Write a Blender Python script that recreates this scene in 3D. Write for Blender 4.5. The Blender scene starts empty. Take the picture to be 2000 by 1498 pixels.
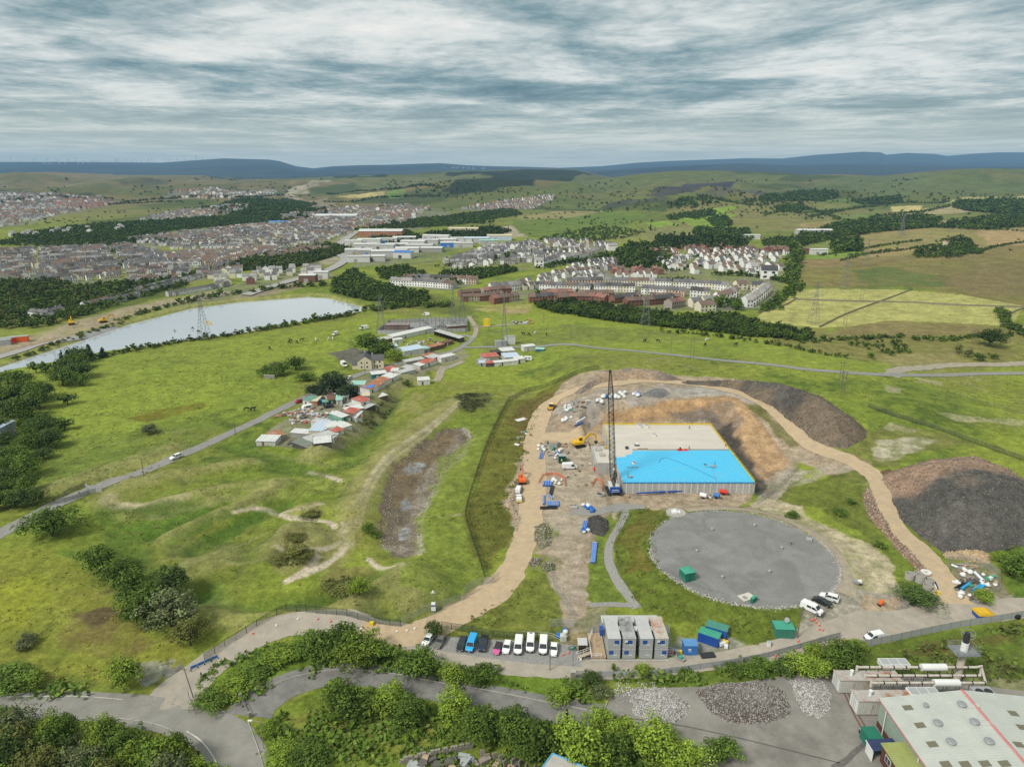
import bpy,bmesh,math,random
import numpy as np
from mathutils import Vector,Matrix
random.seed(7);rng=np.random.default_rng(7)
scn=bpy.context.scene
COL=scn.collection
R=math.radians;ru=random.uniform;rc=random.choice
PITCH=R(17.2);CAMH=105.0;FPX=1351.0
CA,SA=math.cos(PITCH),math.sin(PITCH)
BOX6=[(0,3,2,1),(4,5,6,7),(0,1,5,4),(1,2,6,5),(2,3,7,6),(3,0,4,7)]
OPEN5=[(0,3,2,1),(0,1,5,4),(1,2,6,5),(2,3,7,6),(3,0,4,7)]
def _hash(ix,iy,seed):
 h=(ix*374761393+iy*668265263+seed*1442695041)&0xFFFFFFFF
 h=((h^(h>>13))*1274126177)&0xFFFFFFFF
 h=h^(h>>16)
 return(h&0xFFFFFF)/float(0xFFFFFF)
def vnoise(x,y,seed=0):
 xf=np.floor(x);yf=np.floor(y)
 ix=xf.astype(np.int64);iy=yf.astype(np.int64)
 fx=x-xf;fy=y-yf
 fx=fx*fx*(3-2*fx);fy=fy*fy*(3-2*fy)
 a=_hash(ix,iy,seed);b=_hash(ix+1,iy,seed)
 c=_hash(ix,iy+1,seed);d=_hash(ix+1,iy+1,seed)
 return(a*(1-fx)+b*fx)*(1-fy)+(c*(1-fx)+d*fx)*fy
def fbm(x,y,scale,octv=4,seed=0,gain=0.5):
 x=np.asarray(x,float)/scale;y=np.asarray(y,float)/scale
 s=0.0;a=1.0;t=0.0
 for o in range(octv):
  s=s+a*vnoise(x+17.3*o,y-9.1*o,seed+o*13);t+=a
  a*=gain;x=x*2.03;y=y*2.03
 return s/t
def sstep(a,b,x):
 t=np.clip((np.asarray(x,float)-a)/(b-a),0,1);return t*t*(3-2*t)
def ray(u,v):
 xc=(np.asarray(u,float)-1000)/FPX;yc=-(np.asarray(v,float)-749)/FPX
 return xc,CA+yc*SA,-SA+yc*CA
def onz(u,v,z=0.0):
 dx,dy,dz=ray(u,v);t=(z-CAMH)/dz
 return float(dx*t),float(dy*t)
def ony(u,v,Y):
 dx,dy,dz=ray(u,v);t=Y/dy
 return dx*t,CAMH+dz*t
def seg_dist(px,py,pts,closed=False):
 pts=np.asarray(pts,float);n=len(pts)
 d=np.full(np.shape(px),1e18)
 for i in range(n if closed else n-1):
  a=pts[i];b=pts[(i+1)%n];ab=b-a;L=max(float(ab@ab),1e-9)
  t=np.clip(((px-a[0])*ab[0]+(py-a[1])*ab[1])/L,0,1)
  d=np.minimum(d,(px-a[0]-t*ab[0])**2+(py-a[1]-t*ab[1])**2)
 return np.sqrt(d)
def inside(px,py,pts):
 pts=np.asarray(pts,float);n=len(pts)
 r=np.zeros(np.shape(px),bool)
 for i in range(n):
  x1,y1=pts[i];x2,y2=pts[(i+1)%n]
  if y1==y2:continue
  c=((y1>py)!=(y2>py))&(px<(x2-x1)*(py-y1)/(y2-y1)+x1)
  r^=c
 return r
def sdist(px,py,pts):
 d=seg_dist(px,py,pts,True);return np.where(inside(px,py,pts),d,-d)
def crest(lst,D):
 s=[];z=[]
 for u,v in lst:
  dx,dy,dz=ray(u,v);s.append(dx/dy);z.append(CAMH+dz/dy*D)
 return np.array(s,float),np.array(z,float)
LAYERS=[]
def layer(lst,D,y0,pw,nz,seed,back):
 s,z=crest(lst,D);LAYERS.append((s,z,D,y0,pw,nz,seed,back))
layer([(-400,344),(0,339),(95,336),(175,339),(230,343),(315,342),(400,343),(470,351),(560,350),(650,345),(700,343),(790,342),(860,337),(965,334),(1070,331),(1122,331),(1165,341),(1220,352),(1300,362),(2400,380)],5000,1700,1.25,.17,3,2500)
layer([(-400,400),(900,392),(1060,372),(1165,352),(1245,340),(1315,334),(1390,333),(1475,336),(1545,339),(1565,342),(1650,341),(1720,344),(1790,337),(1860,331),(1930,329),(2000,330),(2400,334)],3700,1150,1.35,.17,5,2000)
layer([(-400,318),(0,316.5),(140,316.5),(315,318),(385,313),(437,309.5),(525,312),(546,315),(578,325),(612,329),(650,325),(702,323),(765,322),(818,320),(860,319),(912,323),(965,325),(1020,326),(1120,329),(1300,334),(2400,350)],12000,7000,1.1,.02,7,6000)
layer([(-400,345),(1150,335),(1250,329),(1300,326),(1420,320),(1455,319),(1550,324),(1650,321),(1800,324),(2000,326),(2400,326)],9000,5500,1.1,.03,9,4000)
layer([(-400,340),(1000,332),(1175,325),(1245,318),(1300,315),(1388,312),(1457,309.5),(1527,310),(1597,302.5),(1685,297),(1720,298),(1731,302.5),(1772,299),(1825,301),(1850,305),(1895,301),(1947,298),(2000,298),(2400,296)],16000,9500,1.1,.012,11,9000)
TANK=(37.6,82.6,214.2,270.0)
DISC=(63.2,168.4,24.6,4.0)
LAKE=[(0,729),(0,717),(150,668),(250,634),(372,603),(470,590),(600,580),(640,582),(722,603),(700,612),(600,628),(480,652),(330,672),(200,690),(120,706)]
LAKE_W=np.array([onz(u,v,-2.0)for u,v in[(-200,790),(-200,768)]+LAKE[1:]+[(20,724)]])
POND=[(905,835),(925,850),(905,890),(885,905),(870,920),(858,935),(850,965),(835,985),(822,1010),(820,1080),(790,1090),(765,1083),(745,1065),(738,1030),(745,1000),(755,970),(762,930),(775,900),(810,875),(850,850),(880,836)]
POND_W=np.array([onz(u,v,0.0)for u,v in POND])
def wl(*px):return np.array([onz(u,v,0.0)for u,v in px])
RIDGES=[(wl((625,888),(680,830),(740,775),(800,735),(850,720)),7,2.6),(wl((700,1000),(760,900),(830,830),(890,790)),9,1.3),(wl((690,880),(740,820),(775,770)),6,-1.6),(wl((250,1010),(330,985),(440,960),(530,950)),5,1.3),(wl((330,1055),(400,1022),(480,990),(560,950)),4.5,1.7),(wl((300,1050),(390,1010),(450,985)),4,-0.9),(wl((380,1075),(480,1020),(560,985)),4,-1.0),(wl((200,985),(260,950),(380,925),(500,905)),6,1.0),(wl((215,1000),(300,1000),(380,990)),5,-0.9),(wl((90,960),(200,925),(330,880)),7,0.9),(wl((450,870),(600,920),(700,900)),6,-0.9),(wl((530,1080),(570,1060),(610,1075),(580,1100)),6,2.6),(wl((560,1050),(600,1040)),5,2.0),(wl((590,1000),(615,995)),5,1.6),(wl((690,1185),(760,1150),(800,1130)),8,2.6),(wl((800,1180),(850,1150)),6,1.8),(wl((640,1165),(690,1150),(720,1130)),5,-1.4),(wl((380,1160),(480,1185),(560,1170),(640,1175)),4,-1.3),(wl((400,1190),(500,1215),(600,1200)),6,0.9),(wl((300,1160),(380,1110),(440,1090)),6,1.0),(wl((230,1040),(270,1100),(330,1140),(400,1150)),5,-1.0),(wl((640,1060),(680,1050),(695,990)),6,1.2),(wl((940,1050),(1000,1040),(1000,960)),8,-0.5),]
def H_raw(x,y):
 x=np.asarray(x,float);y=np.asarray(y,float)
 yy=np.maximum(y,30.0)
 z=(fbm(x,y,420,3,21)-.5)*16*sstep(500,1100,yy)
 z=z+(fbm(x,y,60,3,31)-.5)*2.2*sstep(0,1,(-x+5)/45)*sstep(-900,-400,-yy)
 z=z+(fbm(x,y,14,3,41)-.5)*1.0*sstep(0,1,(-x+10)/40)*sstep(-700,-300,-yy)
 near=yy<900
 for pts,w,h in RIDGES:
  d=seg_dist(x,y,pts)
  z=z+1.5*h*np.exp(-(d/(.85*w))**2)
 pl=sstep(236,292,y)*sstep(8,42,x)*(1-sstep(150,240,x))*(1-.55*sstep(335,430,y))*(1-sstep(430,620,y))
 z=z+9.0*pl
 rt=sstep(90,130,x)*sstep(175,240,y)*(1-sstep(260,330,y))
 z=z+4.0*rt*(1-pl)
 x0,x1,y0,y1=TANK
 dx=np.maximum(np.maximum(x0-4-x,x-(x1+3.0)),0);dy=np.maximum(np.maximum(y0-30-y,y-(y1+3.0)),0)
 dd=np.hypot(dx,dy)
 pit=-.6+np.maximum(dd-2.6,0)*.95+(fbm(x,y,6,3,51)-.5)*1.8*sstep(2,6,dd)+(fbm(x,y,1.8,2,52)-.5)*.5*sstep(2,6,dd)
 pit=np.where(x<x0-4,50.0*sstep(0,36,x0-4-x)+pit,pit)
 z=np.minimum(z,np.where(y>200,pit,99))
 cx,cy,cr,cz=DISC
 rd=np.hypot(x-cx,y-cy)
 lim=np.where(x>cx,3.0,0)*sstep(0,12,x-cx)*sstep(-20,0,y-cy)
 m=sstep(cr+15,cr+.6,rd)
 z=z*(1-m)+np.maximum(cz-.25,z)*m
 z=np.where(rd<cr+.8,cz-.12,z)
 z=z+2.4*sstep(88,104,x)*sstep(140,160,y)*(1-sstep(185,235,y))*(1-m)
 dp=sdist(x,y,POND_W)if np.size(x)<3e6 else 0
 z=z-1.5*sstep(-5,3,dp)
 dl=sdist(x,y,LAKE_W)
 z=np.where(dl>-30,z*(1-sstep(-30,-6,dl))+(-1.0)*sstep(-30,-6,dl),z)
 z=z+1.4*np.exp(-((dl+7)/4.5)**2)*sstep(-20,0,y-0.62*np.abs(x)-240)
 z=z-4.0*sstep(-1.5,6,dl)
 s=x/yy
 far=np.full(np.shape(z),-1e3)
 for cs,cz_,D,y0_,pw,nz,seed,back in LAYERS:
  zc=np.interp(s,cs,cz_)
  t=np.clip((yy-y0_)/(D-y0_),0,1)
  prof=t**pw
  n=(fbm(x,y,D*.13,4,seed)-.5)*nz*D*.22*np.sin(np.pi*np.clip(t,0,1))**1.0
  up=zc*prof+n
  b=np.clip((yy-D)/back,0,1)
  dn=zc*(1-b*b)-120*b
  far=np.maximum(far,np.where(yy>y0_,np.where(yy<D,up,dn),-1e3))
 z=np.where(yy>1100,np.maximum(z*(1-sstep(1100,1900,yy)),far),z)
 return z
NS=1240;SMAX=1.06
S_=np.linspace(-SMAX,SMAX,NS)
_vr=np.concatenate([np.arange(1760,1500,-6.0),np.arange(1500,900,-1.7),np.arange(900,560,-1.45),np.arange(560,432,-1.2)])
_yr=[]
for v in _vr:
 dx,dy,dz=ray(1000,v);_yr.append(-CAMH/dz*dy)
Y_=np.concatenate([np.array(_yr),np.geomspace(_yr[-1]*1.006,5200,210),np.geomspace(5260,26000,110)])
Y_=np.unique(Y_);NY=len(Y_)
GX=(S_[None,:]*Y_[:,None]);GY=np.repeat(Y_[:,None],NS,1)
GZ=H_raw(GX,GY)
def HG(x,y):
 x=np.asarray(x,float);y=np.asarray(y,float)
 y=np.clip(y,Y_[0],Y_[-1]*.999)
 j=np.clip(np.searchsorted(Y_,y,side='right')-1,0,NY-2)
 fj=(y-Y_[j])/(Y_[j+1]-Y_[j])
 si=np.clip((x/y+SMAX)/(2*SMAX)*(NS-1),0,NS-1.001)
 i=si.astype(int);fi=si-i
 return(GZ[j,i]*(1-fi)+GZ[j,i+1]*fi)*(1-fj)+(GZ[j+1,i]*(1-fi)+GZ[j+1,i+1]*fi)*fj
_T=Y_[::2]
def P(u,v):
 u=np.atleast_1d(np.asarray(u,float));v=np.atleast_1d(np.asarray(v,float))
 dx,dy,dz=ray(u,v);sx=dx/dy;sz=dz/dy
 out=np.zeros((len(u),3))
 for k0 in range(0,len(u),2000):
  k=slice(k0,k0+2000)
  Yk=np.repeat(_T[None,:],len(u[k]),0);Xk=sx[k][:,None]*Yk
  below=(CAMH+sz[k][:,None]*Yk)<HG(Xk,Yk)
  idx=np.where(below.any(1),below.argmax(1),len(_T)-1);idx=np.maximum(idx,1)
  lo=_T[idx-1];hi=_T[idx]
  for _ in range(14):
   mid=(lo+hi)/2;b=(CAMH+sz[k]*mid)<HG(sx[k]*mid,mid)
   hi=np.where(b,mid,hi);lo=np.where(b,lo,mid)
  out[k,0]=sx[k]*hi;out[k,1]=hi;out[k,2]=HG(sx[k]*hi,hi)
 return out
def P1(u,v):
 p=P([u],[v])[0];return Vector((p[0],p[1],p[2]))
def PW(pts):a=np.asarray(pts,float);return P(a[:,0],a[:,1])
def g(x,y):return float(HG(np.array([x]),np.array([y]))[0])
def mpp(y):return math.hypot(y,CAMH)/FPX
MATS={}
def sv(n,i,v):n.inputs[i].default_value=v
def nodes(name):
 m=bpy.data.materials.new(name);m.use_nodes=True;nt=m.node_tree
 b=nt.nodes['Principled BSDF'];return m,nt,b
def mat(name,c,rough=.8,var=.25,scale=3.0,metal=0.0,rnd=0.0,dirt=None,spec=.3,detail=6,bump=0,stretch=None,alpha=None):
 if name in MATS:return MATS[name]
 m,nt,b=nodes(name);N=nt.nodes;L=nt.links
 tc=N.new('ShaderNodeTexCoord');src=tc.outputs['Object']
 if stretch:
  mp=N.new('ShaderNodeMapping');sv(mp,'Scale',stretch);L.new(src,mp.inputs[0]);src=mp.outputs[0]
 n1=N.new('ShaderNodeTexNoise');sv(n1,'Scale',scale);sv(n1,'Detail',detail);sv(n1,'Roughness',.65)
 L.new(src,n1.inputs['Vector'])
 mr=N.new('ShaderNodeMapRange');sv(mr,1,.3);sv(mr,2,.7)
 sv(mr,3,1-var);sv(mr,4,1+var);L.new(n1.outputs[0],mr.inputs[0])
 val=mr.outputs[0]
 if rnd:
  oi=N.new('ShaderNodeObjectInfo');m2=N.new('ShaderNodeMapRange');sv(m2,3,1-rnd);sv(m2,4,1+rnd)
  L.new(oi.outputs['Random'],m2.inputs[0]);mu=N.new('ShaderNodeMath');mu.operation='MULTIPLY';L.new(val,mu.inputs[0]);L.new(m2.outputs[0],mu.inputs[1]);val=mu.outputs[0]
 vm=N.new('ShaderNodeVectorMath');vm.operation='SCALE';sv(vm,0,c[:3]);L.new(val,vm.inputs['Scale'])
 out=vm.outputs[0]
 if dirt:
  n2=N.new('ShaderNodeTexNoise');sv(n2,'Scale',scale*.45);sv(n2,'Detail',8);sv(n2,'Roughness',.7);L.new(src,n2.inputs['Vector'])
  r2=N.new('ShaderNodeMapRange');sv(r2,1,.48);sv(r2,2,.68);sv(r2,4,dirt[3]if len(dirt)>3 else .6);L.new(n2.outputs[0],r2.inputs[0])
  mx=N.new('ShaderNodeMix');mx.data_type='RGBA';L.new(r2.outputs[0],mx.inputs['Factor']);L.new(out,mx.inputs['A']);sv(mx,'B',(*dirt[:3],1));out=mx.outputs['Result']
 L.new(out,b.inputs['Base Color']);sv(b,'Roughness',rough);sv(b,'Metallic',metal);sv(b,'Specular IOR Level',spec)
 if bump:
  bp=N.new('ShaderNodeBump');sv(bp,'Strength',bump);sv(bp,'Distance',.1);L.new(n1.outputs[0],bp.inputs['Height']);L.new(bp.outputs[0],b.inputs['Normal'])
 MATS[name]=m;return m
def attr_mat(name,attr='col',grain=(1.0,6.0),var=.35,rough=.95,bump=.0,rnd=0,transl=0,huevar=None):
 if name in MATS:return MATS[name]
 m,nt,b=nodes(name);N=nt.nodes;L=nt.links
 at=N.new('ShaderNodeAttribute');at.attribute_name=attr
 tc=N.new('ShaderNodeTexCoord')
 prev=None
 for k,sc in enumerate(grain):
  n1=N.new('ShaderNodeTexNoise');sv(n1,'Scale',sc);sv(n1,'Detail',5);sv(n1,'Roughness',.7);L.new(tc.outputs['Object'],n1.inputs['Vector'])
  mr=N.new('ShaderNodeMapRange');sv(mr,1,.3);sv(mr,2,.7);sv(mr,3,1-var);sv(mr,4,1+var);L.new(n1.outputs[0],mr.inputs[0])
  if prev is None:prev=mr.outputs[0];first=n1
  else:
   mu=N.new('ShaderNodeMath');mu.operation='MULTIPLY';L.new(prev,mu.inputs[0]);L.new(mr.outputs[0],mu.inputs[1]);prev=mu.outputs[0]
 if rnd:
  oi=N.new('ShaderNodeObjectInfo');m2=N.new('ShaderNodeMapRange');sv(m2,3,1-rnd);sv(m2,4,1+rnd)
  L.new(oi.outputs['Random'],m2.inputs[0]);mu=N.new('ShaderNodeMath');mu.operation='MULTIPLY';L.new(prev,mu.inputs[0]);L.new(m2.outputs[0],mu.inputs[1]);prev=mu.outputs[0]
 vm=N.new('ShaderNodeVectorMath');vm.operation='SCALE';L.new(at.outputs['Color'],vm.inputs[0]);L.new(prev,vm.inputs['Scale'])
 L.new(vm.outputs[0],b.inputs['Base Color']);sv(b,'Roughness',rough);sv(b,'Specular IOR Level',.15)
 if bump:
  bp=N.new('ShaderNodeBump');sv(bp,'Strength',bump);sv(bp,'Distance',.35);L.new(first.outputs[0],bp.inputs['Height']);L.new(bp.outputs[0],b.inputs['Normal'])
 MATS[name]=m;return m
def tag(o,label=None,cat=None,group=None,kind=None):
 if label:o['label']=label
 if cat:o['category']=cat
 if group:o['group']=group
 if kind:o['kind']=kind
 return o
def np_mesh(name,V,F,mats,midx=None,col=None,smooth=False):
 me=bpy.data.meshes.new(name);V=np.asarray(V,np.float32)
 if isinstance(F,np.ndarray):
  k=F.shape[1];nf=len(F)
  me.vertices.add(len(V));me.vertices.foreach_set('co',V.ravel())
  me.loops.add(nf*k);me.loops.foreach_set('vertex_index',F.astype(np.int32).ravel())
  me.polygons.add(nf);me.polygons.foreach_set('loop_start',np.arange(0,nf*k,k,dtype=np.int32));me.polygons.foreach_set('loop_total',np.full(nf,k,np.int32))
  me.update(calc_edges=True)
 else:
  me.from_pydata([tuple(map(float,v))for v in V],[],F)
 for m in(mats if isinstance(mats,(list,tuple))else[mats]):me.materials.append(m)
 if midx is not None:me.polygons.foreach_set('material_index',np.asarray(midx,np.int32))
 if col is not None:
  a=me.color_attributes.new('col','FLOAT_COLOR','POINT');c=np.ones((len(V),4),np.float32);c[:,:3]=col;a.data.foreach_set('color',c.ravel())
 if smooth:me.polygons.foreach_set('use_smooth',np.ones(len(me.polygons),bool))
 me.validate();return me
def link(name,me,parent=None,loc=None,rz=0,sc=None):
 o=bpy.data.objects.new(name,me);COL.objects.link(o)
 if parent:o.parent=parent
 if loc is not None:o.location=loc
 if rz:o.rotation_euler[2]=rz
 if sc is not None:o.scale=(sc,sc,sc)if np.isscalar(sc)else sc
 return o
def empty(name,loc,rz=0,label=None,cat=None,group=None):
 o=bpy.data.objects.new(name,None);COL.objects.link(o);o.location=loc;o.rotation_euler=(0,0,rz);o.empty_display_size=.5
 return tag(o,label,cat,group)
def copy_tree(o,loc=None,rz=None,sc=None,label=None,group=None,parent=None):
 c=o.copy();COL.objects.link(c)
 if parent:c.parent=parent
 if loc is not None:c.location=loc
 if rz is not None:c.rotation_euler[2]=rz
 if sc is not None:c.scale=(sc,sc,sc)if np.isscalar(sc)else sc
 if label:c['label']=label
 if group:c['group']=group
 for ch in list(o.children):copy_tree(ch,parent=c)
 return c
SPLIT=set('hydraulic_ram edge_post hatch strap wheel post leg fan fan_grille lock_bar foot bearer bracket cover canopy_post pier shaft handle bottle window downpipe door pane switchgear pendant_rope headlight frame stripe bar seat crossarm motor upper_ring name_plate side_window'.split())
class MB:
 def __init__(s):s.v=[];s.f=[];s.m=[];s.cuts=[]
 def add(s,V,F,mi=0):
  n=len(s.v);s.cuts.append((n,len(s.f)));s.v+=[tuple(p)for p in V];s.f+=[tuple(i+n for i in f)for f in F];s.m+=[mi]*len(F);return s
 def box(s,x0,x1,y0,y1,z0,z1,mi=0,taper=0):
  t=taper
  V=[(x0,y0,z0),(x1,y0,z0),(x1,y1,z0),(x0,y1,z0),(x0+t,y0+t,z1),(x1-t,y0+t,z1),(x1-t,y1-t,z1),(x0+t,y1-t,z1)]
  return s.add(V,[(0,3,2,1),(4,5,6,7),(0,1,5,4),(1,2,6,5),(2,3,7,6),(3,0,4,7)],mi)
 def cbox(s,c,d,mi=0):return s.box(c[0]-d[0]/2,c[0]+d[0]/2,c[1]-d[1]/2,c[1]+d[1]/2,c[2],c[2]+d[2],mi)
 def tube(s,a,b,r,n=6,mi=0,r2=None,cap=True):
  a=Vector(a);b=Vector(b);r2=r if r2 is None else r2;d=(b-a)
  if d.length<1e-6:return s
  d.normalize();u=d.orthogonal().normalized();w=d.cross(u)
  V=[]
  for k in range(n):
   t=2*math.pi*(k+.5)/n;o=u*math.cos(t)+w*math.sin(t);V+=[a+o*r,b+o*r2]
  F=[(2*k,2*((k+1)%n),2*((k+1)%n)+1,2*k+1)for k in range(n)]
  if cap:F+=[tuple(2*k for k in range(n))[::-1],tuple(2*k+1 for k in range(n))]
  return s.add(V,F,mi)
 def path(s,pts,r,n=6,mi=0):
  for a,b in zip(pts[:-1],pts[1:]):s.tube(a,b,r,n,mi)
  return s
 def ring(s,c,ro,ri,z0,z1,n=20,mi=0):
  V=[]
  for k in range(n):
   t=2*math.pi*k/n;co,si=math.cos(t),math.sin(t)
   V+=[(c[0]+ro*co,c[1]+ro*si,z0),(c[0]+ro*co,c[1]+ro*si,z1),(c[0]+ri*co,c[1]+ri*si,z1),(c[0]+ri*co,c[1]+ri*si,z0)]
  F=[]
  for k in range(n):
   a=4*k;b=4*((k+1)%n);F+=[(a,b,b+1,a+1),(a+1,b+1,b+2,a+2),(a+2,b+2,b+3,a+3)]
  return s.add(V,F,mi)
 def prism(s,prof,x0,x1,mi=0,axis='x'):
  n=len(prof)
  if axis=='x':V=[(x0,p[0],p[1])for p in prof]+[(x1,p[0],p[1])for p in prof]
  else:V=[(p[0],x0,p[1])for p in prof]+[(p[0],x1,p[1])for p in prof]
  F=[(k,(k+1)%n,(k+1)%n+n,k+n)for k in range(n)]+[tuple(range(n))[::-1],tuple(range(n,2*n))]
  return s.add(V,F,mi)
 def mk(s,name,mats,parent=None,loc=None,rz=0,smooth=False,bevel=0):
  if name in SPLIT and parent is not None and 1<len(s.cuts)<=100:
   o=None;ends=s.cuts[1:]+[(len(s.v),len(s.f))]
   for(v0,f0),(v1,f1)in zip(s.cuts,ends):
    q=MB();q.add(s.v[v0:v1],[tuple(i-v0 for i in f)for f in s.f[f0:f1]]);q.m=s.m[f0:f1];q.cuts=q.cuts[:1];o=q.mk(name,mats,parent,loc,rz,smooth,bevel)
   return o
  me=bpy.data.meshes.new(name);me.from_pydata([tuple(map(float,v))for v in s.v],[],s.f)
  for m in(mats if isinstance(mats,(list,tuple))else[mats]):me.materials.append(m)
  me.polygons.foreach_set('material_index',np.array(s.m,np.int32))
  bm=bmesh.new();bm.from_mesh(me);bmesh.ops.recalc_face_normals(bm,faces=bm.faces)
  if bevel:
   bmesh.ops.bevel(bm,geom=[e for e in bm.edges if len(e.link_faces)==2 and e.calc_face_angle(0)>.5],offset=bevel,segments=2,affect='EDGES',profile=.5)
  bm.to_mesh(me);bm.free()
  if smooth:me.polygons.foreach_set('use_smooth',np.ones(len(me.polygons),bool))
  return link(name,me,parent,loc,rz)
def pb(name,m,o,*boxes):
 mb=MB()
 for b in boxes:mb.box(*b)
 return mb.mk(name,m,o)
def pt(name,m,o,*tubes):
 mb=MB()
 for t in tubes:mb.tube(*t)
 return mb.mk(name,m,o)
def at(name,u,v,*a):return empty(name,P1(u,v),*a)
def nn(k):return _nt.nodes.new(k)
def nl(a,b):_nt.links.new(a,b)
LIME=(.212,.25,.036);GREEN=(.130,.172,.025);DEEP=(.050,.088,.016);OLIVE=(.155,.155,.035);TAN=(.27,.235,.105);BRACK=(.17,.13,.05)
DIRT=(.46,.36,.235);DIRT2=(.33,.26,.18);GRAVEL=(.25,.24,.22);DARK=(.06,.055,.05);RUST=(.38,.24,.12);STRAW=(.46,.38,.16);WOOD=(.022,.036,.013)
gx=GX.ravel();gy=GY.ravel()
ALB=np.zeros((gx.size,3))
n_big=fbm(gx,gy,90,4,101);n_mid=fbm(gx,gy,22,4,102);n_sm=fbm(gx,gy,5,3,103);n_dry=fbm(gx,gy,45,5,104)
def lerp(a,b,t):return a*(1-t[:,None])+np.asarray(b)[None,:]*t[:,None]if np.ndim(b)==1 else a*(1-t[:,None])+b*t[:,None]
ALB[:]=LIME
ALB=lerp(ALB,GREEN,sstep(.45,.62,.5*n_mid+.5*n_big)*.75)
ALB=lerp(ALB,OLIVE,sstep(.50,.66,n_dry)*.5)
ALB=lerp(ALB,TAN,sstep(.60,.74,.6*n_dry+.4*n_sm)*.45)
ALB=lerp(ALB,DEEP,sstep(.55,.70,.45*n_mid+.55*n_sm)*.6)
ALB=ALB*(1+(fbm(gx,gy,2.2,3,106)-.5)[:,None]*.55*(1-sstep(300,600,gy))[:,None])
far_t=sstep(700,2600,gy)
FARC=np.zeros_like(ALB);FARC[:]=(.105,.115,.04)
FARC=lerp(FARC,(.16,.13,.06),sstep(.48,.64,fbm(gx,gy,420,5,111)))
FARC=lerp(FARC,(.06,.08,.025),sstep(.52,.66,fbm(gx,gy,260,5,113)))
ALB=ALB*(1-far_t[:,None])+FARC*far_t[:,None]
mt=sstep(5600,7000,gy);ALB=lerp(ALB,(.035,.045,.045),mt)
mt2=fbm(gx,gy,1500,5,119);ALB=lerp(ALB,(.022,.03,.032),mt*sstep(.5,.62,mt2))
def paint(px,c,soft=1.0,alpha=1.0,edge=1.0,nz=None,lo=0.0,world=None,noisy=0.0,seed=0):
 global ALB
 W=PW(px)[:,:2]if world is None else np.asarray(world)
 yc=float(np.median(W[:,1]));s=max(.35,yc*.004)*soft;e=max(.6,yc*.008)*edge
 m=3*(s+e)
 k=np.where((gx>W[:,0].min()-m)&(gx<W[:,0].max()+m)&(gy>W[:,1].min()-m)&(gy<W[:,1].max()+m))[0]
 if not len(k):return
 d=sdist(gx[k],gy[k],W)+(fbm(gx[k],gy[k],e*3+.5,4,200+seed)-.5)*3*e
 t=sstep(-s,s,d)*alpha
 if noisy:t=t*(1-noisy+noisy*sstep(.40,.58,fbm(gx[k],gy[k],(nz or yc*.03),5,300+seed)))
 c=np.asarray(c,float);v=1+(fbm(gx[k],gy[k],max(1.2,yc*.012),5,400+seed)-.5)*.9
 ALB[k]=ALB[k]*(1-t[:,None])+(c[None,:]*v[:,None])*t[:,None]
def pline(px,w,c,soft=.5,alpha=1.0,edge=.5,noisy=0.0,seed=0,nz=None,world=None):
 global ALB
 W=PW(px)[:,:2]if world is None else np.asarray(world)
 W=smooth_line(W,6)
 yc=float(np.median(W[:,1]));m=w*2+4
 k=np.where((gx>W[:,0].min()-m)&(gx<W[:,0].max()+m)&(gy>W[:,1].min()-m)&(gy<W[:,1].max()+m))[0]
 if not len(k):return
 d=w/2-seg_dist(gx[k],gy[k],W)+(fbm(gx[k],gy[k],2+w*.7,4,500+seed)-.5)*w*edge
 t=sstep(-w*soft*.5,w*soft*.5,d)*alpha
 if noisy:t=t*(1-noisy+noisy*sstep(.40,.58,fbm(gx[k],gy[k],(nz or 6),4,600+seed)))
 v=1+(fbm(gx[k],gy[k],max(.8,w*.3),4,700+seed)-.5)*.7
 ALB[k]=ALB[k]*(1-t[:,None])+(np.asarray(c)[None,:]*v[:,None])*t[:,None]
def smooth_line(W,n):
 W=np.asarray(W,float)
 if len(W)<3:return W
 out=[]
 Q=np.vstack([2*W[0]-W[1],W,2*W[-1]-W[-2]])
 for i in range(1,len(Q)-2):
  p0,p1,p2,p3=Q[i-1],Q[i],Q[i+1],Q[i+2]
  for k in range(n):
   t=k/n
   out.append(.5*((2*p1)+(p2-p0)*t+(2*p0-5*p1+4*p2-p3)*t*t+(3*p1-p0-3*p2+p3)*t**3))
 out.append(W[-1]);return np.array(out)
paint([(-100,352),(0,341),(200,340),(420,345),(560,352),(700,350),(640,365),(400,362),(150,368),(-100,380)],(.17,.135,.06),2,.8,2,noisy=.4)
paint([(-100,372),(200,360),(400,362),(600,366),(560,380),(330,385),(120,378),(-100,392)],(.085,.10,.035),2,.8,2,noisy=.4)
paint([(-100,375),(60,374),(170,378),(190,390),(60,400),(-100,396)],WOOD,1,.8,2,noisy=.3)
for q in([(205,352),(330,350),(340,362),(230,366)],):paint(q,(.05,.065,.025),1,.7,2,noisy=.5)
paint([(400,343.5),(470,345),(478,351),(440,350)],WOOD,.4,1,.4)
paint([(868,338),(965,334.5),(1070,331.5),(1120,332.5),(1160,341),(1120,352),(1040,364),(960,374),(900,380),(850,378),(880,364),(960,345),(870,344)],(.018,.03,.016),.5,.95,.6)
paint([(650,344),(700,344),(760,342),(740,347),(650,348)],WOOD,.4,1,.4)
paint([(700,392),(790,374),(860,370),(900,384),(820,398),(720,400)],(.06,.075,.03),1,.8,1,noisy=.5)
paint([(680,352),(860,342),(955,345),(880,362),(860,366),(700,372)],(.12,.125,.045),1,.8,1)
paint([(660,384),(750,374),(755,382),(680,388)],STRAW,.4,.9,.6,noisy=.4)
paint([(755,372),(790,373),(790,386),(756,388)],(.13,.2,.05),.4,.9,.4)
paint([(560,372),(600,360),(640,352),(648,354),(604,366),(572,380),(600,392),(585,396),(555,384)],(.34,.29,.22),.5,.9,.6,noisy=.5)
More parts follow.
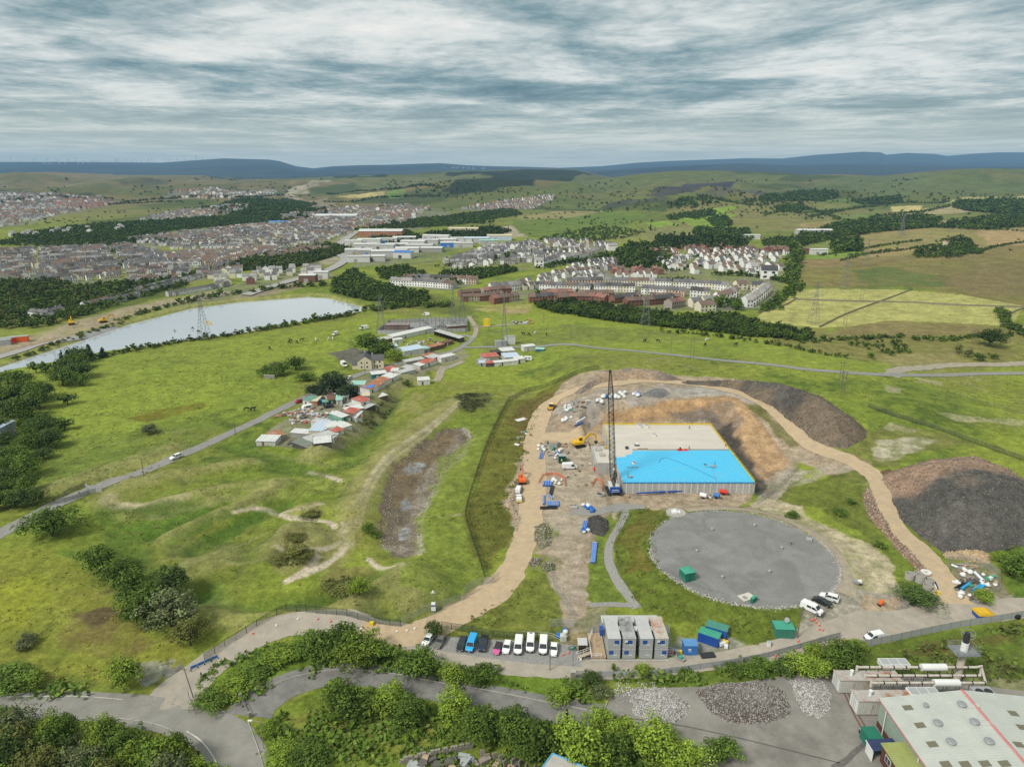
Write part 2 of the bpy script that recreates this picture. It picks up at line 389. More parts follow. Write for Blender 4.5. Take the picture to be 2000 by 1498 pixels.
paint([(560,395),(640,385),(660,400),(640,430),(590,425)],(.27,.22,.16),.7,.8,1,noisy=.4)
paint([(900,395),(1060,372),(1160,352),(1240,342),(1330,337),(1480,340),(1540,344),(1520,352),(1370,372),(1200,392),(1000,400)],(.105,.125,.038),1,.85,1,noisy=.2)
paint([(1100,378),(1300,352),(1480,348),(1400,366),(1240,384),(1130,392)],(.155,.135,.055),1,.55,2,noisy=.6)
paint([(1180,397),(1310,385),(1330,390),(1250,402),(1180,412)],(.05,.05,.05),.6,.9,1.2,noisy=.3)
paint([(1290,366),(1340,357),(1405,356),(1445,357),(1430,364),(1360,374),(1300,386),(1260,384)],(.045,.044,.052),.4,.95,.6,noisy=.2)
paint([(1370,376),(1480,372),(1500,380),(1410,392),(1350,394)],(.085,.075,.07),.6,.8,1,noisy=.4)
paint([(1000,402),(1300,394),(1460,388),(1470,400),(1300,412),(1100,414)],(.04,.06,.02),1,.8,1.5,noisy=.4)
paint([(1550,372),(1650,345),(1860,333),(2100,333),(2100,378),(1900,380),(1700,384)],(.105,.13,.048),1,.8,1.5)
paint([(1800,338),(1870,334),(2000,345),(2100,352),(1950,356)],(.135,.125,.05),1,.6,2,noisy=.4)
paint([(1480,378),(1560,372),(1700,386),(1620,396),(1500,392)],WOOD,.8,.7,1.5,noisy=.5)
RF=[([(1600,392),(1660,388),(1690,398),(1620,404)],(.12,.17,.04)),([(1500,415),(1570,410),(1600,418),(1530,425)],(.13,.18,.04)),([(1740,404),(1800,402),(1800,411),(1745,414)],STRAW),([(1735,418),(1790,414),(1800,422),(1740,426)],(.4,.33,.17)),([(1840,395),(1990,384),(2100,382),(2100,395),(1900,402)],(.36,.33,.13)),([(1580,398),(1640,396),(1700,406),(1650,415),(1590,410)],(.16,.17,.05)),([(1800,408),(1900,400),(1910,412),(1810,420)],(.33,.28,.15)),([(1830,430),(1960,420),(2100,424),(2100,440),(1880,444)],(.14,.18,.045)),([(1640,420),(1730,414),(1730,426),(1650,430)],(.14,.18,.05))]
for q,c in RF:paint(q,c,.4,.9,.3)
paint([(1300,412),(1460,400),(1640,420),(1600,445),(1450,455),(1300,440)],(.2,.17,.07),1,.8,1,noisy=.4)
for q in([(1300,428),(1400,412),(1440,420),(1400,432),(1340,436)],[(1340,436),(1420,434),(1450,452),(1400,456),(1360,446)],[(1260,436),(1300,432),(1330,440),(1280,444)],[(1340,420),(1430,402),(1440,408),(1360,426)]):
 paint(q,(.19,.28,.035),.5,.95,.6)
paint([(1150,470),(1300,440),(1420,450),(1460,475),(1400,495),(1240,480)],(.21,.19,.085),1,.8,1,noisy=.3)
paint([(1000,430),(1180,412),(1260,420),(1200,455),(1120,470),(1010,462)],(.11,.16,.03),1,.9,1,noisy=.3)
paint([(1010,422),(1100,412),(1170,414),(1120,424),(1020,430)],(.27,.23,.10),.6,.8,1)
paint([(1170,470),(1260,462),(1280,472),(1190,480)],(.22,.23,.05),.6,.9,1)
paint([(1560,440),(1700,430),(2100,430),(2100,500),(1700,515),(1560,500)],(.29,.215,.10),1,.75,1.5,noisy=.3)
paint([(1560,470),(1660,462),(1680,480),(1580,492)],(.17,.2,.05),.6,.9,.8)
paint([(1570,492),(1660,486),(1700,492),(1640,505),(1570,508)],(.16,.24,.035),.5,.9,.6)
paint([(1680,490),(1780,482),(1790,490),(1700,500)],(.33,.24,.11),.5,.8,.6)
paint([(1900,452),(2100,446),(2100,478),(1940,480)],(.36,.25,.12),.6,.8,1)
paint([(1540,508),(1700,505),(1950,480),(2100,480),(2100,620),(1980,600),(1790,560),(1560,560)],(.185,.145,.055),1,.85,1.5,noisy=.15)
paint([(1560,510),(1640,505),(1660,518),(1580,525)],(.25,.17,.09),.6,.8,1.2,noisy=.3)
paint([(1650,530),(1740,520),(1860,545),(1840,560),(1700,560)],(.09,.13,.03),.8,.8,1.5,noisy=.4)
paint([(1830,545),(1960,510),(2100,520),(2100,580),(1900,580)],(.17,.13,.06),.8,.7,1.5,noisy=.4)
paint([(1474,622),(1500,602),(1560,568),(1600,564),(1760,566),(1880,576),(2000,598),(1980,628),(1950,636),(1850,630),(1735,626),(1690,634),(1600,641),(1500,630)],(.35,.335,.11),.4,1,.25)
paint([(1640,640),(1735,627),(1850,631),(1950,637),(1930,652),(1740,660),(1620,658)],(.20,.16,.065),.6,.9,.8)
paint([(1480,642),(1600,642),(1640,655),(1900,655),(2100,610),(2100,712),(1900,716),(1640,700),(1520,672)],(.19,.165,.055),1,.85,1.2,noisy=.25)
paint([(1700,690),(1860,690),(1880,712),(1740,716)],(.27,.23,.10),.8,.7,1.5,noisy=.4)
paint([(0,730),(330,672),(700,632),(930,605),(1300,640),(1520,672),(1700,712),(1750,735),(1500,700),(1200,690),(1000,720),(800,700),(640,720),(560,780),(300,860),(60,960),(100,760)],(.20,.25,.035),1.5,.6,2)
paint([(940,640),(1250,640),(1400,665),(1300,672),(1120,668),(960,690)],(.14,.16,.04),1,.7,2,noisy=.6)
paint([(920,597),(1040,594),(1040,606),(1000,612),(920,606)],(.30,.27,.09),.5,.9,.6)
paint([(985,606),(1035,606),(1028,612),(980,612)],(.36,.26,.15),.5,.9,.4)
paint([(800,560),(900,590),(940,600),(930,630),(800,600)],(.11,.13,.03),1,.8,1.5,noisy=.4)
TOWN=[[(-100,375),(60,378),(210,384),(225,398),(120,420),(30,440),(-100,460)],[(-100,500),(200,470),(300,440),(620,418),(700,420),(690,452),(640,480),(500,500),(470,530),(380,552),(150,560),(-100,545)],[(270,430),(470,400),(490,408),(420,420),(300,434)],[(330,380),(530,370),(545,378),(420,388),(340,390)],[(700,470),(900,462),(960,470),(900,490),(830,512),(700,520),(680,490)],[(860,510),(1000,470),(1190,480),(1180,500),(1080,525),(880,528)],[(1010,555),(1200,500),(1360,500),(1520,510),(1535,560),(1490,600),(1380,612),(1200,600),(1060,580)],[(900,585),(980,566),(1060,575),(1010,592)],[(760,558),(930,548),(935,560),(880,566),(770,562)],[(620,408),(800,402),(900,418),(800,450),(660,440)],[(890,410),(1000,388),(1085,382),(1075,392),(1040,408),(960,412)],[(440,560),(560,528),(640,520),(620,540),(480,590),(320,625),(240,640),(330,590)]]
for i,q in enumerate(TOWN):paint(q,(.17,.165,.14),1,.65,2,noisy=.45,seed=i)
for q in([(170,580),(320,546),(330,552),(190,600),(60,620)],[(250,600),(330,575),(380,560),(300,600)],[(560,526),(640,505),(660,520),(600,530)],[(300,490),(380,462),(450,458),(430,478),(330,496)],[(315,512),(430,500),(440,510),(330,516)],[(780,520),(870,512),(880,528),(800,545)],[(930,520),(1060,512),(1060,522),(940,532)],[(1040,495),(1060,492),(1065,500)],[(-50,632),(70,628),(140,610),(110,640),(-50,668)],[(400,640),(240,650),(300,620)],[(270,440),(340,438),(330,446),(220,456)]):
 paint(q,(.185,.205,.045),.5,.9,1,noisy=.2)
for q in([(-100,548),(170,556),(330,540),(380,560),(180,620),(60,612),(-100,640)],[(450,520),(560,490),(640,478),(690,490),(640,505),(500,530)],[(180,430),(600,405),(640,430),(420,440),(240,460),(60,470)]):paint(q,(.05,.07,.02),1,.7,2,noisy=.4)
paint([(880,462),(960,448),(1000,440),(1028,462),(970,470),(900,474)],(.38,.31,.24),.5,.9,.7,noisy=.3)
paint([(650,470),(690,455),(700,470),(690,500),(640,520),(620,515),(660,490)],(.3,.26,.2),.5,.8,.8,noisy=.3)
paint([(430,590),(560,545),(640,525),(650,540),(560,570),(450,605)],(.28,.22,.16),.5,.8,1.2,noisy=.3)
pline([(-60,690),(60,668),(150,640),(230,615),(330,590),(420,575)],26,(.33,.26,.19),.4,.9,.5,noisy=.3)
pline([(-60,712),(70,676),(150,655),(230,632)],16,(.26,.2,.14),.4,.8,.5,noisy=.4)
pline([(-60,738),(0,714),(150,665),(250,631),(372,600),(470,587),(600,577),(640,579),(724,602)],7,(.25,.25,.08),.4,.95,.2)
paint([(60,880),(200,850),(330,830),(440,800),(400,860),(250,910),(80,960)],(.115,.155,.03),1.5,.8,3,noisy=.5)
paint([(240,818),(290,802),(330,795),(400,785),(420,792),(330,815),(280,825)],(.14,.12,.015),.6,.85,1.4,noisy=.4)
paint([(180,1010),(300,990),(420,985),(470,1000),(340,1060),(280,1060)],(.085,.15,.018),1,.9,2,noisy=.3)
paint([(100,1080),(240,1070),(330,1120),(380,1170),(250,1110)],(.085,.14,.018),1,.7,2,noisy=.4)
paint([(430,980),(560,930),(640,900),(720,880),(700,940),(560,975)],(.22,.25,.05),1.5,.7,2)
paint([(400,1050),(480,1000),(520,1000),(440,1060)],(.09,.15,.018),.6,.9,1)
paint([(270,1015),(330,985),(410,965),(520,945),(560,950),(440,985),(330,1010)],(.24,.225,.09),.6,.7,1.5,noisy=.3)
paint([(-60,1090),(60,1060),(160,1100),(250,1200),(350,1260),(380,1290),(260,1340),(-60,1340)],(.205,.205,.033),2,.7,3,noisy=.35)
paint([(150,1200),(220,1180),(250,1220),(330,1250),(250,1290),(120,1260)],(.17,.13,.045),1.5,.75,3,noisy=.45)
paint([(150,1200),(200,1185),(225,1195),(190,1220)],(.10,.075,.04),1,.8,2,noisy=.4)
paint([(0,1130),(60,1120),(90,1170),(20,1240),(-50,1250)],(.24,.26,.025),1,.7,3,noisy=.4)
paint([(255,1295),(300,1285),(335,1295),(330,1315),(290,1335),(262,1325)],(.27,.26,.23),.7,.9,1.5,noisy=.2)
paint([(320,1310),(350,1300),(365,1305),(330,1330)],(.16,.15,.14),.5,.9,.8)
paint([(520,1060),(600,1020),(680,1000),(720,900),(800,820),(900,770),(930,775),(840,840),(740,930),(700,1060),(660,1120),(560,1110)],(.23,.215,.075),2,.75,2,noisy=.2)
paint([(620,1130),(700,1110),(740,1120),(730,1150),(640,1160)],(.2,.17,.06),1,.7,2)
for q in([(525,1075),(560,1060),(605,1070),(612,1090),(570,1108),(530,1098)],[(550,1040),(590,1030),(612,1050),(600,1062),(560,1056)],[(585,1000),(615,990),(628,1002),(600,1020)]):paint(q,(.075,.07,.025),.6,.9,1.2,noisy=.25)
paint([(640,1140),(700,1120),(720,1140),(700,1165),(650,1165)],(.07,.075,.025),.6,.8,1.2,noisy=.3)
PATH=(.47,.40,.30)
for i,(q,w)in enumerate([([(905,780),(880,800),(820,845),(770,880),(735,915),(715,950),(700,985),(690,1030),(680,1060)],2.2),([(897,785),(830,850),(775,890),(745,920),(722,960),(708,1000),(700,1030)],1.4),([(680,1060),(660,1085),(620,1110),(560,1135)],2.0),([(690,1020),(672,1035),(682,1060)],3.2),([(655,1030),(640,1020),(600,1015),(560,1010),(530,1000),(495,992)],1.8),([(530,1000),(575,995),(630,984)],1.2),([(495,992),(455,1000)],1.0),([(675,1050),(640,1070),(590,1070),(540,1065)],1.2),([(596,1115),(610,1100),(620,1085)],2.0),([(720,1092),(745,1110),(800,1100)],1.8),([(606,923),(640,930),(665,938)],2.2),([(680,1040),(668,1020)],1.0),([(700,1000),(670,990)],.7)]):
 pline(q,w*1.05,PATH,.6,1,.4,noisy=.0,seed=i)
pline([(212,968),(208,978),(225,988),(255,990),(290,985),(340,972),(362,967)],4.0,(.40,.34,.22),.5,1,.6)
for q,w in(([(500,880),(620,905),(720,893),(800,850)],1.5),([(330,1000),(420,970),(500,950)],1.2),([(740,940),(800,880),(880,800)],1.2),([(300,1100),(420,1080),(520,1040)],.9),([(440,1100),(520,1090)],1.0),([(150,880),(300,850),(360,840)],1.4)):
 pline(q,w,(.25,.235,.09),.6,.6,.8,noisy=.3)
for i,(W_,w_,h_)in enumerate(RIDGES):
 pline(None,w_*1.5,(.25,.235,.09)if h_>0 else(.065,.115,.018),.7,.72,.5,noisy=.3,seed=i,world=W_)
paint(POND,(.15,.12,.085),.8,1,1.2)
paint([(905,840),(890,895),(870,915),(852,960),(835,985),(822,1010),(820,1085),(770,1086),(745,1065),(790,1060),(800,1000),(815,960),(850,900),(880,850)],(.24,.205,.165),.6,.8,1.2,noisy=.6,nz=2)
paint([(770,905),(810,885),(850,858),(880,845),(880,880),(850,900),(830,930),(790,990),(760,1000)],(.16,.115,.06),.6,.8,1.2,noisy=.4,nz=5)
for q in([(788,915),(805,903),(828,906),(822,922),(800,926)],[(780,980),(792,968),(800,985),(790,995)],[(778,1040),(790,1026),(798,1042),(786,1052)]):paint(q,(.27,.30,.32),.6,.75,1.2,noisy=.55,nz=2)
pline([(905,838),(917,852),(905,888),(862,930),(852,960),(835,985),(824,1012),(822,1080)],2.0,(.38,.34,.28),.6,.8,1.2,noisy=.4,nz=2)
paint([(690,1000),(745,1010),(745,1070),(780,1095),(740,1100),(690,1060)],(.20,.19,.045),1,.6,2,noisy=.3)
pline([(830,1012),(870,1008),(910,1003)],1.6,(.27,.25,.12),.5,.8,.5)
paint([(820,1000),(905,1010),(945,1120),(840,1170),(780,1140),(820,1080)],(.165,.205,.034),1.5,.8,2)
paint([(850,900),(960,830),(915,1000),(840,1000)],(.17,.205,.036),1.5,.8,2)
paint([(990,790),(1090,740),(1180,730),(1080,770),(1050,815),(1030,900),(1000,985),(1010,1010),(960,1110),(945,1120),(910,1005),(955,850)],(.13,.125,.025),1.2,.95,1.5,noisy=.1)
paint([(1000,800),(1060,770),(1090,765),(1050,820),(1020,850)],(.12,.085,.03),1,.8,2,noisy=.3)
paint([(920,1000),(960,960),(990,990),(990,1040),(950,1100)],(.10,.105,.02),1,.7,2,noisy=.3)
for q in([(890,770),(960,765),(950,790),(920,810),(890,800)],[(740,785),(775,772),(770,800),(720,850),(690,865),(685,845)]):paint(q,(.075,.085,.03),.8,.9,1.5,noisy=.3)
paint([(505,862),(640,750),(735,735),(830,690),(900,680),(910,700),(760,770),(725,810),(690,850),(640,872),(520,875)],(.23,.20,.16),.7,.75,1.5,noisy=.3)
paint([(640,690),(690,680),(740,690),(720,722),(690,712),(655,700)],(.13,.12,.10),.6,.95,.6)
pline([(610,880),(680,838),(735,790),(760,765),(800,740)],9,(.26,.25,.10),.6,.7,.5,noisy=.2)
SITE=[(1075,782),(1100,745),(1180,722),(1240,722),(1330,735),(1480,742),(1560,800),(1640,880),(1700,905),(1720,935),(1690,955),(1600,920),(1560,905),(1540,930),(1480,955),(1460,985),(1400,990),(1320,1000),(1240,985),(1215,1000),(1190,1050),(1150,1090),(1165,1170),(1140,1210),(1100,1230),(1075,1130),(1075,1090),(1040,1085),(1020,1130),(950,1185),(850,1235),(830,1215),(930,1150),(985,1100),(1010,1030),(985,985),(1025,880),(1045,810)]
paint(SITE,DIRT2,.8,1,1.2)
paint([(1030,880),(1160,880),(1200,970),(1150,1000),(1140,1100),(1160,1180),(1110,1215),(1060,1030),(1040,1000)],(.36,.30,.23),1,.8,2,noisy=.4,nz=7)
paint([(1085,800),(1130,775),(1200,762),(1290,752),(1400,755),(1430,768),(1300,780),(1180,800),(1120,830)],(.29,.26,.23),.8,.8,1.5,noisy=.4,nz=6)
paint([(1290,762),(1430,755),(1460,765),(1500,800),(1420,775),(1330,775)],(.37,.35,.31),.6,.7,1.5,noisy=.5,nz=5)
paint([(1130,835),(1190,805),(1300,784),(1425,772),(1450,782),(1505,850),(1540,900),(1525,920),(1480,945),(1400,830),(1385,818),(1175,828)],(.30,.20,.12),.2,1,.35,noisy=.0)
paint([(1130,835),(1180,812),(1300,788),(1420,775),(1440,785),(1400,815),(1300,812),(1180,828)],RUST,.3,.95,.5,noisy=.2,nz=3)
paint([(1420,775),(1450,785),(1500,850),(1535,895),(1530,915),(1500,920),(1470,900),(1440,840),(1405,815)],(.40,.26,.14),.3,.95,.5,noisy=.2,nz=3)
paint([(1300,800),(1390,806),(1410,830),(1440,870),(1480,920),(1480,940),(1395,830),(1385,821),(1300,818)],(.15,.13,.115),.6,.85,1.5,noisy=.25,nz=6)
paint([(1385,790),(1425,785),(1450,830),(1430,840),(1400,818)],(.17,.15,.13),.7,.7,1.5,noisy=.3,nz=5)
paint([(1075,800),(1130,840),(1180,828),(1175,860),(1130,850),(1090,830)],(.30,.21,.14),.8,.7,1.5,noisy=.3)
paint([(1440,990),(1480,975),(1500,940),(1560,925),(1560,990),(1500,1000)],(.125,.14,.03),.7,.9,1.2)
paint(None,(.055,.05,.045),1.2,.9,.8,world=[(82.4,213.0),(88.5,213.0),(91.0,262.0),(92.0,272.0),(87.0,277.0),(60.0,275.0),(60.0,270.5),(82.4,270.5)],seed=77)  # shadow in the gap beside the tank walls, painted into the ground colour
paint([(1478,985),(1500,940),(1545,912),(1570,922),(1535,962),(1505,988)],(.34,.29,.23),.7,.85,1.0,noisy=.3,nz=4)
paint([(1440,782),(1490,795),(1545,850),(1560,870),(1540,880),(1500,830),(1460,800)],(.13,.125,.035),.8,.9,1.5,noisy=.15)
paint([(1640,890),(1680,850),(1760,830),(1850,850),(1900,870),(1780,890),(1740,910),(1700,905)],(.16,.16,.045),1,.9,2,noisy=.25)
paint([(1700,855),(1800,850),(1850,862),(1790,885),(1720,900)],(.42,.38,.28),.7,.8,2,noisy=.6,nz=4)
paint([(1520,985),(1560,940),(1680,915),(1700,935),(1680,960),(1720,1070),(1690,1060),(1600,990)],(.125,.145,.028),1,.95,1.5,noisy=.1)
paint([(1500,940),(1560,915),(1640,905),(1690,915),(1600,935),(1540,950)],(.36,.31,.24),.7,.6,1.5,noisy=.6,nz=3)
paint([(1460,985),(1500,975),(1560,990),(1640,1040),(1720,1080),(1760,1110),(1740,1150),(1660,1160),(1640,1120),(1600,1060),(1520,1005)],(.43,.36,.25),.8,.9,1.5,noisy=.3,nz=5)
paint([(1400,990),(1470,985),(1640,1100),(1640,1180),(1570,1200),(1640,1140),(1600,1060),(1500,1010)],(.34,.28,.2),.6,.8,.8)
paint([(1560,1170),(1650,1150),(1790,1150),(1870,1160),(2000,1170),(2000,1200),(1800,1215),(1600,1260),(1540,1250)],(.30,.27,.22),1,.95,1.5)
paint([(1680,1160),(1760,1155),(1780,1185),(1700,1200)],(.40,.30,.20),1,.8,2)
paint(None,(.105,.135,.020),.8,1,.8,world=PW([(1262,990),(1300,1000),(1330,1000),(1290,1050),(1290,1120),(1380,1170),(1500,1190),(1540,1180),(1575,1190),(1545,1250),(1480,1265),(1400,1230),(1300,1215),(1240,1180),(1205,1120),(1195,1060),(1215,1010),(1240,990)])[:,:2])
paint([(1200,1060),(1250,1000),(1300,1000),(1262,1060),(1270,1110),(1230,1110)],(.16,.115,.03),1,.6,2,noisy=.5)
paint([(1145,1170),(1150,1105),(1165,1040),(1195,1000),(1200,1030),(1185,1090),(1195,1140),(1228,1172),(1215,1178),(1165,1178)],(.135,.18,.03),.5,1,.6)
paint([(1040,1030),(1075,1015),(1082,1060),(1050,1075)],(.13,.16,.04),.6,.8,1.5,noisy=.4,nz=3)
paint([(1020,1090),(1080,1080),(1090,1110),(1060,1118),(1028,1115)],(.15,.15,.06),.6,.7,1.5,noisy=.5,nz=3)
paint([(1065,1118),(1085,1160),(1100,1210),(1080,1230),(990,1215),(950,1230),(870,1225),(980,1170),(1030,1130)],(.14,.16,.03),.6,.95,.8,noisy=.1)
paint([(860,1230),(990,1222),(1080,1235),(1100,1252),(1000,1250),(870,1245)],(.15,.165,.03),.6,.9,.8)
paint([(1090,1235),(1130,1225),(1150,1240),(1120,1265),(1085,1258)],(.24,.18,.10),.6,.8,1)
paint([(1080,1262),(1130,1262),(1140,1305),(1090,1300)],(.25,.23,.2),.6,.9,.8)
paint([(1310,1290),(1320,1240),(1400,1240),(1490,1262),(1540,1250),(1560,1262),(1440,1300),(1330,1300)],(.25,.235,.21),.8,.9,1.5,noisy=.35,nz=4)
paint([(1150,1225),(1175,1215),(1165,1290),(1140,1290)],(.17,.165,.16),.4,1,.4)
paint([(480,1275),(600,1240),(730,1250),(850,1290),(1060,1315),(1180,1330),(1180,1390),(960,1345),(830,1325),(640,1310),(500,1365),(400,1390),(370,1360),(400,1310)],(.125,.19,.022),.8,.95,1)
paint([(490,1420),(640,1330),(700,1340),(900,1380),(1080,1410),(1180,1420),(1250,1470),(1300,1540),(500,1540)],(.14,.185,.025),.8,.95,1)
paint([(560,1400),(640,1370),(760,1400),(860,1420),(800,1480),(640,1470),(560,1440)],(.20,.20,.04),1,.7,2,noisy=.3)
paint([(-60,1290),(200,1330),(280,1345),(200,1362),(-60,1370)],(.14,.17,.03),1,.8,2)
paint([(1170,1325),(1340,1310),(1500,1290),(1600,1262),(1760,1255),(2000,1210),(2000,1350),(1900,1370),(1800,1330),(1680,1310),(1540,1325),(1300,1345)],(.105,.145,.022),.8,.95,1)
paint([(1680,1275),(1790,1258),(2000,1225),(2000,1250),(1800,1285)],(.12,.095,.03),1,.7,2,noisy=.4)
paint([(1880,1300),(2000,1260),(2000,1310),(1930,1330)],(.09,.10,.03),1,.6,2,noisy=.3)
paint([(1780,1305),(1850,1295),(1900,1320),(2000,1330),(2000,1360),(1850,1330)],(.24,.22,.13),1,.7,2,noisy=.5,nz=3)
paint([(1100,1210),(1160,1180),(1190,1185),(1180,1230),(1110,1240)],(.3,.25,.19),.6,.7,1,noisy=.3)
paint([(1860,1180),(1850,1095),(1940,1100),(1965,1160),(1900,1190)],(.24,.2,.15),.6,.8,1.2,noisy=.4,nz=3)
paint([(1960,1030),(2060,1010),(2060,1180),(1980,1180),(1960,1120)],(.10,.16,.022),.8,.9,1.5)
for q in([(1740,825),(1790,840),(1770,846),(1730,835)],[(1830,805),(1900,815),(2000,822),(2000,830),(1880,822)],[(1725,750),(1760,760),(1745,765)],[(1790,738),(1840,745),(1830,750),(1790,746)]):paint(q,(.36,.32,.2),.5,.6,1.5,noisy=.5)
pline([(1760,745),(1850,780),(1920,810),(2000,830)],5,(.12,.16,.03),.6,.35,.6,noisy=.4)
ALB=np.clip(ALB,.008,.8)
idx=np.arange(NY*NS).reshape(NY,NS)
F=np.stack([idx[:-1,:-1],idx[:-1,1:],idx[1:,1:],idx[1:,:-1]],-1).reshape(-1,4)
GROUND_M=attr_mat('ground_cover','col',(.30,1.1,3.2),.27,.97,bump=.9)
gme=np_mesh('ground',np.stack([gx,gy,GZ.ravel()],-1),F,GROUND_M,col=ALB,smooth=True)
tag(link('ground',gme),kind='structure')
def lay(y):return .045+.00045*max(y-120,0)
def ribbon(name,px,w,m,off=0.0,jag=0.0,world=None,n=8,cols=6,ends=None):
 W=PW(px)[:,:2]if world is None else np.asarray(world)
 W=smooth_line(W,n)
 L=np.concatenate([[0],np.cumsum(np.hypot(*np.diff(W,axis=0).T))]);st=max(.8,.006*W[:,1].mean());q=np.linspace(0,L[-1],max(3,int(L[-1]/st)))
 W=np.stack([np.interp(q,L,W[:,0]),np.interp(q,L,W[:,1])],-1)
 T=np.gradient(W,axis=0);T/=np.maximum(np.hypot(T[:,0],T[:,1]),1e-6)[:,None];Nn=np.stack([T[:,1],-T[:,0]],-1)
 ww=np.interp(q/L[-1],np.linspace(0,1,len(w)),w)if np.ndim(w)else np.full(len(q),w)
 V=[]
 for c in range(cols+1):
  k=c/cols-.5
  j=(fbm(q,q*0+c*7.7,3.0,3,70+c)-.5)*jag*(1 if c in(0,cols)else 0)
  p=W+Nn*(ww*k+j)[:,None]
  z=HG(p[:,0],p[:,1])+np.array([lay(y)for y in p[:,1]])+off
  V.append(np.column_stack([p,z]))
 V=np.stack(V,1);a=np.arange(V.shape[0]*V.shape[1]).reshape(V.shape[:2])
 F=np.stack([a[:-1,:-1],a[:-1,1:],a[1:,1:],a[1:,:-1]],-1).reshape(-1,4)
 return tag(link(name,np_mesh(name,V.reshape(-1,3),F,m,smooth=True)),kind='structure')
def sheet(name,px,m,off=0.0,step=None,world=None,z=None,kind='structure'):
 W=PW(px)[:,:2]if world is None else np.asarray(world,float)
 bm=bmesh.new();vs=[bm.verts.new((p[0],p[1],0))for p in W];f=bm.faces.new(vs)
 step=step or max(1.5,.012*float(W[:,1].mean()))
 if z is None:
  for ax in(0,1):
   lo,hi=W[:,ax].min(),W[:,ax].max()
   for k in np.arange(lo+step,hi,step):
    co=Vector((k,0,0))if ax==0 else Vector((0,k,0));no=Vector((1,0,0))if ax==0 else Vector((0,1,0))
    bmesh.ops.bisect_plane(bm,geom=bm.verts[:]+bm.edges[:]+bm.faces[:],plane_co=co,plane_no=no)
 bmesh.ops.triangulate(bm,faces=bm.faces[:])
 for v in bm.verts:v.co.z=(g(v.co.x,v.co.y)+lay(v.co.y)+off)if z is None else z
 bmesh.ops.recalc_face_normals(bm,faces=bm.faces)
 if sum(f.normal.z for f in bm.faces)<0:bmesh.ops.reverse_faces(bm,faces=bm.faces[:])
 me=bpy.data.meshes.new(name);bm.to_mesh(me);bm.free();me.materials.append(m)
 return tag(link(name,me),kind=kind)
M_TAR=mat('worn_asphalt',(.255,.242,.212),.9,.16,.35,dirt=(.27,.25,.22,.5),detail=9)
M_TAR2=mat('old_asphalt',(.205,.198,.182),.92,.22,.5,dirt=(.08,.078,.072,.55),detail=10)
M_YARD=mat('yard_concrete',(.245,.228,.2),.92,.2,.16,dirt=(.115,.105,.092,.75),detail=12)
M_LANE=mat('lane_tarmac',(.25,.24,.222),.9,.12,.3,detail=8)
M_HAUL=mat('haul_road_dirt',(.47,.355,.225),.97,.14,.5,dirt=(.38,.30,.21,.6),detail=10,bump=.4)
M_SROAD=mat('dusty_site_road',(.37,.325,.265),.95,.14,.4,dirt=(.27,.25,.22,.6),detail=10)
M_PATHG=mat('gravel_path',(.27,.26,.24),.95,.2,1.5,detail=8)
M_WATER,_nt,_b=nodes('lake_water')
sv(_b,'Base Color',(.46,.485,.51,1));sv(_b,'Roughness',.10);sv(_b,'IOR',1.7);sv(_b,'Specular IOR Level',1.0)  # pale silver base colour stands in for part of the sky reflection
_n=nn('ShaderNodeTexNoise');sv(_n,'Scale',.08);sv(_n,'Detail',4)
_tc=nn('ShaderNodeTexCoord');nl(_tc.outputs['Object'],_n.inputs['Vector'])
_bp=nn('ShaderNodeBump');sv(_bp,'Strength',.05);sv(_bp,'Distance',1.0);nl(_n.outputs[0],_bp.inputs['Height']);nl(_bp.outputs[0],_b.inputs['Normal'])
sheet('lake_water',None,M_WATER,world=LAKE_W,z=-1.9)
ribbon('lane',[(-60,1075),(0,1042),(60,1012),(110,985),(200,948),(270,925),(350,890),(420,860),(480,832),(540,803),(600,775),(680,740),(760,715),(830,700),(880,688),(905,676),(922,662),(912,656),(895,655)],[6.2,6,5.6,5.2,5,5,5,5,5,5,4,3],M_LANE,jag=.5)
ribbon('lane',[(895,679),(960,678),(1080,674),(1160,679),(1260,688),(1400,703),(1500,712),(1600,724),(1700,731),(1800,733),(1900,731),(2040,729)],[4,4,4.5,5,5,5.5,5.5,5.5],M_LANE,jag=.5)
ribbon('track',[(925,660),(930,645),(922,628),(915,618)],3.5,mat('dry_track',(.33,.29,.22),.95,.2,.4),jag=1.5)
ribbon('track',[(905,706),(880,716),(862,725),(852,745)],4,mat('dry_track',(.3,.27,.22)),jag=1.5)
ribbon('track',[(1740,735),(1760,722),(1850,714),(1960,712),(2040,708)],8,mat('dry_track',(.3,.27,.22)),jag=3)
ribbon('main_road',[(-80,1392),(0,1382),(100,1376),(200,1380),(290,1390),(375,1408),(437,1440),(466,1480),(484,1520),(500,1580)],[8.5,8.3,8,8.6,9.4,9.8,9.6],M_TAR,jag=.15)
M_LINE=mat('worn_road_paint',(.62,.60,.54),.8,.3,1.5,dirt=(.25,.24,.22,.8))
ribbon('road_marking',[(365,1428),(392,1446),(415,1475),(430,1510),(438,1540)],.22,M_LINE,.012,cols=1)
ribbon('road_marking',[(-40,1362),(60,1359),(160,1360),(240,1366)],.18,M_LINE,.012,cols=1)
ribbon('site_road',[(330,1385),(352,1350),(385,1320),(430,1285),(490,1248),(540,1226),(600,1216),(680,1222),(760,1238),(830,1252),(850,1268),(930,1286),(1040,1300),(1160,1308),(1290,1304),(1420,1288),(1540,1262),(1620,1238),(1720,1218),(1840,1203),(1920,1195),(2060,1180)],[13,9,8,7.5,7.5,8.5,9,8.5,6.5,6,5.5,5.2,5,5,6,8,8,7,6.5,6],M_SROAD,jag=.9)
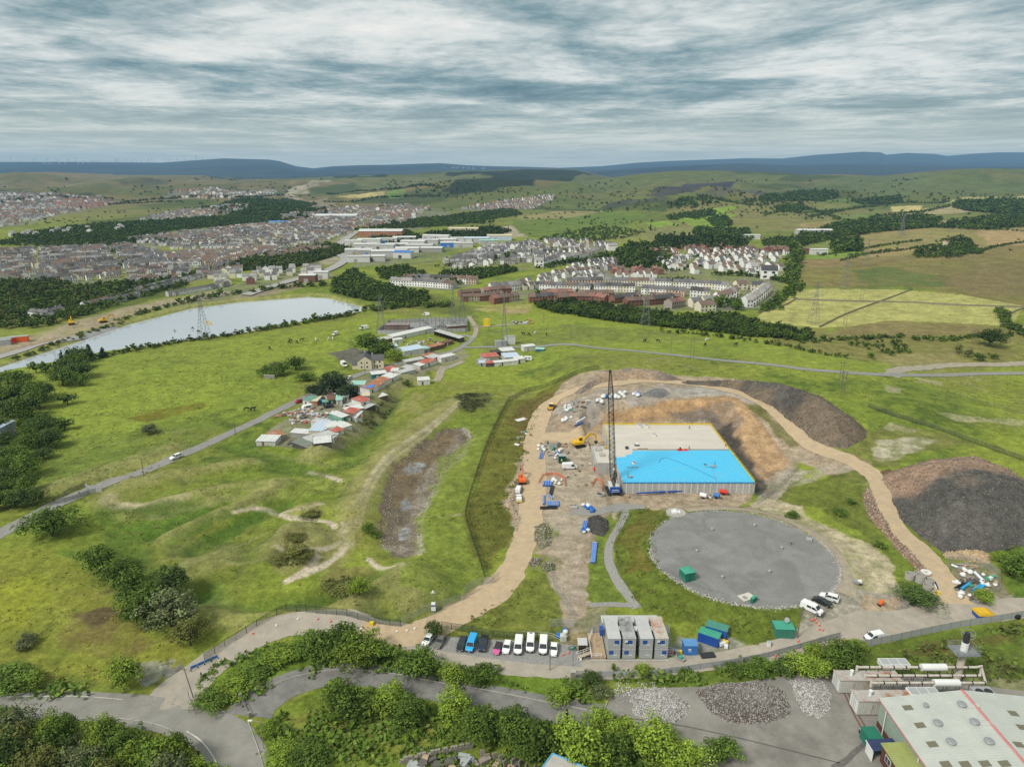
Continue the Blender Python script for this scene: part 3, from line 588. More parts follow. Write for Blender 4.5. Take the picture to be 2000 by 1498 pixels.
ribbon('access_road',[(484,1398),(492,1386),(503,1373),(545,1345),(600,1326),(660,1316),(740,1322),(830,1340),(940,1358),(1060,1382),(1180,1402),(1260,1416)],[10,8,6.8,6.6,6.8,7,7.2,7.5,8],M_TAR2,off=.012,jag=.35)
ribbon('haul_road',[(700,1232),(790,1242),(845,1226),(900,1198),(950,1172),(985,1140),(1012,1090),(1030,1040),(1040,980),(1045,920),(1043,870),(1050,830),(1072,790),(1110,768),(1180,752),(1250,744),(1330,748),(1420,762),(1490,788),(1545,835),(1590,872),(1650,895),(1700,922),(1722,950),(1728,990),(1750,1030),(1790,1070),(1825,1110),(1850,1150),(1870,1180)],[7,8,8,7.5,7.5,8,8,8.2,8,8,8.5,9,9,8,7,6.5,6,6,6,6,6,7,8,7.5,7.5,7,7,7.5,8],M_HAUL,off=.02,jag=1.6)
ribbon('haul_road',[(1045,858),(1080,852),(1120,855),(1170,848)],[7,9,12,14],M_HAUL,off=.035,jag=3)
ribbon('haul_road',[(1705,935),(1745,935),(1790,925)],[8,6,3],M_HAUL,off=.035,jag=2)
ribbon('footpath',[(1218,990),(1222,1003),(1208,1030),(1192,1060),(1188,1090),(1198,1120),(1215,1148),(1232,1170),(1244,1188)],2.4,M_PATHG,jag=.35)
ribbon('footpath',[(1150,1182),(1190,1180),(1236,1181)],2.0,M_PATHG,off=.015,jag=.5)
ribbon('footpath',[(1120,995),(1160,1000),(1218,990),(1260,990)],[7,4,5,3],M_PATHG,off=.015,jag=1.5)
ribbon('ring_track',[(1340,996),(1420,992),(1500,1003),(1580,1035),(1625,1075),(1645,1120),(1648,1160)],[3,4,4.5,4.5,4.5,5,6],mat('ring_track_dirt',(.36,.30,.22),.96,.2,.6,dirt=(.27,.24,.2,.5)),jag=.8)
ribbon('motorway',[(700,452),(680,465),(662,478),(655,490),(668,500),(675,508),(655,522),(620,536),(560,552),(480,578)],[10,12,13,13,13,12,12,11,11],mat('far_road',(.33,.32,.30),.9,.1,.1),off=.6)
ribbon('motorway',[(-60,716),(60,680),(140,662),(230,640)],7,mat('far_road',(.3,.3,.3)),off=.2)
sheet('yard',[(1178,1392),(1196,1362),(1235,1345),(1400,1340),(1540,1318),(1650,1316),(1760,1318),(1860,1330),(1960,1345),(2080,1360),(2080,1560),(1440,1560),(1330,1490),(1240,1440)],M_YARD,off=.025)
sheet('car_park',[(800,1262),(850,1240),(930,1248),(1080,1255),(1135,1262),(1135,1302),(1040,1296),(930,1282),(850,1268)],mat('car_park_gravel',(.27,.262,.25),.96,.25,2.5,detail=9,dirt=(.2,.19,.18,.5)),off=.02)
sheet('junction',[(285,1372),(318,1352),(345,1340),(372,1350),(376,1375),(400,1390),(440,1392),(478,1408),(486,1420),(470,1450),(430,1430),(380,1400),(330,1386)],M_TAR,off=-.01)
LEAF_M=attr_mat('leaves','col',(6.0,),.22,.75,rnd=.22)
BARK=mat('bark',(.085,.07,.055),.95,.3,4)
def quads(c,nrm,sz,asp=1.0,r=rng):
 n=len(c);t=r.normal(size=(n,3));u=np.cross(nrm,t);u/=np.linalg.norm(u,axis=1)[:,None]+1e-9;v=np.cross(nrm,u);v/=np.linalg.norm(v,axis=1)[:,None]+1e-9
 s=np.asarray(sz).reshape(-1,1)*np.ones((n,1));u=u*s;v=v*s*asp
 V=np.stack([c-u*.9-v*.25,c+v*-.8+u*.1,c+u+v*.2,c+v*.85-u*.05],1).reshape(-1,3)
 return V,np.arange(n*4).reshape(n,4)
def ico(seed,sub=1):
 bm=bmesh.new();bmesh.ops.create_icosphere(bm,subdivisions=sub,radius=1)
 V=np.array([v.co[:]for v in bm.verts]);F=np.array([[v.index for v in f.verts]for f in bm.faces]);bm.free();return V,F
def crown_arrays(seed,rad,zc,nblob,nleaf,leaf,base,shape='round',core=True,tip=(1.25,1.2,1.0),sub=2):
 r=np.random.default_rng(seed);Vs=[];Fs=[];Cs=[];n0=0
 d=r.normal(size=(nblob,3));d[:,2]=np.abs(d[:,2])*.9-.35+.1*r.normal(size=nblob);d/=np.linalg.norm(d,axis=1)[:,None]
 rr=r.uniform(.45,1.06,nblob)[:,None]
 if shape=='cone':
  h=r.uniform(0,1,nblob)**1.1;a=r.uniform(0,6.283,nblob);w=(1-h)*r.uniform(.55,1,nblob)*rad[0]
  B=np.column_stack([np.cos(a)*w,np.sin(a)*w,.06+h*.92]);br=.04+.10*(1-h)
 else:
  B=d*rr*np.array(rad)+np.array([0,0,zc]);br=r.uniform(.07,.20,nblob)*(rad[0]/.42)
  B[:,:2]*=(1+.25*np.sin(np.arctan2(B[:,1],B[:,0])*2+seed))[:,None]
  B[:,2]=np.maximum(B[:,2],br*.55)
 k=np.repeat(np.arange(nblob),nleaf);q=r.normal(size=(len(k),3));q[:,2]=q[:,2]*.8+.25;q/=np.linalg.norm(q,axis=1)[:,None]
 c=B[k]+q*br[k][:,None]*r.uniform(.6,1.08,len(k))[:,None]
 nr=q+r.normal(size=q.shape)*.45+np.array([0,0,.35]);nr/=np.linalg.norm(nr,axis=1)[:,None]
 if shape!='cone':
  ext=max(np.percentile(np.abs(c[:,:2]),98.5),.01)*2.0;c=c*np.array([1/ext,1/ext,1]);zt_=np.percentile(c[:,2],99.3);c[:,2]/=zt_
  rad=tuple(q_*.86 for q_ in rad)
 V,F=quads(c,nr,leaf*r.uniform(.6,1.3,len(k)),.75,r)
 bb=r.uniform(.58,1.35,nblob)[k]*r.uniform(.75,1.25,len(k));tt=np.clip(q[:,2]*.5+.4,0,1)*r.uniform(0,1,len(k))  # clump tones put highlights and dark gaps into the leaf colour
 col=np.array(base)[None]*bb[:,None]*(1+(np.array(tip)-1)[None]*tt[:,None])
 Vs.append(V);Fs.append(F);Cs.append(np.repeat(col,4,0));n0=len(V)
 if core:
  Vi,Fi=ico(seed,1)
  if shape=='cone':Vi=Vi*np.array([rad[0]*.5,rad[0]*.5,.42])+np.array([0,0,.45]);Vi[:,:2]*=np.clip(1.5-1.4*Vi[:,2],.1,1.3)[:,None]
  else:Vi=Vi*(np.array(rad)*.64)*(1+.12*r.normal(size=(len(Vi),1)))+np.array([0,0,zc]);Vi[:,2]=np.maximum(Vi[:,2],.0)
  Fi4=np.column_stack([Fi,Fi[:,2]])
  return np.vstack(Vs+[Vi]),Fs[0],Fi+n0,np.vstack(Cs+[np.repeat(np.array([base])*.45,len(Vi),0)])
 return np.vstack(Vs),Fs[0],None,np.vstack(Cs)
def leaf_mesh(name,arr):
 V,Fq,Ft,C=arr
 F=[tuple(f)for f in Fq.tolist()]+([tuple(f)for f in Ft.tolist()]if Ft is not None else[])
 return np_mesh(name,V,F,LEAF_M,col=C)
def trunk_mesh(seed,h=.5,r0=.035,limbs=5):
 rr=random.Random(seed);mb=MB();p=Vector((0,0,-.03));q=Vector((rr.uniform(-.02,.02),rr.uniform(-.02,.02),h*.55));t=Vector((rr.uniform(-.05,.05),rr.uniform(-.05,.05),h*1.3))
 mb.tube(p,q,r0,7,0,r0*.75);mb.tube(q,t,r0*.75,6,0,r0*.3)
 for k in range(limbs):
  a=k*2.4+rr.random();s=q.lerp(t,rr.uniform(-.15,.5));e=s+Vector((math.cos(a)*.24,math.sin(a)*.24,rr.uniform(.1,.25)));mb.tube(s,e,r0*.42,5,0,r0*.15)
 return mb
C_MID=(.085,.138,.022);C_DARK=(.058,.094,.022);C_LIGHT=(.155,.222,.028);C_GREY=(.11,.130,.058);C_CON=(.034,.054,.024);C_OLIVE=(.125,.135,.036)
PROT={}
def prot(kind,level,k):
 key=(kind,level,k)
 if key in PROT:return PROT[key]
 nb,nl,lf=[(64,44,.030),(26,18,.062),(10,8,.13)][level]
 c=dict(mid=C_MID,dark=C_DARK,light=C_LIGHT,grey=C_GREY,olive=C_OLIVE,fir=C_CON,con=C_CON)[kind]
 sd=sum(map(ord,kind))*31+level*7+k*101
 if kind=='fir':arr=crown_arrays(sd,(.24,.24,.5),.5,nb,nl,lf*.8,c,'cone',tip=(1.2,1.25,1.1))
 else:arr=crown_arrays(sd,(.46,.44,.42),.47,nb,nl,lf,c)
 PROT[key]=leaf_mesh('crown',arr);return PROT[key]
TRUNK=[None]*3
for _i in range(3):
 o=trunk_mesh(_i+3).mk('trunk',BARK);TRUNK[_i]=o.data;bpy.data.objects.remove(o)
def plant(name,kind,loc,w,h,label,cat,group=None,level=0,trunk=True):
 k=random.randrange(3)
 if trunk:
  r=empty(name,loc,ru(0,6.28),label,cat,group);r.scale=(w,w,h)
  link('trunk',TRUNK[k],r);link('crown',prot(kind,level,k),r);return r
 o=link(name,prot(kind,level,k),None,loc,ru(0,6.28),(w,w,h));return tag(o,label,cat,group)
NEAR=[(198,1122,68,.95,'mid','tree','rounded mid green tree at the upper end of the slanting row'),(240,1146,62,.95,'mid','tree','second tree of the slanting row, touching the rounded one above it'),(262,1178,66,1,'mid','tree','tree in the middle of the slanting row with a bracken patch on its left'),(298,1190,60,1,'mid','tree','tree in the slanting row squeezed below the isolated dark tree'),(340,1164,58,1.1,'dark','tree','darkest tree, standing just right of the slanting row'),(290,1222,82,.9,'mid','tree','broad tree at the lower left of the slanting row'),(336,1232,88,.95,'grey','tree','big grey green tree near the lower end of the slanting row'),(374,1266,56,1.1,'olive','tree','thin olive tree ending the slanting row by the site road fence'),(248,1348,58,1.05,'light','bush','bright green round bush beside the gravel patch above the main road'),(104,1052,84,.85,'mid','tree','large bushy tree overhanging the lane below the left belt'),(56,1264,38,.7,'grey','bush','small silvery bush alone in the rough grass on the left'),(22,1346,80,.6,'mid','bush','low wide bush at the left edge above the main road'),(62,1340,46,.7,'light','bush','yellow green bush next to the low wide bush on the left edge'),(625,1288,74,.8,'mid','bush','leftmost bush of the clump between the site road and the grey road'),(664,1290,78,.95,'mid','tree','tallest tree of the clump between the site road and the grey road'),(700,1300,78,.85,'light','tree','pale tree of the clump between the site road and the grey road'),(730,1298,60,.8,'mid','bush','rightmost bush of the clump between the two roads'),(560,1292,66,.5,'light','bush','low bramble bush left of the clump between the two roads'),(505,1318,70,.5,'mid','bush','low bush on the bank above the bend of the grey road'),(455,1355,80,.55,'light','bush','bright scrub on the bank beside the stone gate'),(412,1384,70,.6,'mid','bush','scrub at the road corner by the wooden pole'),(815,1326,80,.95,'mid','tree','dense tree below the first parked car'),(884,1338,60,.85,'light','bush','lime green bush on the bank below the grey parked car'),(935,1340,62,.9,'mid','bush','bush on the bank below the blue parked van'),(1092,1372,58,.75,'light','bush','pale bush on the grass tip beside the grey road'),(1158,1344,40,1.0,'dark','bush','dark shrub beside the gate pillars'),(1172,1362,40,.8,'grey','bush','greyish purple shrub left of the pale rubble'),(1198,1312,12,1.8,'mid','sapling','thin sapling against the railings below the cabins'),(1253,1322,34,1.0,'light','bush','brilliant lime bush at the railings below the stacked cabins'),(1480,1320,56,.8,'mid','bush','bush on the bank above the dark rubble pile'),(1436,1316,40,.7,'mid','bush','small bush on the bank between the two rubble piles'),(1530,1316,50,.8,'dark','bush','dark bush left of the big roadside trees'),(1572,1322,72,.8,'light','tree','lighter of the two big trees above the pale rubble heap'),(1640,1310,84,.95,'mid','tree','biggest tree above the factory plant, beside the fence'),(1592,1288,36,.9,'light','bush','small bush behind the two big roadside trees'),(1672,1272,30,.8,'light','bush','bright bush in front of the white van by the fence'),(1792,1186,66,.62,'dark','tree','dark spreading tree in front of the concrete rings'),(1995,1130,70,.8,'mid','bush','large bush at the right edge below the spoil heap'),(1955,1098,34,.7,'light','bush','small pale bush near the right edge below the spoil heap'),(1920,1176,36,.7,'light','bush','bush among the scrap pipes on the right'),(1546,1012,26,.7,'mid','bush','bush on the pale dirt behind the round gravel roof'),(1640,1005,30,.5,'mid','bush','low bush in the grass triangle by the haul road'),(1662,985,22,.6,'mid','bush','upper low bush in the grass triangle by the haul road'),(1720,1070,24,.6,'mid','bush','bush at the tip of the grass triangle'),(850,1246,30,1.15,'dark','tree','small dark tree at the head of the car row'),(702,1166,38,1.05,'light','tree','single round tree beside the dark gorse below the pond'),(676,1160,46,.6,'olive','bush','dark gorse clump left of the single round tree'),(645,1155,36,.5,'olive','bush','dark gorse clump at the end of the gully below the tracks'),(293,850,30,.8,'grey','bush','lone round bush in the middle of the left pasture'),(720,1040,26,.8,'mid','bush','bush on the bank just left of the dried pond'),(736,1050,20,.6,'mid','bush','lower bush by the left rim of the dried pond'),(574,1085,40,.35,'olive','bush','dark heather mound left of the track junction'),(548,1100,36,.35,'olive','bush','heather patch on the lower left of the big mound'),(595,1095,36,.35,'olive','bush','heather patch on the right of the big mound'),(580,1058,34,.4,'olive','bush','heather on the knoll above the big mound'),(605,1012,30,.45,'olive','bush','heather on the uppermost knoll by the tracks'),(678,1404,88,1.05,'mid','tree','tallest tree below the grey road, left of two lighter ones'),(650,1366,44,.9,'light','bush','bush at the lower kerb of the grey road, behind the tallest tree'),(756,1394,72,.9,'light','tree','pale tree right of the tallest tree below the grey road'),(800,1420,74,.95,'mid','tree','dark round tree in the rough grass below the grey road'),(796,1446,32,.6,'light','bush','small bush at the foot of the dark round tree'),(888,1412,74,1.0,'light','tree','yellow green tree touching the lower kerb of the grey road'),(945,1450,90,.95,'mid','tree','tree behind the broken stone wall, left of the wood'),(1000,1452,80,1.05,'mid','tree','tree of the wood below the junction with the yard road'),(1046,1482,96,.95,'mid','tree','big tree of the wood behind the stone slabs'),(1106,1436,34,1.8,'fir','conifer','dark pointed conifer in the wood below the grey road'),(1128,1500,104,.95,'light','tree','pale tree of the wood just above the blue edged roof'),(1176,1440,66,1.0,'light','tree','light tree of the wood beside the yard road'),(1218,1462,72,1.0,'light','tree','bright tree of the wood at the edge of the yard'),(1196,1510,92,.9,'mid','tree','tree of the wood right of the blue edged roof'),(1278,1490,100,.9,'light','tree','wide yellow green tree of the wood by the yard'),(1340,1506,80,.85,'light','bush','lower bush of the wood along the yard edge'),(1408,1492,62,1.0,'mid','tree','last tree of the wood, alone at the bottom of the yard'),(600,1502,84,.65,'mid','bush','large bush at the bottom of the picture beside the rough grass'),(548,1484,60,.6,'light','bush','bush behind the street lamp at the road bend'),(520,1438,38,.7,'light','bush','small bush at the corner of the two roads'),(1932,678,48,.85,'dark','tree','large dark bush alone on the brown moor to the right'),(722,692,52,.9,'mid','tree','big round tree above the white house'),(748,700,44,.9,'mid','tree','tree between the white house and the stable yard'),(770,706,34,.8,'light','bush','pale bush at the corner of the stable yard'),(622,778,46,.8,'con','tree','dark pine at the left of the clump beside the lane'),(653,772,58,.9,'con','tree','tallest dark pine of the clump beside the lane'),(684,778,44,.8,'con','tree','dark pine at the right of the clump, above the sheds'),(578,724,36,.9,'mid','tree','tree at the top of the thicket in the middle pasture'),(520,735,30,.8,'mid','bush','bush of the thicket left of the ruined wall'),(548,735,36,.8,'mid','bush','bush beside the ruined stone wall in the pasture'),(596,745,36,.6,'mid','bush','lowest bush of the thicket in the middle pasture'),(540,722,30,.6,'grey','bush','greyish bush at the upper side of the thicket'),(652,735,16,.8,'mid','bush','bush behind the white house, left of its parked lorry'),(797,755,18,.8,'mid','bush','bush left of the lone pale shed'),(1740,695,14,.9,'mid','bush','small bush on the brown moor above the lane'),(1700,700,16,.9,'mid','bush','bush between the lane and the brown moor'),(1870,690,18,1.1,'olive','bush','upright brown bush on the right moor'),(1890,698,18,1.0,'olive','bush','second brown bush on the right moor'),(1912,706,24,.8,'dark','bush','dark bush right of the brown bushes on the moor'),(1940,702,20,.7,'mid','bush','green bush beside the dark bush on the right moor'),]
def place_near():
 P0=PW([(n[0],n[1])for n in NEAR])
 for n,p in zip(NEAR,P0):
  u,v,wpx,asp,kind,nm,lab=n
  d=math.hypot(p[1],CAMH);w=wpx*d/FPX*1.05;el=CAMH/d;h=w*max(.3,(asp-.5*el)/math.sqrt(1-el*el));low=(v>1300 and u>360);h*=.76 if low else .95;w*=.95 if low else 1.12
  q=(p[0]*(1+.12*w/p[1]),p[1]+.12*w)
  plant(nm,kind,(q[0],q[1],g(*q)-.02*h),w,h,lab,{'sapling':'tree','conifer':'tree'}.get(nm,nm),None,0 if wpx>24 else 1,nm!='bush')
place_near()
BLW=PW([(-90,1450),(20,1425),(150,1430),(270,1445),(345,1475),(395,1525),(410,1580),(-120,1600)])[:,:2]
def poly_points(W,spacing,seed,jit=.45):
 r=np.random.default_rng(seed);xs=np.arange(W[:,0].min(),W[:,0].max(),spacing);ys=np.arange(W[:,1].min(),W[:,1].max(),spacing*.9)
 X,Yv=np.meshgrid(xs,ys);X=X+(np.arange(len(ys))%2)[:,None]*spacing*.5
 X=(X+r.uniform(-jit,jit,X.shape)*spacing).ravel();Yv=(Yv+r.uniform(-jit,jit,Yv.shape)*spacing).ravel()
 k=inside(X,Yv,W);return np.column_stack([X[k],Yv[k]])
_kinds=['mid','light','mid','dark','olive','mid','grey','light']
for i,p in enumerate(poly_points(BLW,4.6,3)):
 w=ru(5.6,9.0);h=w*ru(.8,1.15)
 kd=_kinds[i%8]
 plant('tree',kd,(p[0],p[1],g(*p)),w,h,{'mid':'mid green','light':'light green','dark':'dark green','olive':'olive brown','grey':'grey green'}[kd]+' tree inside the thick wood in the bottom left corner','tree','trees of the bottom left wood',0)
SM=[]
def line_plants(px,wpx,kinds,label,group,wood,sp=.75,jit=.5,asp=.85,rows=1):
 W=smooth_line(PW(px)[:,:2],6);L=np.concatenate([[0],np.cumsum(np.hypot(*np.diff(W,axis=0).T))]);t=0
 while t<L[-1]:
  x=np.interp(t,L,W[:,0]);y=np.interp(t,L,W[:,1]);w=wpx*math.hypot(y,CAMH)/FPX
  for _ in range(rows):
   s=w*ru(.6,1.35);SM.append((x+random.gauss(0,jit)*w,y+random.gauss(0,jit)*w,s,s*asp*ru(.8,1.25),rc(kinds),label,group,wood))
  t+=w*sp*ru(.7,1.4)
def poly_plants(px,wpx,kinds,label,group,wood,sp=.75,asp=.85,keep=1.0,seed=0):
 W=PW(px)[:,:2];yc=float(W[:,1].mean());w=wpx*math.hypot(yc,CAMH)/FPX
 for p in poly_points(W,w*sp,seed+len(SM)):
  if random.random()>keep:continue
  s=w*ru(.6,1.3);SM.append((p[0],p[1],s,s*asp*ru(.8,1.25),rc(kinds),label,group,wood))
D3=['mid','dark','mid','dark','olive']
LT=('dark tree at the near tip of the lake','dark trees at the lake tip','lakeside_trees')
LK=('bush between the motorway works and the lake bank','bushes along the lake bank','lakeside_trees')
LB=('dense green tree in the belt along the left edge of the pasture','belt on the left edge','left_belt_trees')
line_plants([(130,740),(110,765),(70,785),(60,820),(80,850),(60,890),(30,920),(20,960),(50,990)],44,['mid','dark','mid'],*LB,.55,.45,.75)
line_plants([(40,745),(20,770),(-10,800),(30,880),(0,940),(10,985),(60,1000)],46,['mid','dark','mid'],*LB,.7,.5,.75)
line_plants([(120,716),(160,706),(200,700)],34,['fir','dark'],*LT,.5,.3,.8)
line_plants([(85,728),(120,735),(150,722)],34,['mid','dark'],*LT,.5,.3,.8)
line_plants([(190,700),(260,684),(330,672),(400,662),(480,650),(560,638),(620,627),(680,616),(735,600)],10,D3,'bush in the hedge along the near shore of the lake','hedge along the near lake shore','lakeside_trees',.7,.25,.8)
for u,v,wd in((268,688,14),(345,655,15),(372,652,15),(390,656,13),(615,628,16),(644,622,12),(300,682,10),(480,640,7)):line_plants([(u,v),(u+1,v)],wd,D3,'taller tree standing out of the near lake hedge','taller trees in the lake hedge','lakeside_trees',3,.1,1)
line_plants([(30,702),(90,680),(160,656),(220,636),(250,622)],10,D3,*LK,.7,.4,.5)
line_plants([(250,622),(320,602),(380,588),(430,578),(500,570),(560,563),(640,558)],10,D3,*LK,.55,.5,.85)
line_plants([(730,606),(790,600),(850,600),(880,596)],11,D3,'bush between the lake and the substation','bushes by the substation','lakeside_trees',.6,.6,.8,2)
poly_plants([(-40,552),(100,550),(170,560),(330,540),(370,556),(250,590),(170,615),(90,640),(-40,645)],12,D3,'tree in the wood left of the lake','wood left of the lake','wood_by_lake',.95,.8,.85)
poly_plants([(650,552),(690,530),(735,556),(840,580),(835,596),(760,590),(700,585),(650,572)],11,['dark','mid','dark'],'dark tree in the wood between lake and town','wood between lake and town','town_edge_wood',.7,.9)
line_plants([(745,600),(760,596)],16,['dark'],'dark tree near the lake corner','trees at the lake corner','town_edge_wood',.6,.2,1)
poly_plants([(1038,596),(1120,592),(1200,602),(1310,616),(1300,640),(1190,628),(1080,612)],13,['dark','mid','dark'],'tree in the dark wood below the brick houses','dark wood below the brick houses','dark_wood',.7,.85)
poly_plants([(1310,620),(1420,618),(1480,632),(1590,655),(1580,668),(1480,660),(1380,648),(1300,640)],14,['dark','mid','dark'],'tree in the dark wood below the pale hay meadow','dark wood below the meadow','dark_wood',.7,.8)
line_plants([(1390,600),(1420,598),(1450,608)],20,['mid','dark'],'big tree at the bottom of the hillside street','trees at the bottom of the street','dark_wood',.5,.3,.9)
line_plants([(1300,650),(1380,656),(1450,664),(1530,676),(1580,688),(1650,700)],9,['mid','dark','olive'],'bush along the top of the green pasture','bushes above the green pasture','moor_bushes',.8,.6,.8)
line_plants([(1560,668),(1680,662),(1760,660),(1850,665),(1950,655),(2040,650)],11,['mid','dark','mid'],'bush along the foot of the brown moor','bushes at the foot of the brown moor','moor_bushes',.7,.6,.6)
poly_plants([(1640,672),(1760,662),(1780,690),(1720,690)],9,['mid','dark'],'bush scattered on the brown moor','scattered moor bushes','moor_bushes',1.3,.8,.4)
line_plants([(1950,610),(1985,645),(2020,660)],14,['mid','dark'],'bush at the right end of the stone wall','bushes by the stone wall','moor_bushes',.5,.5,.6)
line_plants([(1548,480),(1556,500),(1550,520),(1545,540),(1550,565),(1520,590),(1500,610)],12,['mid','dark','mid'],'tree along the right edge of the town','trees on the right edge of the town','town_edge_wood',.4,.5,.9)
line_plants([(1400,538),(1450,540),(1500,545),(1540,555)],10,['mid','dark'],'tree in the hedge above the long white terrace','hedge above the white terrace','town_trees',.45,.3,.9)
poly_plants([(1200,505),(1230,480),(1290,480),(1310,500),(1300,525),(1240,525),(1210,520)],11,['dark','mid'],'tree in the wooded gap in the middle of the town','wooded gap in the town','town_trees',.75,.95)
line_plants([(1100,515),(1140,512),(1200,498),(1240,486)],9,['dark','mid'],'tree in the hedge through the housing estate','hedge through the estate','town_trees',.5,.3,1)
poly_plants([(1280,470),(1390,470),(1460,480),(1450,492),(1380,490),(1290,486)],10,['dark','fir','dark'],'dark tree above the white estate','dark trees above the white estate','town_trees',.8,1.2)
for u,v in((1294,474),(1316,472),(1326,470),(1333,474),(1345,470),(1310,478),(1355,472),(1245,462),(1280,452),(1270,450),(1366,470),(1384,468)):line_plants([(u,v),(u+.5,v)],5,['fir'],'dark pointed conifer in the cemetery','cemetery conifers','town_trees',5,.1,2.6)
poly_plants([(850,556),(860,535),(930,530),(1000,524),(1010,530),(930,548),(880,560),(780,552),(790,545)],10,['dark','mid'],'tree in the belt behind the old terrace','belt behind the old terrace','town_trees',.7,.9)
poly_plants([(730,525),(790,520),(830,535),(800,552),(740,545)],9,['mid','dark'],'bush on the slope below the warehouses','bushes below the warehouses','town_trees',.9,.8,.7)
poly_plants([(440,520),(560,490),(640,478),(690,490),(640,505),(560,528),(470,530)],8,D3,'tree of a wood in the town','town woods','town_trees',.75,.9)
def far(px,wpx,sp=.8,kinds=('dark','mid'),keep=1.0,asp=.85,wood='far_woods'):poly_plants(px,wpx,list(kinds),None,None,wood,sp,asp,keep)
far([(180,440),(400,426),(640,408),(640,425),(480,440),(240,462),(60,472),(20,462)],6,1.1,keep=.8)
far([(380,408),(560,388),(620,400),(560,412),(430,418)],5,1.1,keep=.7)
far([(0,470),(200,448),(330,455),(250,480),(150,485),(0,480)],6,1.2,keep=.6)
far([(220,508),(330,500),(400,515),(300,525),(220,520)],7,1.1,keep=.5)
far([(830,458),(960,445),(1000,452),(960,466),(880,466)],7,.9,('dark','fir'))
far([(700,455),(790,450),(860,470),(760,478)],6,1.1,keep=.6)
far([(720,440),(900,420),(1000,408),(1020,420),(900,440),(760,448)],5,1.0,keep=.8)
far([(1600,450),(1680,434),(1790,424),(1840,430),(1820,445),(1740,452),(1660,460)],9,.75)
far([(1560,455),(1640,446),(1680,462),(1620,470),(1560,476)],8,1.0,keep=.7)
far([(1820,445),(1900,430),(1990,420),(2060,425),(2060,440),(1900,450)],9,.9,keep=.75)
far([(1860,400),(1930,392),(2060,390),(2060,412),(1960,418),(1880,412)],8,.7)
far([(1490,384),(1560,374),(1640,380),(1620,392),(1540,394),(1480,392)],6,.8,keep=.8)
far([(1660,392),(1760,382),(1760,396),(1690,400)],6,.8,keep=.8)
far([(1510,404),(1560,400),(1580,410),(1520,414)],6,.8)
far([(1300,400),(1480,388),(1560,392),(1500,402),(1340,412)],6,1.3,keep=.6)
far([(1340,420),(1390,410),(1400,420),(1350,430)],8,.9);far([(1380,430),(1420,424),(1430,440),(1400,448)],7,.9);far([(1300,425),(1350,415),(1370,420),(1310,432)],6,.9,keep=.7)
far([(1360,445),(1460,450),(1470,470),(1400,476),(1350,462)],8,1.1,keep=.7)
far([(1490,470),(1560,462),(1620,470),(1570,482),(1500,490)],9,1.0,keep=.7)
far([(1620,480),(1680,470),(1680,492),(1630,492)],12,.6)
far([(1040,470),(1180,440),(1260,455),(1200,470),(1100,476)],5,2.0,keep=.6)
for i in range(90):
 u=ru(1020,2000);v=ru(395,470)if u<1500 else ru(395,520);line_plants([(u,v),(u+.5,v)],5,['dark','mid'],None,None,'far_woods',5,.1,.9)
for q in([(1700,425),(1850,405),(2040,398)],[(1560,470),(1680,452),(1850,445),(2040,455)],[(1600,500),(1700,485),(1800,470)],[(1660,500),(1760,490),(1850,478)],[(1820,500),(1900,495),(1960,480),(2040,470)],[(1840,470),(1880,462),(1900,480)],[(1580,425),(1700,405),(1850,396)],[(1500,420),(1640,412)],[(1640,510),(1690,498),(1740,488)],[(1560,395),(1600,415),(1640,430)]):
 line_plants(q,5,['dark','mid'],None,None,'far_woods',.8,.3,.8)
far([(1790,490),(1900,480),(1920,496),(1850,505),(1780,505)],9,1.0,keep=.6)
far([(1850,478),(1890,474),(1896,484),(1860,490)],12,.6)
for q in([(0,395),(100,385),(220,390)],[(60,420),(220,400),(330,395)],[(240,395),(420,385),(560,382)],[(640,380),(760,370),(860,368)],[(640,396),(780,385),(860,384)]):line_plants(q,4,['dark'],None,None,'far_woods',.8,.9,.8,2)
for q in([(30,475),(240,470),(420,480)],[(100,500),(280,490)],[(330,545),(450,520),(560,505)],[(700,450),(820,440),(960,436)],[(1050,575),(1200,560),(1350,545)],[(870,520),(1000,500),(1100,490)],[(1060,525),(1130,510)],[(1300,530),(1360,520),(1420,515),(1480,520)],[(1320,505),(1400,500),(1500,505)]):
 line_plants(q,6,['dark','mid'],None,None,'town_garden_trees',.6,1.6,.9,2)
_r=np.random.default_rng(77)
for _ in range(2600):
 u_=_r.uniform(0,2000);v_=345+95*_r.random()**.8
 SMQ=globals().setdefault('SMQ',[]);SMQ.append((u_,v_))
_q=PW(SMQ);_m=fbm(_q[:,0],_q[:,1],240,4,901)
for(u_,v_),p_,m_ in zip(SMQ,_q,_m):
 if m_>.55:w_=_r.uniform(2.2,4.2)*math.hypot(p_[1],CAMH)/FPX;SM.append((p_[0],p_[1],w_*1.3,w_,'dark',None,None,'far_woods'))
SM.sort(key=lambda t:-t[2]/math.hypot(t[1],CAMH))
_zz=HG(np.array([t[0]for t in SM]),np.array([t[1]for t in SM]))
REST={};cnt=0
for t,z in zip(SM,_zz):
 x,y,s,h,kd,lab,grp,wood=t
 if lab and cnt<290 and not(z<-1.6 and y<700):
  cnt+=1;px_=s/math.hypot(y,CAMH)*FPX
  nm='conifer' if kd=='fir' else('bush' if lab.startswith('bush')else 'tree')
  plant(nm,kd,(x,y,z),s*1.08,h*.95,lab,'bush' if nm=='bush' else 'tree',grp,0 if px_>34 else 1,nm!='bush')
 else:REST.setdefault(wood,[]).append((x,y,z,s,h,kd))
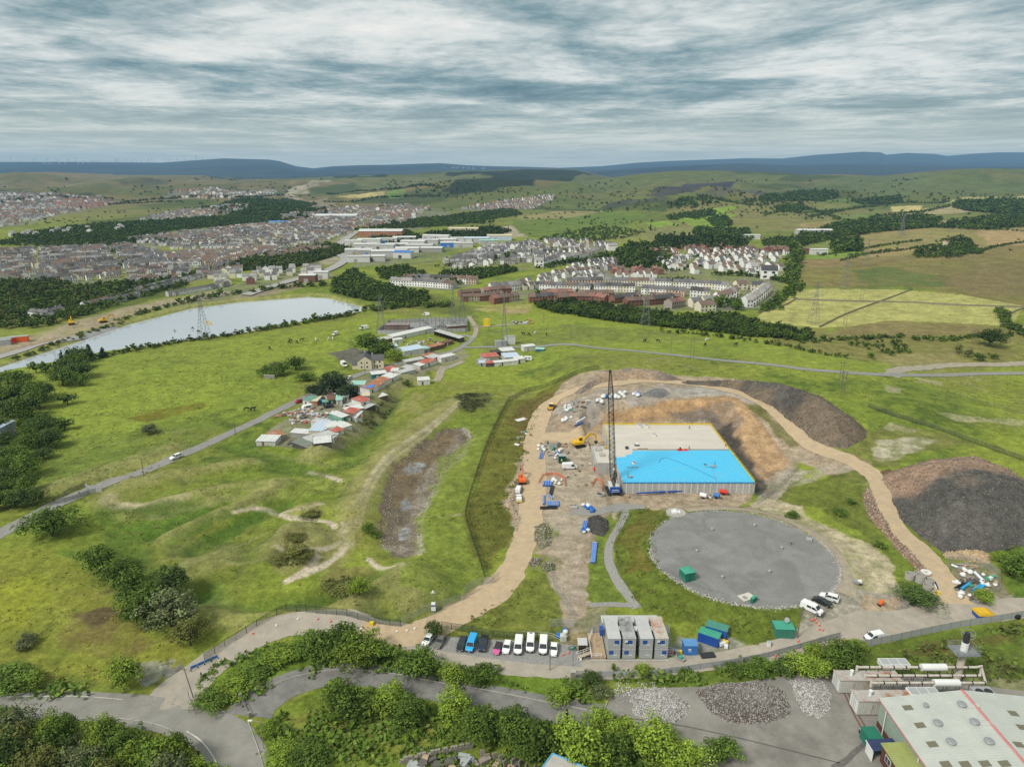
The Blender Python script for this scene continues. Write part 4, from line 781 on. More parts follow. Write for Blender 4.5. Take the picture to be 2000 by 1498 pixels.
def mass(name,items,kind='stuff',seedk=0):
 Vs=[];Fs=[];Cs=[];n=0;rr=np.random.default_rng(11)
 pr={}
 for it in items:
  x,y,z,s,h,kd=it;k=rr.integers(0,3)
  if(kd,k)not in pr:
   V,Fq,Ft,C=crown_arrays(int(k)+50,(.24,.24,.5)if kd=='fir' else(.47,.45,.45),.45,9,7,.17,dict(mid=C_MID,dark=C_DARK,light=C_LIGHT,grey=C_GREY,olive=C_OLIVE,fir=C_CON)[kd],'cone' if kd=='fir' else 'round',True)
   F=np.vstack([Fq,np.column_stack([Ft,Ft[:,2]])]);pr[(kd,k)]=(V,Fq,Ft,C)
  V,Fq,Ft,C=pr[(kd,k)];a=rr.uniform(0,6.28);ca,sa=math.cos(a),math.sin(a)
  X=(V[:,0]*ca-V[:,1]*sa)*s+x;Yy=(V[:,0]*sa+V[:,1]*ca)*s+y;Z=V[:,2]*h+z-.05*h
  Vs.append(np.column_stack([X,Yy,Z]));Fs.append((Fq+n,Ft+n));Cs.append(C*rr.uniform(.75,1.25));n+=len(V)
 if not Vs:return
 F=[tuple(f)for q,t in Fs for f in q.tolist()]+[tuple(f)for q,t in Fs for f in t.tolist()]
 return tag(link(name,np_mesh(name,np.vstack(Vs),F,LEAF_M,col=np.vstack(Cs))),kind=kind)
LBL=dict(far_woods='distant woods and hedgerow trees on the hills behind the town',town_garden_trees='trees between the houses of the town',town_trees='trees of the town beyond those one can count',wood_by_lake='wood left of the lake',dark_wood='rest of the dark wood below the houses',lakeside_trees='rest of the lakeside scrub',town_edge_wood='wood at the edge of the town',moor_bushes='rest of the moor bushes',left_belt_trees='rest of the left belt')
for wname,items in REST.items():
 o=mass(wname,items)
 if o:tag(o,LBL[wname],'wood')
print('plants',cnt,{k:len(v)for k,v in REST.items()})
def growth(name,label,polys,dens,size,cols,seed=0,tall=1.0):
 r=np.random.default_rng(seed);Vs=[];Cs=[];n=0
 for px in polys:
  W=PW(px)[:,:2];A=abs(sum(W[i,0]*W[(i+1)%len(W),1]-W[(i+1)%len(W),0]*W[i,1]for i in range(len(W))))/2
  m=int(A*dens);X=r.uniform(W[:,0].min(),W[:,0].max(),m*3);Yy=r.uniform(W[:,1].min(),W[:,1].max(),m*3)
  k=inside(X,Yy,W);X=X[k][:m];Yy=Yy[k][:m]
  k=fbm(X,Yy,7,3,seed+5)>.47;X=X[k];Yy=Yy[k]
  z=HG(X,Yy);s=size*r.uniform(.4,1.3,len(X))*(.6+fbm(X,Yy,5,2,seed+9))
  for b in range(5):
   c=np.column_stack([X+r.normal(0,.5,len(X))*s,Yy+r.normal(0,.5,len(X))*s,z+s*tall*r.uniform(.15,.75,len(X))])
   nr=r.normal(size=c.shape)*.7+np.array([0,-.2,.8]);nr/=np.linalg.norm(nr,axis=1)[:,None]
   V,F=quads(c,nr,s*.42,.8,r);Vs.append(V)
   base=np.array(cols)[r.integers(0,len(cols),len(X))];Cs.append(np.repeat(base*r.uniform(.7,1.3,(len(X),1)),4,0))
 V=np.vstack(Vs);F=np.arange(len(V)).reshape(-1,4)
 return tag(link(name,np_mesh(name,V,F,LEAF_M,col=np.vstack(Cs))),label,'undergrowth',kind='stuff')
growth('undergrowth','brambles and tall weeds on the banks beside the roads',[[(400,1310),(480,1275),(600,1240),(740,1250),(850,1295),(1060,1318),(1160,1335),(1150,1375),(960,1342),(830,1322),(640,1308),(500,1360),(400,1388),(375,1360)],[(500,1430),(560,1380),(640,1335),(720,1350),(880,1390),(1000,1410),(1180,1430),(1250,1470),(1300,1520),(1000,1520),(700,1500),(560,1500),(500,1470)],[(1180,1322),(1340,1312),(1500,1290),(1600,1270),(1680,1280),(1660,1310),(1540,1322),(1300,1340)],[(-60,1300),(100,1330),(280,1345),(150,1358),(-60,1365)],[(370,1500),(340,1460),(400,1490),(420,1550),(380,1560)]],.9,1.1,[(.085,.145,.02),(.11,.175,.025),(.07,.12,.018),(.13,.17,.035)],1)
growth('undergrowth','rough bracken and scrub above the factory on the right',[[(1690,1290),(1790,1262),(2010,1220),(2010,1340),(1860,1320),(1760,1310)],[(1960,1035),(2040,1020),(2040,1170),(1985,1170),(1965,1120)],[(1560,1110),(1530,1080),(1550,1060)]],.4,1.0,[(.07,.10,.02),(.10,.14,.025),(.09,.085,.03)],2)
growth('rough_grass','tussocks of rough grass on the left slope',[[(-60,1095),(60,1065),(160,1105),(220,1190),(330,1255),(370,1285),(250,1320),(-60,1330)],[(100,1080),(240,1075),(330,1125),(370,1165),(240,1115)],[(180,1010),(300,995),(420,988),(465,1000),(340,1055),(280,1055)]],.3,.5,[(.24,.24,.04),(.22,.25,.035),(.28,.25,.07),(.24,.2,.06)],3,.5)
growth('rough_grass','tussocky grass over the hummocky moor',[[(60,965),(400,862),(640,905),(725,880),(700,1000),(735,1090),(940,1135),(800,1208),(560,1188),(400,1278),(330,1250),(250,1180),(160,1100)],[(100,760),(330,680),(640,660),(600,760),(480,820),(330,880),(110,955),(60,930)],[(820,1000),(905,1010),(940,1115),(840,1165),(790,1140)],[(1340,700),(1700,735),(1990,740),(1990,860),(1720,790),(1560,750)]],.22,.45,[(.15,.185,.03),(.20,.215,.045),(.10,.14,.02),(.235,.205,.075),(.18,.2,.03)],6,.5)
growth('heather','dark heather and gorse on the knolls by the tracks',[[(525,1075),(560,1060),(605,1070),(612,1090),(570,1108),(530,1098)],[(550,1040),(590,1030),(612,1050),(600,1062),(560,1056)],[(585,1000),(615,990),(628,1002),(600,1020)],[(630,1135),(690,1120),(720,1140),(700,1165),(650,1165)],[(890,770),(955,768),(945,790),(920,808),(890,800)],[(740,785),(772,775),(768,800),(718,848),(690,862),(686,845)]],.8,.8,[(.06,.065,.022),(.085,.075,.03),(.05,.07,.02)],4,.8)
growth('meadow_growth','tall grass on the bank of the round mound',[[(1262,995),(1320,1005),(1280,1060),(1290,1120),(1380,1172),(1500,1192),(1560,1190),(1540,1245),(1480,1262),(1400,1228),(1300,1212),(1240,1175),(1210,1120),(1200,1060),(1220,1010)],[(1065,1122),(1085,1160),(1095,1205),(1000,1213),(950,1228),(880,1225),(980,1172),(1030,1132)],[(1000,990),(1010,1010),(965,1105),(945,1118),(915,1010),(955,860),(1000,800),(1060,770),(1030,900)]],.4,.6,[(.10,.135,.02),(.13,.15,.03),(.085,.12,.02),(.14,.12,.04)],5,.7)
CONC=mat('raw_concrete',(.40,.375,.34),.9,.14,.5,dirt=(.22,.20,.18,.55),detail=9)
M_CONCW=mat('wall_concrete',(.42,.41,.385),.9,.14,.6,dirt=(.24,.225,.205,.5),detail=9,stretch=(1,1,.25))
M_DECK=mat('deck_concrete',(.56,.51,.445),.9,.08,.25,dirt=(.44,.39,.33,.55),detail=9,stretch=(.35,1,1))
STEEL=mat('galvanised_steel',(.42,.43,.43),.5,.12,2,metal=.6)
DSTEEL=mat('dark_steel',(.035,.035,.038),.6,.2,2)
WHITE=mat('white_paint',(.74,.74,.72),.45,.05,.8,dirt=(.5,.48,.44,.3),spec=.5)
GREYP=mat('grey_paint',(.36,.375,.37),.5,.06,.6,dirt=(.26,.26,.25,.4))
M_BLUE=mat('blue_paint',(.012,.075,.33),.45,.12,.8,dirt=(.03,.07,.2,.4),spec=.5)
M_LBLUE=mat('light_blue_paint',(.04,.17,.48),.5,.12,.8,dirt=(.1,.18,.3,.4))
M_YEL=mat('yellow_paint',(.70,.42,.02),.5,.1,1,dirt=(.4,.27,.06,.4))
M_YRAIL=mat('safety_yellow',(.72,.54,.02),.5,.08,1)
M_ORG=mat('orange_paint',(.75,.13,.02),.5,.1,1,dirt=(.4,.12,.05,.4))
M_RED=mat('red_paint',(.62,.035,.025),.5,.1,1)
M_GREEN=mat('green_paint',(.02,.17,.11),.55,.1,.7,dirt=(.04,.13,.09,.4))
M_GREENR=mat('green_roof_paint',(.06,.33,.22),.6,.08,.5,dirt=(.1,.27,.2,.4))
BLACK=mat('black_rubber',(.018,.018,.018),.8,.2,3)
GLASS=mat('dark_glass',(.02,.026,.03),.08,.05,1,spec=.9)
TIMB=mat('pale_timber',(.42,.31,.20),.85,.18,2,dirt=(.28,.2,.13,.5))
M_CYAN,_nt,_b=nodes('blue_membrane')
_tc=nn('ShaderNodeTexCoord');_w=nn('ShaderNodeTexWave');sv(_w,'Scale',.32);sv(_w,'Distortion',5);sv(_w,'Detail',3);sv(_w,'Detail Scale',.5)
_mp=nn('ShaderNodeMapping');sv(_mp,'Rotation',(0,0,R(62)));nl(_tc.outputs['Object'],_mp.inputs[0]);nl(_mp.outputs[0],_w.inputs['Vector'])
_r=nn('ShaderNodeValToRGB');_r.color_ramp.elements[0].color=(.035,.36,.66,1);_r.color_ramp.elements[0].position=.0;_r.color_ramp.elements[1].color=(.075,.53,.82,1);_r.color_ramp.elements[1].position=.35;nl(_w.outputs[0],_r.inputs[0]);
_d=nn('ShaderNodeTexNoise');sv(_d,'Scale',.22);sv(_d,'Detail',9);sv(_d,'Roughness',.7);nl(_tc.outputs['Object'],_d.inputs['Vector'])
_dr=nn('ShaderNodeMapRange');sv(_dr,1,.5);sv(_dr,2,.75);sv(_dr,4,.55);nl(_d.outputs[0],_dr.inputs[0])
_dm=nn('ShaderNodeMix');_dm.data_type='RGBA';nl(_dr.outputs[0],_dm.inputs['Factor']);nl(_r.outputs[0],_dm.inputs['A']);sv(_dm,'B',(.16,.47,.62,1))
nl(_dm.outputs['Result'],_b.inputs['Base Color']);sv(_b,'Roughness',.45)
x0,x1,y0,y1=TANK;ZT=3.5
T=empty('concrete_tank',(0,0,0),0,'huge flat square concrete tank in the excavation, half its roof under blue sheeting','tank')
mb=MB();mb.box(x0,x1,y0,y0+.4,-1.5,ZT);mb.box(x0,x0+.4,y0+.4,y1-.4,-1.5,ZT);mb.box(x1-.4,x1,y0+.4,y1-.4,-1.5,ZT);mb.box(x0,x1,y1-.4,y1,-1.5,ZT)
k=x0+1.2
while k<x1-.5:mb.box(k,k+.34,y0-.06,y0,-1.4,ZT-.25,1);k+=2.2
k=y0+1.2
while k<y1-.5:mb.box(x0-.06,x0,k,k+.34,-1.4,ZT-.25,1);k+=2.2
mb.mk('wall',[M_CONCW,mat('pale_joint_concrete',(.60,.59,.56),.9,.08,1)],T)
pb('roof_deck',M_DECK,T,(x0+.4,x1-.4,y0+.4,y1-.4,3.0,ZT+.004))
bm_=[(x0+.1,y0+.1),(x1-.1,y0+.1),(x1-.1,242.6),(45.6,242.0),(44.6,238.4),(42.4,238.2),(42.0,236.2),(x0+.1,235.6)]
mb=MB();V=[(a,b,ZT+.03)for a,b in bm_]+[(a,b,ZT+.008)for a,b in bm_];n=len(bm_)
mb.add(V,[tuple(range(n))]+[(i,i+n,(i+1)%n+n,(i+1)%n)for i in range(n)]);mb.mk('waterproof_membrane',M_CYAN,T)
pb('membrane_upstand',mat('upstand_blue',(.04,.24,.47),.6,.2,1),T,(x0-.02,x1+.02,y0-.1,y0+.12,ZT-.25,ZT+.16))
pb('joint_strip',mat('grey_felt',(.15,.155,.16),.9,.15,1),T,(45.6,x1-.1,242.7,243.5,ZT+.006,ZT+.03))
def rail(name,pts,m,parent,h=1.1,sp=2.2,r=.045,z=None,mesh=0):
 mb=MB()
 for a,b in zip(pts[:-1],pts[1:]):
  a=Vector(a);b=Vector(b);L=(b-a).length;k=max(1,int(L/sp))
  for i in range(k+1):p=a.lerp(b,i/k);mb.tube(p,p+Vector((0,0,h)),r,5)
  for q in(.5,1):mb.tube(a+Vector((0,0,h*q)),b+Vector((0,0,h*q)),r*.9,5)
  if mesh:
   d=(b-a).normalized();nrm=Vector((-d.y,d.x,0))*.01;lo=Vector((0,0,.08));hi=Vector((0,0,h*mesh))
   mb.add([a+lo-nrm,b+lo-nrm,b+hi-nrm,a+hi-nrm,a+lo+nrm,b+lo+nrm,b+hi+nrm,a+hi+nrm],[(0,1,2,3),(7,6,5,4),(0,4,5,1),(3,2,6,7)])
 return mb.mk(name,m,parent)
zt=ZT+.01
rail('safety_railing',[(x0+.3,y1-.3,zt),(x1-.3,y1-.3,zt)],M_YRAIL,T,mesh=.45)
rail('safety_railing',[(x1-.25,y1-.6,zt),(x1-.25,y0+.3,zt)],M_YRAIL,T,mesh=.45)
rail('safety_railing',[(x0+.25,y1-.6,zt),(x0+.25,246,zt)],M_YRAIL,T,mesh=.35)
mb=MB();k=x0+1
while k<x1:mb.tube((k,y0+.05,ZT),(k,y0+.05,ZT+1.3),.035,5);k+=2.05
mb.mk('edge_post',STEEL,T)
S=empty('valve_chamber',(0,0,0),0,'smaller concrete chamber built against the left wall of the big tank','chamber')
cx0,cx1,cy0,cy1=30.2,37.5,229.5,246
mb=MB();mb.box(cx0,cx1,cy0,cy0+.4,-1,4.0);mb.box(cx0,cx0+.4,cy0+.4,cy1,-1,4.0);mb.box(cx0+.4,cx1,cy1-.4,cy1,-1,4.0)
for k in np.arange(cx0+1,cx1,1.6):mb.box(k,k+.12,cy0-.04,cy0,-.9,3.9)
mb.mk('wall',M_CONCW,S)
pb('roof_slab',M_DECK,S,(cx0+.4,cx1+.05,cy0+.4,cy1-.4,3.4,3.7),(cx0+.1,cx1,cy0+.1,cy0+.3,4.0,4.1))
mb=MB()
for a,b,s in((31.5,241,2.2),(32.5,236,1.8),(35,243,1.6),(35.5,233,2.2)):mb.box(a,a+s,b,b+s*1.3,3.71,4.3)
mb.mk('hatch',CONC,S)
pb('door_opening',DSTEEL,S,(cx0-.03,cx0,cy0+1.5,cy0+3.2,-.3,2.2))  # solid dark panel stands for the shade inside a doorway
def thing_box(name,label,cat,c,d,m,rz=0,group=None,bevel=.03,lid=None):
 r=empty(name,c,rz,label,cat,group);mb=MB();mb.cbox((0,0,0),d);mb.mk('body',m,r,bevel=bevel)
 if lid:mb=MB();mb.cbox((0,0,d[2]+.003),(d[0]*1.04,d[1]*1.04,.06));mb.mk('lid',lid,r)
 return r
for i,(u,v,lab)in enumerate([(1247,832,'back left white box of the four on the concrete roof'),(1249,835,'front left white box of the four on the concrete roof'),(1258,832,'back right white box of the four on the concrete roof'),(1263,835,'front right white box of the four on the concrete roof'),(1277,852,'white box standing alone in the middle of the concrete roof')]):
 x,y=onz(u,v,ZT);thing_box('vent_housing',lab,'vent box',(x,y,ZT+.005),(1.3,1.2,1.0),WHITE,0,'white boxes on the tank roof',.03,GREYP)
def heap_small(name,label,cat,x,y,z,items):
 r=empty(name,(x,y,z),0,label,cat)
 for part,m,boxes in items:
  mb=MB()
  for b in boxes:mb.cbox(b[:3],b[3:6])
  mb.mk(part,m,r)
 return r
x,y=onz(1244,870,ZT);heap_small('power_trowel','pale trowelling machine near the edge of the blue sheeting','machine',x,y,ZT+.01,[('body',WHITE,[(0,0,.4,1.2,.7,.5)]),('blade_guard',DSTEEL,[(0,0,.1,1.7,1.6,.2)]),('handle',STEEL,[(-1.1,.2,.8,1.1,.08,.08)])])
x,y=onz(1255,877,ZT);heap_small('board_stack','low stack of pale boards along the edge of the sheeting','boards',x,y,ZT+.01,[('boards',TIMB,[(0,0,0,4,.7,.25)]),('strap',DSTEEL,[(-1,0,.0,.1,.75,.27),(1,0,0,.1,.75,.27)])])
x,y=onz(1226,877,ZT);heap_small('gas_bottles','small dark cylinders at the corner of the sheeting','bottles',x,y,ZT+.01,[('bottle',DSTEEL,[(-.6,0,0,.4,.4,.9),(0,0,0,.4,.4,.9)]),('cage',STEEL,[(-.3,.3,0,1.4,.05,1.1)])])
x,y=onz(1333,879,ZT);heap_small('welding_rig','red seam welding rig on the edge of the blue sheeting','machine',x,y,ZT+.01,[('body',M_RED,[(-1,0,0,1.8,.7,.5),(1.2,.1,0,1.2,.6,.4)]),('motor',DSTEEL,[(-.9,0,.5,.5,.5,.6)]),('mat',M_RED,[(0,-.7,0,4,.5,.04)])])
x,y=onz(1238,906,ZT);heap_small('roll_holder','white stand on the left half of the blue sheeting','stand',x,y,ZT+.035,[('base',WHITE,[(0,0,0,1.3,.9,.35)]),('top',M_RED,[(.2,.1,.35,.7,.5,.35)])])
x,y=onz(1236,913,ZT);r=empty('plank',(x,y,ZT+.035),R(2),'long dark plank lying on the left half of the blue sheeting','plank');pb('board',DSTEEL,r,(-2,2,-.2,.2,0,.12));pb('batten',TIMB,r,(-2.05,2.05,-.1,.1,.121,.14))
x,y=onz(1229,932,ZT);heap_small('trolley','open trolley with tall handle near the front left corner of the sheeting','trolley',x,y,ZT+.035,[('tray',GREYP,[(.3,0,.2,1.6,.9,.3)]),('handle',DSTEEL,[(-.5,.3,.2,.08,.08,1.8),(-.5,-.3,.2,.08,.08,1.2)]),('wheel',BLACK,[(-.2,.5,0,.3,.1,.3),(.8,-.5,0,.3,.1,.3)])])
x,y=onz(1393,913,ZT);heap_small('membrane_welder','grey machine with upright mast on the right half of the blue sheeting','machine',x,y,ZT+.035,[('body',GREYP,[(0,0,.2,1.6,1,.5)]),('mast',DSTEEL,[(.5,.2,.5,.14,.14,1.7)]),('hose',BLACK,[(-1.6,.3,0,1.8,.07,.07)])])
x,y=onz(1377,909,ZT);heap_small('tool_box','small box left of the grey machine on the blue sheeting','tool box',x,y,ZT+.035,[('box',GREYP,[(0,0,0,.9,.5,.4)]),('lid',DSTEEL,[(0,0,.4,.95,.55,.06)])])
M_HOSE=mat('red_hose',(.5,.15,.13),.7,.1,2);M_CABLE=mat('dark_cable',(.03,.06,.08),.7,.1,2)
def line_obj(name,label,cat,px,z,r,m,world=None,kind=None):
 pts=[Vector((*onz(u,v,z),z))for u,v in px]if world is None else[Vector(p)for p in world]
 o=MB().path(pts,r,5).mk(name,m);return tag(o,label,cat)
line_obj('hose','pale red hose from the grey machine to the front edge of the tank','hose',[(1393,917),(1396,930),(1401,942)],ZT+.08,.05,M_HOSE)
line_obj('cable','dark cable curling over the blue sheeting','cable',[(1287,904),(1291,896),(1300,893),(1320,900),(1360,916),(1400,936)],ZT+.08,.04,M_CABLE)
line_obj('pipe_main','blue pipe lying along the foot of the tank front wall','pipe',[(1243,963.5),(1300,960)],.35,.3,M_BLUE)
line_obj('pipe_main','second blue pipe along the foot of the tank wall, further right','pipe',[(1304,960),(1362,957)],.35,.3,M_BLUE)
def person_mesh(name,pose):
 J=dict(pel=(0,0,.95),chest=(0,.02,1.3),neck=(0,.02,1.5),head=(0,.05,1.66),top=(0,.05,1.78),shl=(-.18,0,1.44),shr=(.18,0,1.44),hl=(-.1,0,.92),hr=(.1,0,.92))
 J.update(pose);E=[('pel','chest'),('chest','neck'),('neck','head'),('head','top'),('chest','shl'),('shl','ell'),('ell','wrl'),('chest','shr'),('shr','elr'),('elr','wrr'),('pel','hl'),('hl','knl'),('knl','anl'),('anl','tol'),('pel','hr'),('hr','knr'),('knr','anr'),('anr','tor')]
 rad=dict(pel=.15,chest=.17,neck=.06,head=.1,top=.07,shl=.075,shr=.075,ell=.055,elr=.055,wrl=.04,wrr=.04,hl=.1,hr=.1,knl=.075,knr=.075,anl=.05,anr=.05,tol=.045,tor=.045)
 ks=list(J);me=bpy.data.meshes.new(name);me.from_pydata([J[k]for k in ks],[(ks.index(a),ks.index(b))for a,b in E],[])
 o=bpy.data.objects.new(name,me);COL.objects.link(o);md=o.modifiers.new('s','SKIN');sv=me.skin_vertices[0].data
 for i,k in enumerate(ks):sv[i].radius=(rad[k],rad[k]);sv[i].use_root=(k=='pel')
 sb=o.modifiers.new('u','SUBSURF');sb.levels=1;dg=bpy.context.evaluated_depsgraph_get();m2=bpy.data.meshes.new_from_object(o.evaluated_get(dg));bpy.data.objects.remove(o);return m2
SKIN=mat('skin',(.45,.27,.19),.7,.05,4);HIVIS=mat('orange_hi_vis',(.85,.16,.04),.7,.08,4);HIVY=mat('yellow_hi_vis',(.75,.7,.08),.7,.08,4);TROU=mat('dark_trousers',(.03,.035,.05),.85,.2,4);HAT=mat('white_helmet',(.75,.75,.73),.4,.03,2)
STAND=dict(ell=(-.26,.0,1.17),wrl=(-.26,.12,.95),elr=(.26,0,1.17),wrr=(.24,.14,.98),knl=(-.12,.03,.5),anl=(-.13,-.02,.08),tol=(-.14,.14,.04),knr=(.12,.05,.5),anr=(.13,.0,.08),tor=(.15,.16,.04))
WALK=dict(ell=(-.25,-.1,1.18),wrl=(-.24,-.06,.94),elr=(.25,.1,1.18),wrr=(.22,.28,1.02),knl=(-.1,.22,.52),anl=(-.1,.25,.1),tol=(-.1,.42,.05),knr=(.1,-.02,.5),anr=(.1,-.28,.12),tor=(.1,-.14,.04))
BEND=dict(chest=(0,.32,1.15),neck=(0,.45,1.22),head=(0,.56,1.28),top=(0,.66,1.33),shl=(-.18,.38,1.2),shr=(.18,.38,1.2),ell=(-.22,.45,.92),wrl=(-.2,.55,.68),elr=(.22,.45,.92),wrr=(.2,.58,.7),knl=(-.13,.1,.5),anl=(-.14,-.02,.08),tol=(-.15,.14,.04),knr=(.13,.06,.5),anr=(.14,-.04,.08),tor=(.16,.12,.04))
PM=[person_mesh('body',p)for p in(STAND,WALK,BEND)]
def person(u,v,z,rz,pose,coat,label,xy=None):
 x,y=onz(u,v,z)if xy is None else xy
 me=PM[pose].copy();me.materials.clear()
 for m in(TROU,coat,SKIN):me.materials.append(m)
 P_=(STAND,WALK,BEND)[pose];hd=Vector(P_.get('head',(0,.05,1.66)))
 for p in me.polygons:
  c=p.center;hand=min((c-Vector(P_['wrl'])).length,(c-Vector(P_['wrr'])).length)
  p.material_index=2 if(c-hd).length<.17 or hand<.07 else(1 if c.z>.93 or(abs(c.x)>.19 and c.z>.7)else 0)
 me.polygons.foreach_set('use_smooth',np.ones(len(me.polygons),bool))
 r=empty('person',(x,y,z),rz,label,'person');link('body',me,r)
 top=Vector(P_.get('top',(0,.05,1.78)));mb=MB();mb.tube(top-Vector((0,.01,.07)),top+Vector((0,.01,.05)),.13,10,0,.08);mb.box(top.x-.11,top.x+.11,top.y+.05,top.y+.2,top.z-.07,top.z-.045);mb.mk('helmet',HAT,r)
 hw=Vector(P_['wrl']);hw2=Vector(P_['wrr'])
 for w_,s_ in((hw,-1),(hw2,1)):
  mb=MB();base=w_+Vector((0,.01,-.03))
  for f in range(4):mb.tube(base+Vector((0,-.03+.02*f,0)),base+Vector((-.02*s_,-.03+.022*f,-.09-.008*(f in(1,2)))),.01,5,0,.008)
  mb.tube(base+Vector((0,.04,.02)),base+Vector((-.03*s_,.08,-.03)),.011,5,0,.009);mb.mk('hand',SKIN,r)
 pb('eye',BLACK,r,(hd.x-.05,hd.x-.02,hd.y+.085,hd.y+.1,hd.z-.0,hd.z+.018));pb('eye',BLACK,r,(hd.x+.02,hd.x+.05,hd.y+.085,hd.y+.1,hd.z,hd.z+.018))
 pb('nose',SKIN,r,(hd.x-.015,hd.x+.015,hd.y+.09,hd.y+.13,hd.z-.05,hd.z))
 return r
person(1346,838,ZT+.01,R(200),0,HIVIS,'worker in orange standing at the back of the concrete roof')
person(1346,877,ZT+.04,R(120),2,HIVIS,'worker in orange bending at the edge of the blue sheeting')
person(1417,872,ZT+.01,R(100),1,HIVIS,'worker in orange near the right railing of the tank roof')
person(1436,892,ZT+.04,R(60),2,HIVIS,'worker in orange bending by the yellow railing beside the blue sheeting')
person(1184,895,0,R(180),0,HIVY,'worker in yellow beside the red mini digger')
person(1419,1000,0,R(150),0,HIVIS,'worker in orange on the dirt track behind the round gravel roof',xy=tuple(P1(1418,993)[:2]))
person(1098,903,0,R(180),0,HIVY,'worker beside the dark green site box',xy=tuple(P1(1097,905)[:2]))
def loft_side(mb,prof,hw,inset=.0,mi=0):
 n=len(prof);w=hw if np.ndim(hw)else[hw]*n
 V=[(-w[i],p[0],p[1])for i,p in enumerate(prof)]+[(w[i],p[0],p[1])for i,p in enumerate(prof)]
 mb.add(V,[(k,(k+1)%n,(k+1)%n+n,k+n)for k in range(n)]+[tuple(range(n))[::-1],tuple(range(n,2*n))],mi)
PAINT={}
def carpaint(nm,c,metal=.0):
 if nm not in PAINT:PAINT[nm]=mat('car_paint_'+nm,c,.3,.04,.6,metal=metal,spec=.6)
 return PAINT[nm]
def wheel(parent,x,y,r,w=.2):
 t=pt('wheel',BLACK,parent,((x-w/2,y,r),(x+w/2,y,r),r,12))
 s=1 if x>0 else-1;pt('rim',STEEL,t,((x+s*w/2,y,r),(x+s*(w/2+.015),y,r),r*.6,10))
SPEC={'hatch':(4.1,1.78,1.48,.92,.98,.85,.15,-1.55,-1.95),'saloon':(4.6,1.8,1.42,.9,.96,.8,.1,-1.2,-1.75),'estate':(4.6,1.82,1.5,.95,1.0,.95,.2,-1.9,-2.2),'suv':(4.5,1.88,1.68,1.05,1.1,.9,.25,-1.85,-2.15),'mini':(3.7,1.68,1.45,.92,.97,.75,.15,-1.4,-1.72)}
def car(kind,paint,loc,rz,label,roofpaint=None,cat='car'):
 L,W,H,zh,zb,yw,yt,rt,rf=SPEC[kind];h=L/2;w=W/2
 r=empty('parked_car',loc,rz,label,cat)
 mb=MB();loft_side(mb,[(-h,.38),(-h,.75),(rf-.12,zb-.02),(yw,zb),(h-.35,zh-.12),(h-.05,.72),(h,.42),(h-.15,.24),(-h+.15,.24)],[w-.08,w-.04,w-.02,w-.01,w-.06,w-.14,w-.16,w-.12,w-.1]);mb.mk('body',paint,r,bevel=.05,smooth=False)
 wt=w-.2;zc=zb-.012
 P=[(rf,zc,w-.05),(rt,H-.04,wt),(yt,H-.04,wt),(yw,zc,w-.05)]
 mb=MB();V=[(-p[2],p[0],p[1])for p in P]+[(p[2],p[0],p[1])for p in P];mb.add(V,[(0,1,2,3),(7,6,5,4),(0,4,5,1),(2,6,7,3),(1,5,6,2)]);mb.mk('window',GLASS,r)
 mb=MB();mb.add([(-wt-.01,rt-.06,H-.045),(wt+.01,rt-.06,H-.045),(wt+.01,yt+.08,H-.045),(-wt-.01,yt+.08,H-.045),(-wt+.08,rt,H),(wt-.08,rt,H),(wt-.08,yt,H),(-wt+.08,yt,H)],BOX6)
 for s in(-1,1):
  for a,b in((P[0],P[1]),(P[3],P[2])):mb.tube((s*(a[2]+.0),a[0],a[1]),(s*(b[2]+.0),b[0],b[1]),.045,5)
  m_=(yw+rf)/2-.1;mb.tube((s*(w-.05),m_,zc),(s*wt,m_,H-.04),.04,5)
 mb.mk('roof',roofpaint or paint,r)
 for s in(-1,1):
  for yy in(h-.82,-h+.8):wheel(r,s*(w-.12),yy,.31)
  pb('headlight',STEEL,r,(s*(w-.3)-.16,s*(w-.3)+.16,h-.13,h-.02,.62,.76))
  pb('tail_light',M_RED,r,(s*(w-.2)-.1,s*(w-.2)+.1,-h-.012,-h+.06,.66,.86))
  pb('mirror',BLACK,r,(min(s*(w-.02),s*(w+.16)),max(s*(w-.02),s*(w+.16)),yw-.35,yw-.22,zb,zb+.14))
 pb('number_plate',WHITE,r,(-.26,.26,h-.02,h+.012,.42,.53))
 return r
